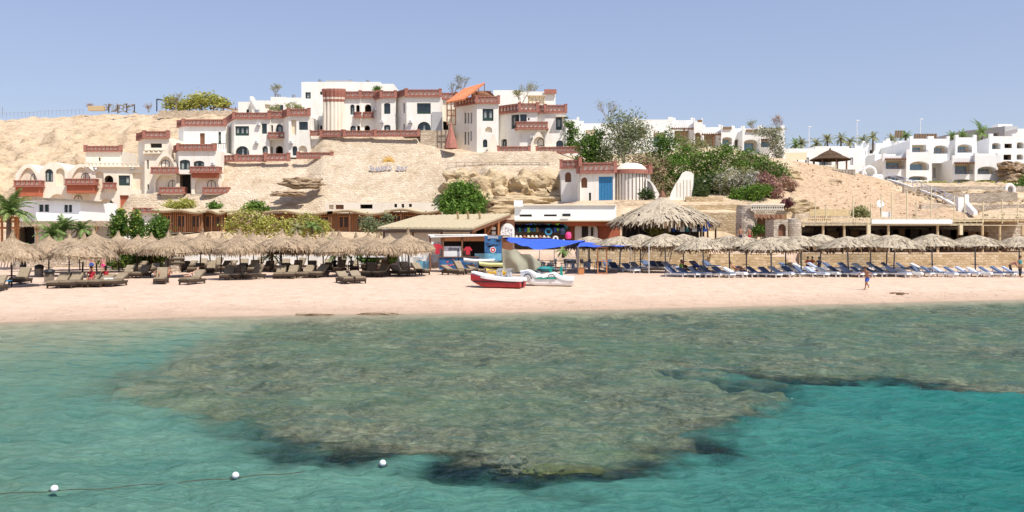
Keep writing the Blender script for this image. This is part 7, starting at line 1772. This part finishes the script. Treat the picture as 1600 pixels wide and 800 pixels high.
    if dress:
        mb = MB(); c = q['pel']; mb.ring((c.x, c.y, 0), [(.27, .25), (.25, c.z - .3), (.19, c.z), (.15, c.z + .2), (.18, c.z + .42), (.08, c.z + .5)], dress, 14, .06); mb.build('dress', t, True)
    return t
person(1355, 453, 'run', -.9, 'skin_tan', 'shirtless boy in blue shorts running along the wet sand', legs=('blue_cloth', .9), s=1.0)
person(1594, 434, 'stand', .6, 'skin_tan', 'man in teal shirt and black trousers standing at the right edge', top='teal_cloth', legs=('black', 1.9))
person(1580, 431, 'bend', 1.2, 'skin_tan', 'man in pale red shirt bending over a lounger at the right edge', top='red_brick_light', legs=('black', 1.9))
person(36, 424, 'stand', .4, 'skin_tan', 'woman in black with pale headscarf standing behind the leftmost parasol', dress='black', hair='hair_white', top='black')
person(143, 447, 'sit', .1, 'skin_tan', 'bather in pink and red seated under the big front parasol', top='red_cloth', legs=('pink_cloth', .6), zoff=0.02)
person(165, 446, 'sit', -.3, 'skin_tan', 'woman in dark red top seated on the lounger with the white towel', top='red_cloth', legs=('navy_cloth', 1.5), long_hair=True)
person(143, 427, 'stand', .2, 'skin_pale', 'woman in pink top and blue skirt standing behind the front parasol pole', top='pink_cloth', legs=('blue_cloth', .8), hat='pink_cloth')
person(161, 428, 'stand', -.2, 'skin_pale', 'woman in bright pink standing right of the woman with blue skirt', top='pink_cloth', legs=('pink_cloth', .8), hat='pink_cloth', s=.95)
person(247, 442, 'recline', .3, 'skin_tan', 'sunbather in dark swimwear lying in the shade, left one of the pair', legs=('navy_cloth', .4))
person(262, 441, 'recline', .2, 'skin_tan', 'sunbather lying in the shade beside the pole, right one of the pair', legs=('red_cloth', .4))
person(302, 442.5, 'recline', -.3, 'skin_pale', 'pale sunbather with white cloth leaning back on a lounger in the sun', legs=('towel_white', .6), long_hair=True)
person(523, 424, 'sit', .4, 'skin_dark', 'dark haired person seated in the shade beside the upright lounger cushion', top='black', legs=('navy_cloth', 1.5))
person(549, 424, 'sit', -.2, 'skin_tan', 'person in grey shirt seated in the shade behind the pair of sunlit loungers', top='grey_plaster', legs=('black', 1.5))
person(1064, 431.5, 'sit', .8, 'skin_tan', 'person in lime green top seated at the left end of the blue loungers', top='green_cloth', legs=('navy_cloth', 1.2))
person(1076, 431.5, 'recline', .9, 'skin_tan', 'person in dark clothes reclining next to the lime dressed bather', top='black', legs=('black', 1.7), hat='pink_cloth')
person(1093, 430.5, 'recline', .8, 'skin_tan', 'bather in bright blue reclining under the first right front parasol', top='blue_cloth', legs=('blue_cloth', .7))
person(1150, 431.5, 'recline', .7, 'skin_tan', 'tanned bather lying on a dark lounger, sixth along the right row', legs=('red_cloth', .4))
OG = 'two men in orange shirts on the low stone wall'
person(1262, 414, 'sit', .3, 'skin_tan', 'man in orange shirt seated on the sand bench, left one', top='orange_cloth', legs=('navy_cloth', 1.4), Y=83, group=OG); person(1269, 414, 'sit', .0, 'skin_tan', 'man in orange shirt seated close beside the other orange shirt', top='orange_cloth', legs=('navy_cloth', 1.4), Y=83.4, group=OG)
person(1280, 416, 'sit', -.5, 'skin_dark', 'person in dark clothes leaning towards the two orange shirts', top='navy_cloth', legs=('black', 1.6), Y=82)
person(1157, 385, 'stand', .2, 'skin_tan', 'shirtless man standing on the terrace before the round tower, left one', legs=('navy_cloth', .9), Y=92, z=2.5 + .95)
person(1171, 385, 'stand', -.2, 'skin_tan', 'shirtless man standing on the terrace, nearer the dark room', legs=('red_cloth', .9), Y=92, z=2.5 + .9)

# ---- pedal boats
def hull_mesh(mb, L, W, H, m, rake=.5, y0=0., bottom=.25):
    """boat shell along x from bow (-) to stern (+)"""
    n = 14; vs = []; 
    for i in range(n + 1):
        t = i / n; x = -L / 2 + L * t; w = W / 2 * min(1, (t * 3.2 + .08) ** .55) ; sheer = H + .28 * (1 - t) ** 2.2; keel = .02 + .34 * max(0, 1 - t * 3.2) ** 1.6
        vs.append([(x, y0 - w, sheer), (x, y0 - w * .92, keel + .12), (x, y0 - w * bottom * 2.2, keel), (x, y0 + w * bottom * 2.2, keel), (x, y0 + w * .92, keel + .12), (x, y0 + w, sheer)])
    flat = [p for s in vs for p in s]; k = 6
    mb.add(flat, [(i * k + j, i * k + j + 1, (i + 1) * k + j + 1, (i + 1) * k + j) for i in range(n) for j in range(k - 1)] + [tuple(range(k)), tuple(n * k + q for q in range(k - 1, -1, -1))], m)
    return vs
def pedal_boat(name, label, u, v, rz, L, hullm, kind):
    p = on_sand(u, v); t = thing(name, label, 'pedal boat', p, None, True, rz); t.scale = (1, 1, 1.28)
    mb = MB(); W = 1.55
    for s in (-1, 1): hull_mesh(mb, L, .5, .42, hullm, y0=s * .52)
    mb.build('hull', t, False)
    mb = MB(); vs = []; n = 16
    for i in range(n + 1):
        tt = i / n; x = -L / 2 - .06 + (L + .12) * tt; w = (W / 2 + .05) * min(1, (tt * 3 + .12) ** .5); z = .43 + .30 * (1 - tt) ** 2.2
        if kind == 'car': z += .16 * math.exp(-((tt - .16) / .10) ** 2) + .20 * math.exp(-((tt - .62) / .14) ** 2) - .05
        vs += [(x, -w, z - .10), (x, -w, z + .05), (x, -w * .70, z + .10), (x, -w * .55, z - (.20 if .25 < tt < .8 else -.08)), (x, w * .55, z - (.20 if .25 < tt < .8 else -.08)), (x, w * .70, z + .10), (x, w, z + .05), (x, w, z - .10)]
    k = 8; mb.add(vs, [(i * k + j, i * k + j + 1, (i + 1) * k + j + 1, (i + 1) * k + j) for i in range(n) for j in range(k - 1)] + [tuple(range(k)), tuple(n * k + q for q in range(k - 1, -1, -1))], 'boat_white'); mb.build('deck', t, False)
    sm = 'boat_green' if kind == 'car' else 'grey_plaster'
    for s in (-1, 1):
        for xx in ((.05, .75) if kind == 'car' else (-.1, .55)):
            mb = MB(); mb.box((xx, s * .3, .52), (.42, .4, .12), 'boat_white' if kind == 'car' else sm); mb.box((xx + .22, s * .3, .70), (.10, .42, .42), sm, 0, 0, -.2); mb.box((xx + .24, s * .3, .92), (.12, .30, .12), sm); mb.build('seat', t)
    if kind == 'car':
        for xx in (-L * .36, L * .10):
            for s in (-1, 1):
                mb = MB()
                c = Vector((xx, s * (W / 2 + .03), .36))
                for i in range(9): a0, a1 = PI * i / 9, PI * (i + 1) / 9; mb.tube(c + Vector((.27 * math.cos(a0), 0, .27 * math.sin(a0))), c + Vector((.27 * math.cos(a1), 0, .27 * math.sin(a1))), .035, 'black', n=5)
                mb.tube(c + Vector((0, -.02, .05)), c + Vector((0, .02, .05)), .14, 'grey_plaster', n=10); mb.build('wheel_emblem', t)
        mb = MB()
        for xx, l_ in ((-.85, .7), (-.05, .8), (-.35, .5)): mb.add([(xx, -W / 2 - .056, .38), (xx + l_, -W / 2 - .056, .36), (xx + l_ * .8, -W / 2 - .056, .47), (xx + .3, -W / 2 - .056, .46)], [(0, 1, 2, 3)], 'boat_green')
        mb.build('green_stripe', t)
        mb = MB(); mb.bar((-L * .05, -.1, .62), (-L * .22, -.1, .82), .03, .03, 'metal_grey'); mb.build('steering_bar', t)
    else:
        mb = MB(); mb.box((0, 0, .30), (L * .86, W + .06, .05), 'black'); mb.build('rubbing_strake', t)
        mb = MB(); mb.box((L / 2 + .02, 0, .22), (.12, .05, .38), hullm); mb.box((L / 2 - .25, 0, .24), (.6, .45, .2), 'black'); mb.build('rudder', t)
        for y in (-.35, .35): mb = MB(); mb.path([Vector((-L * .30, y, .55)), Vector((-L * .22, y, .85)), Vector((-L * .08, y, .85)), Vector((0, y, .55))], .02, 'metal_grey', 5); mb.build('hand_rail', t)
        mb = MB(); mb.path([Vector((.9, -.6, .62)), Vector((.9, -.6, .95)), Vector((.9, .6, .95)), Vector((.9, .6, .62))], .02, 'metal_grey', 5); mb.build('hand_rail', t)
    return t
pedal_boat('pedal_boat', 'white decked pedal boat with red hull on the sand', 778, 449, -.28, 3.45, 'boat_red', 'plain')
pedal_boat('pedal_boat', 'white pedal boat shaped like a car with green stripes and seats', 855, 446, -.12, 3.55, 'boat_white', 'car')
def kayak(label, u, v, rz, L, m, dz, W=.7, H=.28):
    p = on_sand(u, v, dz=dz); t = thing('kayak', label, 'kayak', p, None, True, rz); mb = MB(); n = 14; vs = []
    for i in range(n + 1):
        tt = i / n; w = W / 2 * math.sin(PI * (.04 + .92 * tt)) ** .6; x = -L / 2 + L * tt; r = .12 * abs(2 * tt - 1) ** 3
        vs += [(x, -w, H + r), (x, -w * .8, .06 + r), (x, 0, r), (x, w * .8, .06 + r), (x, w, H + r), (x, w * .4, H + .04 + r), (x, 0, H * (.5 if .3 < tt < .7 else 1.1) + r), (x, -w * .4, H + .04 + r)]
    k = 8; mb.add(vs, [(i * k + j, i * k + (j + 1) % k, (i + 1) * k + (j + 1) % k, (i + 1) * k + j) for i in range(n) for j in range(k)] + [tuple(range(k)), tuple(n * k + q for q in range(k - 1, -1, -1))], m); mb.build('hull', t, True); return t
mat('yellow_pale', (.62, .66, .30), .5, .1, 3)
kayak('pale lime green kayak resting on top of the rack behind the red boat', 776, 429, .05, 2.9, 'yellow_pale', .66)
kayak('white flat kayak lying on the rack left of the lime one', 752, 428, .12, 3.0, 'boat_white', .95)
kayak('yellow kayak on the sand under the rack', 778, 430, -.05, 1.9, 'yellow_paint', .02, .55, .36)
t = thing('kayak_rack', 'low wooden rack carrying the kayaks behind the red boat', 'rack', on_sand(768, 428), None, True); mb = MB()
for x in (-1.2, 0, 1.2):
    for y in (-.35, .35): mb.tube((x, y, -.05), (x, y, .94), .04, 'wood_grey', n=5)
    mb.bar((x, -.45, .62), (x, .45, .62), .06, .06, 'wood_grey'); mb.bar((x, -.45, .91), (x, .45, .91), .06, .06, 'wood_grey')
mb.build('frame', t)

# ---- diving kiosk
Yk = 80.
t = thing('diving_kiosk', 'open brown kiosk with a white awning, white boards and blue painted counter', 'kiosk', on_sand(725, Y=Yk)); zk = t.location.z
mb = MB()
for u in (672, 692, 722, 760, 784): mb.tube(P(u, 424, Yk - .4), P(u, 368, Yk - .4), .08, 'wood_brown', n=6)
mb.build('post', t)
mb = MB(); mb.box(P(735, 372.5, Yk - .2), (5.2, .3, .5), 'wood_orange'); mb.box(P(738, 368.5, Yk + 1.2), (6.6, 3.2, .14), 'thatch'); mb.build('roof', t)
mb = MB(); mb.add([P(672, 369, Yk - .6), P(762, 367.5, Yk - .6), P(760, 366, Yk + 1.4), P(668, 366.4, Yk + 1.4)], [(0, 1, 2, 3)], 'towel_white'); mb.add([P(672, 371, Yk - .61), P(762, 369, Yk - .61), P(762, 367.5, Yk - .61), P(672, 368.8, Yk - .61)], [(0, 1, 2, 3)], 'towel_white'); mb.build('awning', t)
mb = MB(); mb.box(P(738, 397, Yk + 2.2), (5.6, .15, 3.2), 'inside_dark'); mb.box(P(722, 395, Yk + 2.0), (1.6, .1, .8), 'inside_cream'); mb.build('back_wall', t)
mb = MB(); mb.box(P(707, 393.5, Yk), (1.7, .08, 1.0), 'bright_white'); mb.build('board', t)
text_mesh('diving', .42, .01, 'black', 'lettering', P(709, 389, Yk - .06), t)
for i in range(2):
    mb = MB(); a, b = (686, 716) if i == 0 else (717, 748); c = P((a + b) / 2, 411, Yk - .5); mb.box(c, ((b - a) * Yk / FPX - .05, .2, 1.15), 'poster_sea'); cnt = mb.build('counter_panel', t)
    mb = MB(); rr = random.Random(i)
    for k_ in range(7): mb.ring(c + Vector((rr.uniform(-.7, .7), -.11, rr.uniform(-.4, .4))), [(.001, 0), (.001, .001)], 'orange_cloth', 3); q = c + Vector((rr.uniform(-.7, .7), -.115, rr.uniform(-.4, .4))); mb.add([q + Vector((-.14, 0, 0)), q + Vector((0, 0, -.06)), q + Vector((.14, 0, .02)), q + Vector((0, 0, .08))], [(0, 1, 2, 3)], ['orange_cloth', 'red_brick_light', 'poster_light'][k_ % 3])
    mb.build('painted_fish', t)
mb = MB(); mb.box(P(717, 401.5, Yk - .45), (3.6, .5, .07), 'wood_brown'); mb.box(P(762, 404, Yk - .2), (2.3, .6, .9), 'glass_blue'); mb.build('counter_top', t)
mb = MB(); mb.add([P(650, 408, Yk + .2), P(672, 408, Yk + .2), P(672, 420, Yk + .2), P(650, 420, Yk + .2)], [(3, 2, 1, 0)], 'poster_light'); mb.box(P(661, 414, Yk + .28), (1.3, .06, .7), 'poster_light'); mb.box(P(651, 391, Yk + .3), (1.2, .05, 1.2), 'bright_white'); mb.build('side_panel', t)
text_mesh('DIVE', .26, .01, 'poster_sea', 'lettering', P(657, 404, Yk + .14), t)
for i, (u, lb) in enumerate(((683, 'red hooded shirt hanging from the left kiosk post'), (731, 'red life vest hanging in the kiosk opening'))):
    p_ = P(u, 397 + i, Yk - .6); mb = MB(); shirt(mb, p_, 'red_cloth', 1.35 - .3 * i); o = mb.build('hanging_shirt' if i == 0 else 'life_vest', None, origin=p_); tag(o, lb, 'shirt' if i == 0 else 'life vest')
# blue diving poster
t = thing('diving_poster', 'tall blue diving poster with a red and white round emblem beside the kiosk', 'poster', on_sand(770, Y=76)); c = P(770.5, 388, 76)
mb = MB(); mb.box(c, (1.46, .05, 2.14), 'poster_sea'); mb.build('panel', t); mb = MB(); mb.box(c + Vector((0, -.035, -.74)), (1.44, .02, .62), 'poster_light'); mb.build('lower_panel', t)
mb = MB(); mb.ring((0, 0, 0), [(.001, 0), (.25, 0)], 'bright_white', 24); mb.ring((0, 0, .012), [(.09, 0), (.2, 0)], 'red_cloth', 24); mb.v = [(x + c.x - .02, c.y - .05 - z, y + c.z + .02 - .15) for x, y, z in mb.v]; mb.build('emblem', t)
mb = MB(); rr = random.Random(4)
for i in range(9): q = c + Vector((rr.uniform(-.55, .55), -.04, rr.uniform(.1, .75))); mb.add([q + Vector((-.2, 0, 0)), q + Vector((0, 0, -.07)), q + Vector((.2, 0, .03)), q + Vector((0, 0, .09))], [(0, 1, 2, 3)], 'navy_cloth')
mb.build('picture_strip', t); text_mesh('DIVING', .26, .01, 'bright_white', 'lettering', c + Vector((0, -.06, .92)), t)
mb = MB(); mb.tube(c + Vector((-.6, .06, -1.0)), (c.x - .6, c.y + .06, t.location.z), .03, 'metal_grey'); mb.tube(c + Vector((.6, .06, -1.0)), (c.x + .6, c.y + .06, t.location.z), .03, 'metal_grey'); mb.build('leg', t)
# curtains and tarpaulins
def hung(name, label, cat, top, bot, Y, m, folds=9, amp=.12, n=40, Y1=None):
    """hanging cloth; top and bottom are lists of photo points"""
    f = lambda L_, t_: (np.interp(t_, np.linspace(0, 1, len(L_)), [p[0] for p in L_]), np.interp(t_, np.linspace(0, 1, len(L_)), [p[1] for p in L_])); mb = MB(); vs = []; rows = 8
    for i in range(n + 1):
        t_ = i / n; a = f(top, t_); b = f(bot, t_); y = Y + ((Y1 or Y) - Y) * t_
        for j in range(rows + 1): s = j / rows; vs.append(P(a[0] + (b[0] - a[0]) * s, a[1] + (b[1] - a[1]) * s, y + amp * (.3 + s) * math.sin(t_ * folds * 6.28 + 1.3 * math.sin(s * 3 + t_ * 5))))
    k = rows + 1; mb.add(vs, [(i * k + j, i * k + j + 1, (i + 1) * k + j + 1, (i + 1) * k + j) for i in range(n) for j in range(rows)], m)
    o = mb.build(name, None, True, origin=P((top[0][0] + top[-1][0]) / 2, bot[0][1], Y)); tag(o, label, cat); return o
hung('curtain', 'white curtain hanging between the right end straw parasols', 'curtain', [(619, 377), (640, 376)], [(622, 418), (641, 418)], 75, 'towel_white', 4)
hung('curtain', 'white cloth wall left of the kiosk behind the curtain', 'curtain', [(641, 378), (690, 378)], [(641, 410), (690, 410)], 82.5, 'towel_white', 3, .05)
hung('curtain', 'white sheet behind the fan palm under the rear straw parasols', 'curtain', [(566, 380), (604, 380)], [(566, 402), (604, 402)], 86, 'towel_white', 3, .05)
hung('tarpaulin', 'khaki tarpaulin hanging in folds beside the blue shade sail', 'tarpaulin', [(784, 388), (797, 391), (806, 389), (815, 397), (828, 397), (840, 407)], [(786, 424), (800, 426), (812, 425), (828, 426), (842, 424), (858, 418)], 72.0, 'tarp_khaki', 2.3, .28, Y1=72.6)
def sail(name, label, corners, m, sag=.25, posts=()):
    n = 12; vs = []; c = [P(*q) for q in corners]; mb = MB()
    for i in range(n + 1):
        for j in range(n + 1):
            s, t_ = i / n, j / n; p = c[0].lerp(c[1], s).lerp(c[3].lerp(c[2], s), t_); p.z -= sag * math.sin(PI * s) * math.sin(PI * t_) - .05 * math.sin(s * 14 + t_ * 6); vs.append(p)
    k = n + 1; t = thing(name, label, 'shade sail', on_sand(corners[0][0], Y=min(86, corners[0][2]))); mb.add(vs, [(i * k + j, (i + 1) * k + j, (i + 1) * k + j + 1, i * k + j + 1) for i in range(n) for j in range(n)], m); mb.build('cloth', t, True)
    mb = MB()
    for (u, v, Y) in posts: p = P(u, v, Y); mb.tube((p.x, p.y, 1.0), p, .035, 'metal_grey', n=5)
    if posts: mb.build('post', t)
    return t
sail('shade_sail', 'bright blue shade sail sagging over the tables behind the white boat', [(783, 371, 83), (919, 376, 83), (843, 391, 75), (800, 379, 76)], 'tarp_blue', .12, ((919, 376, 83), (866, 383, 79), (843, 391, 75), (802, 379, 76)))
sail('shade_sail', 'second flatter blue shade sail reaching right to the wooden frame', [(908, 379, 82), (992, 380, 82), (985, 384, 76), (900, 386, 75)], 'tarp_blue', .1, ((992, 380, 82), (985, 384, 76), (903, 385, 75)))
# tables, chairs, frames
def table_proto():
    t = thing('bench_table', 'table', 'table', (0, 0, 0), None, True); mb = MB()
    for i in range(4): mb.box((0, -.3 + i * .2, .75), (1.7, .18, .04), 'navy_cloth' if False else 'wood_dark')
    mb.build('tabletop', t)
    for sx in (-.7, .7):
        for sy in (-.3, .3): mb = MB(); mb.tube((sx, sy, 0), (sx, sy, .74), .03, 'pole_blue', n=5); mb.build('leg', t)
    return freeze(t)
def chair_proto(m, nm='garden_chair'):
    t = thing(nm, 'chair', 'chair', (0, 0, 0), None, True); mb = MB(); mb.box((0, 0, .44), (.5, .48, .05), m); mb.build('seat', t)
    mb = MB(); mb.box((0, .25, .72), (.5, .05, .42), m, 0, -.12); mb.build('backrest', t)
    for sx in (-.22, .22):
        mb = MB(); mb.bar((sx, -.22, .64), (sx, .24, .64), .04, .03, m); mb.tube((sx, -.2, .44), (sx, -.2, .64), .02, m); mb.build('armrest', t)
        for sy in (-.2, .22): mb = MB(); mb.tube((sx, sy, 0), (sx, sy, .44), .022, m, n=5); mb.build('leg', t)
    return freeze(t)
TP, CP = table_proto(), chair_proto('pole_blue')
spots = [(856, 424), (872, 420), (890, 424), (908, 418), (925, 423), (852, 414), (880, 412), (906, 411)]
for i, (u, v) in enumerate(spots): proto_first(TP, USED, on_sand(u, v), .12 * math.sin(i * 3), 'dark plank table under the blue sail, %s from the left in the %s line' % (ORD[i if i < 5 else i - 5], 'front' if i < 5 else 'rear'), 'dark tables under the blue sail')
cs = [(848, 426), (862, 427), (880, 427), (899, 427), (917, 426), (934, 424), (845, 417), (864, 415), (886, 416), (898, 413), (918, 414), (936, 416), (950, 418), (890, 408), (912, 407)]
for i, (u, v) in enumerate(cs): proto_first(CP, USED, on_sand(u, v), (i * 2.4) % 6.28, 'blue grey garden chair under the blue sail, %s from the left in the %s line' % (ORD[i if i < 6 else (i - 6 if i < 13 else i - 13)], 'front' if i < 6 else ('middle' if i < 13 else 'rear')), 'blue grey chairs under the blue sail')
for i, u in enumerate((908,)):
    t = thing('wooden_box', 'orange brown wooden box at the foot of the sail post', 'box', on_sand(908, 429), None, True); mb = MB(); mb.box((0, 0, .26), (.5, .4, .5), 'wood_orange'); mb.build('body', t); mb = MB(); mb.box((0, 0, .53), (.56, .46, .05), 'wood_light'); mb.build('lid', t)
t = thing('wooden_stand', 'upright orange wooden frame standing right of the tables', 'frame', on_sand(941, 428), None, True); mb = MB()
for x in (-.38, .38): mb.box((x, 0, 1.15), (.09, .09, 2.3), 'wood_orange')
for z_ in (.08, 1.1, 2.28): mb.box((0, 0, z_), (.76, .07, .08), 'wood_orange')
mb.build('frame', t)
t = thing('white_post', 'thin white post in the sand between the blue loungers and the frame', 'post', on_sand(1014, 428), None, True); mb = MB(); mb.tube((0, 0, -.1), (0, 0, 2.6), .035, 'white_plastic'); mb.build('pole', t)
# motorbike-like parked quad behind the white boat
t = thing('quad_bike', 'dark green quad bike parked behind the white boat', 'quad bike', on_sand(853, 432), None, True, .1); mb = MB()
mb.ring((0, 0, .62), [(.001, .2), (.3, .16), (.5, .0), (.35, -.2), (.001, -.22)], 'teal_cloth', 12); mb.v = [(x * 1.5, y * .6, z_) for x, y, z_ in mb.v]; mb.box((.35, 0, .88), (.6, .3, .14), 'black'); mb.build('body', t)
mb = MB(); mb.bar((-.35, -.35, 1.0), (-.35, .35, 1.0), .04, .04, 'black'); mb.tube((-.35, 0, .7), (-.35, 0, 1.0), .04, 'black'); mb.build('handlebar', t)
for x in (-.6, .6):
    for y in (-.38, .38): mb = MB(); mb.tube((x, y - .1, .28), (x, y + .1, .28), .28, 'black', n=14); mb.tube((x, y - .11, .28), (x, y + .11, .28), .12, 'metal_grey', n=8); mb.build('wheel', t)
# bins, plinth, stacked loungers
for i, (u, v, lb) in enumerate(((61, 432, 'black topped square litter bin behind the second lounger'), (77, 441, 'lower black topped litter bin beside the four loungers'))):
    t = thing('litter_bin', lb, 'bin', on_sand(u, v), 'litter bins on the left beach', True); mb = MB(); mb.box((0, 0, .3), (.5, .45, .6), 'wood_grey'); mb.build('body', t); mb = MB(); mb.ring((0, 0, .6), [(.33, 0), (.36, .15), (.28, .3), (.01, .36)], 'black', 10, .15); mb.build('bag', t)
c = on_sand(273, 427); mb = MB(); mb.ring(c, [(.52, -.1), (.5, .55), (.48, .66), (.01, .67)], 'stone_pale', 20, .04); o = mb.build('stone_plinth', None, origin=c); tag(o, 'round pinkish stone plinth carrying the stacked loungers', 'plinth')
for i in range(4):
    proto_first(LB[2], USED, c + Vector((0, 0, .64 + i * .33)), 1.5 + .08 * i, 'brown lounger stacked on the stone plinth, %s from the bottom' % ORD[i], 'loungers stacked on the stone plinth', .75)

# ---- buoys and rope on the water
BG = 'white float buoys on the swimming line'
bs = [(85, 765), (368, 744), (598, 724.5)]
rope = [(-60, 778), (0, 774), (85, 768), (180, 763), (280, 755), (368, 747), (430, 742.5), (480, 738.5)]
def wat(u, v, dz=0.): Y = (EYE - .0) * FPX / (v - HY); return Vector((X(u, Y), Y, dz))
for i, (u, v) in enumerate(bs):
    p = wat(u, v + 3, .025); t = thing('buoy', ['white ball buoy nearest the left edge on the brown rope', 'white ball buoy in the middle of the brown rope', 'single white ball buoy over the dark reef edge'][i], 'buoy', p, BG, True); mb = MB(); n = 10; r = .058
    mb.ring((0, 0, .02), [(.001, -r)] + [(r * math.cos(a), r * math.sin(a)) for a in np.linspace(-1.35, 1.35, n)] + [(.001, r)], 'white_plastic', 18); mb.build('ball', t, True)
    mb = MB(); mb.ring((0, 0, .02 - r * .3), [(r * 1.02, -.006), (r * 1.06, 0), (r * 1.02, .006)], 'sign_grey', 16); mb.tube((-.09, 0, -.01), (.09, .0, -.01), .012, 'rope_brown', n=5); mb.build('collar', t)
mb = MB(); pts = [wat(u, v, .012) for u, v in rope]; fine = []
for a, b in zip(pts[:-1], pts[1:]):
    for i in range(12): q = a.lerp(b, i / 12); fine.append(q + Vector((0, .02 * math.sin(q.x * 3), .010 * math.sin(q.x * 7))))
mb.path(fine, .007, 'rope_brown', 5); o = mb.build('float_line', None, origin=pts[2]); tag(o, 'thin brown rope floating between the left white buoys', 'rope')
rock(wat(790, 722, -.20) + Vector((0, .35, 0)), (.34, .22, .16), 'coral_grey', 'pale speckled coral head just under the surface at the reef edge', 40, sub=4, rough=.4, name='coral_head')
rock(wat(905, 728, -.27) + Vector((0, .35, 0)), (.42, .30, .13), 'coral_yellow', 'muted yellow green coral head at the reef edge right of the speckled one', 41, sub=4, rough=.3, name='coral_head')
rock(wat(850, 728, -.24) + Vector((0, .3, 0)), (.3, .25, .14), 'coral_yellow', 'small yellow coral lump between the two larger coral heads', 42, sub=4, rough=.4, name='coral_head')
for i, (u, v, w_) in enumerate(((490, 494, .8), (590, 489.5, .9))):
    rock(on_sand(u, Y=float(shore(u)) - .3 if i < 2 else 45.3) if i < 2 else wat(u, v, -.05), (w_, .22, .06), 'rock_brown', ['flat brown rock at the waterline, left one', 'flat brown rock at the waterline, right one', 'dark rock breaking the surface off the right beach'][i], 43 + i, sub=3, rough=.5, name='shore_rock')
mb = MB(); rr = random.Random(12); c = on_sand(1402, 459)
for i in range(60): q = c + Vector((rr.gauss(0, .28), rr.gauss(0, .35), rr.uniform(0, .06))); mb.box(q, (.16, .1, .03), 'soffit_brown', rr.uniform(0, 3))
o = mb.build('seaweed', None, origin=c); tag(o, 'small brown heap of washed up seaweed on the wet sand right of the runner', 'seaweed', None, 'stuff')

rr = random.Random(31); mb = MB()
for i in range(520):
    u = rr.uniform(-40, 1640); d = abs(rr.gauss(0, 1)) * 3.0 + .3 if i < 600 else rr.uniform(0, 24); Y = float(shore(u)) + d; s_ = rr.uniform(.01, .035); p_ = on_sand(u, Y=Y)
    mb.box(p_, (s_ * 2, s_ * 1.3, s_), ['rock_gold', 'rock_brown', 'rock_gold'][i % 3], rr.uniform(0, 3))
o = mb.build('pebbles', None); tag(o, 'small stones and coral bits strewn along the waterline', 'pebbles', None, 'stuff')
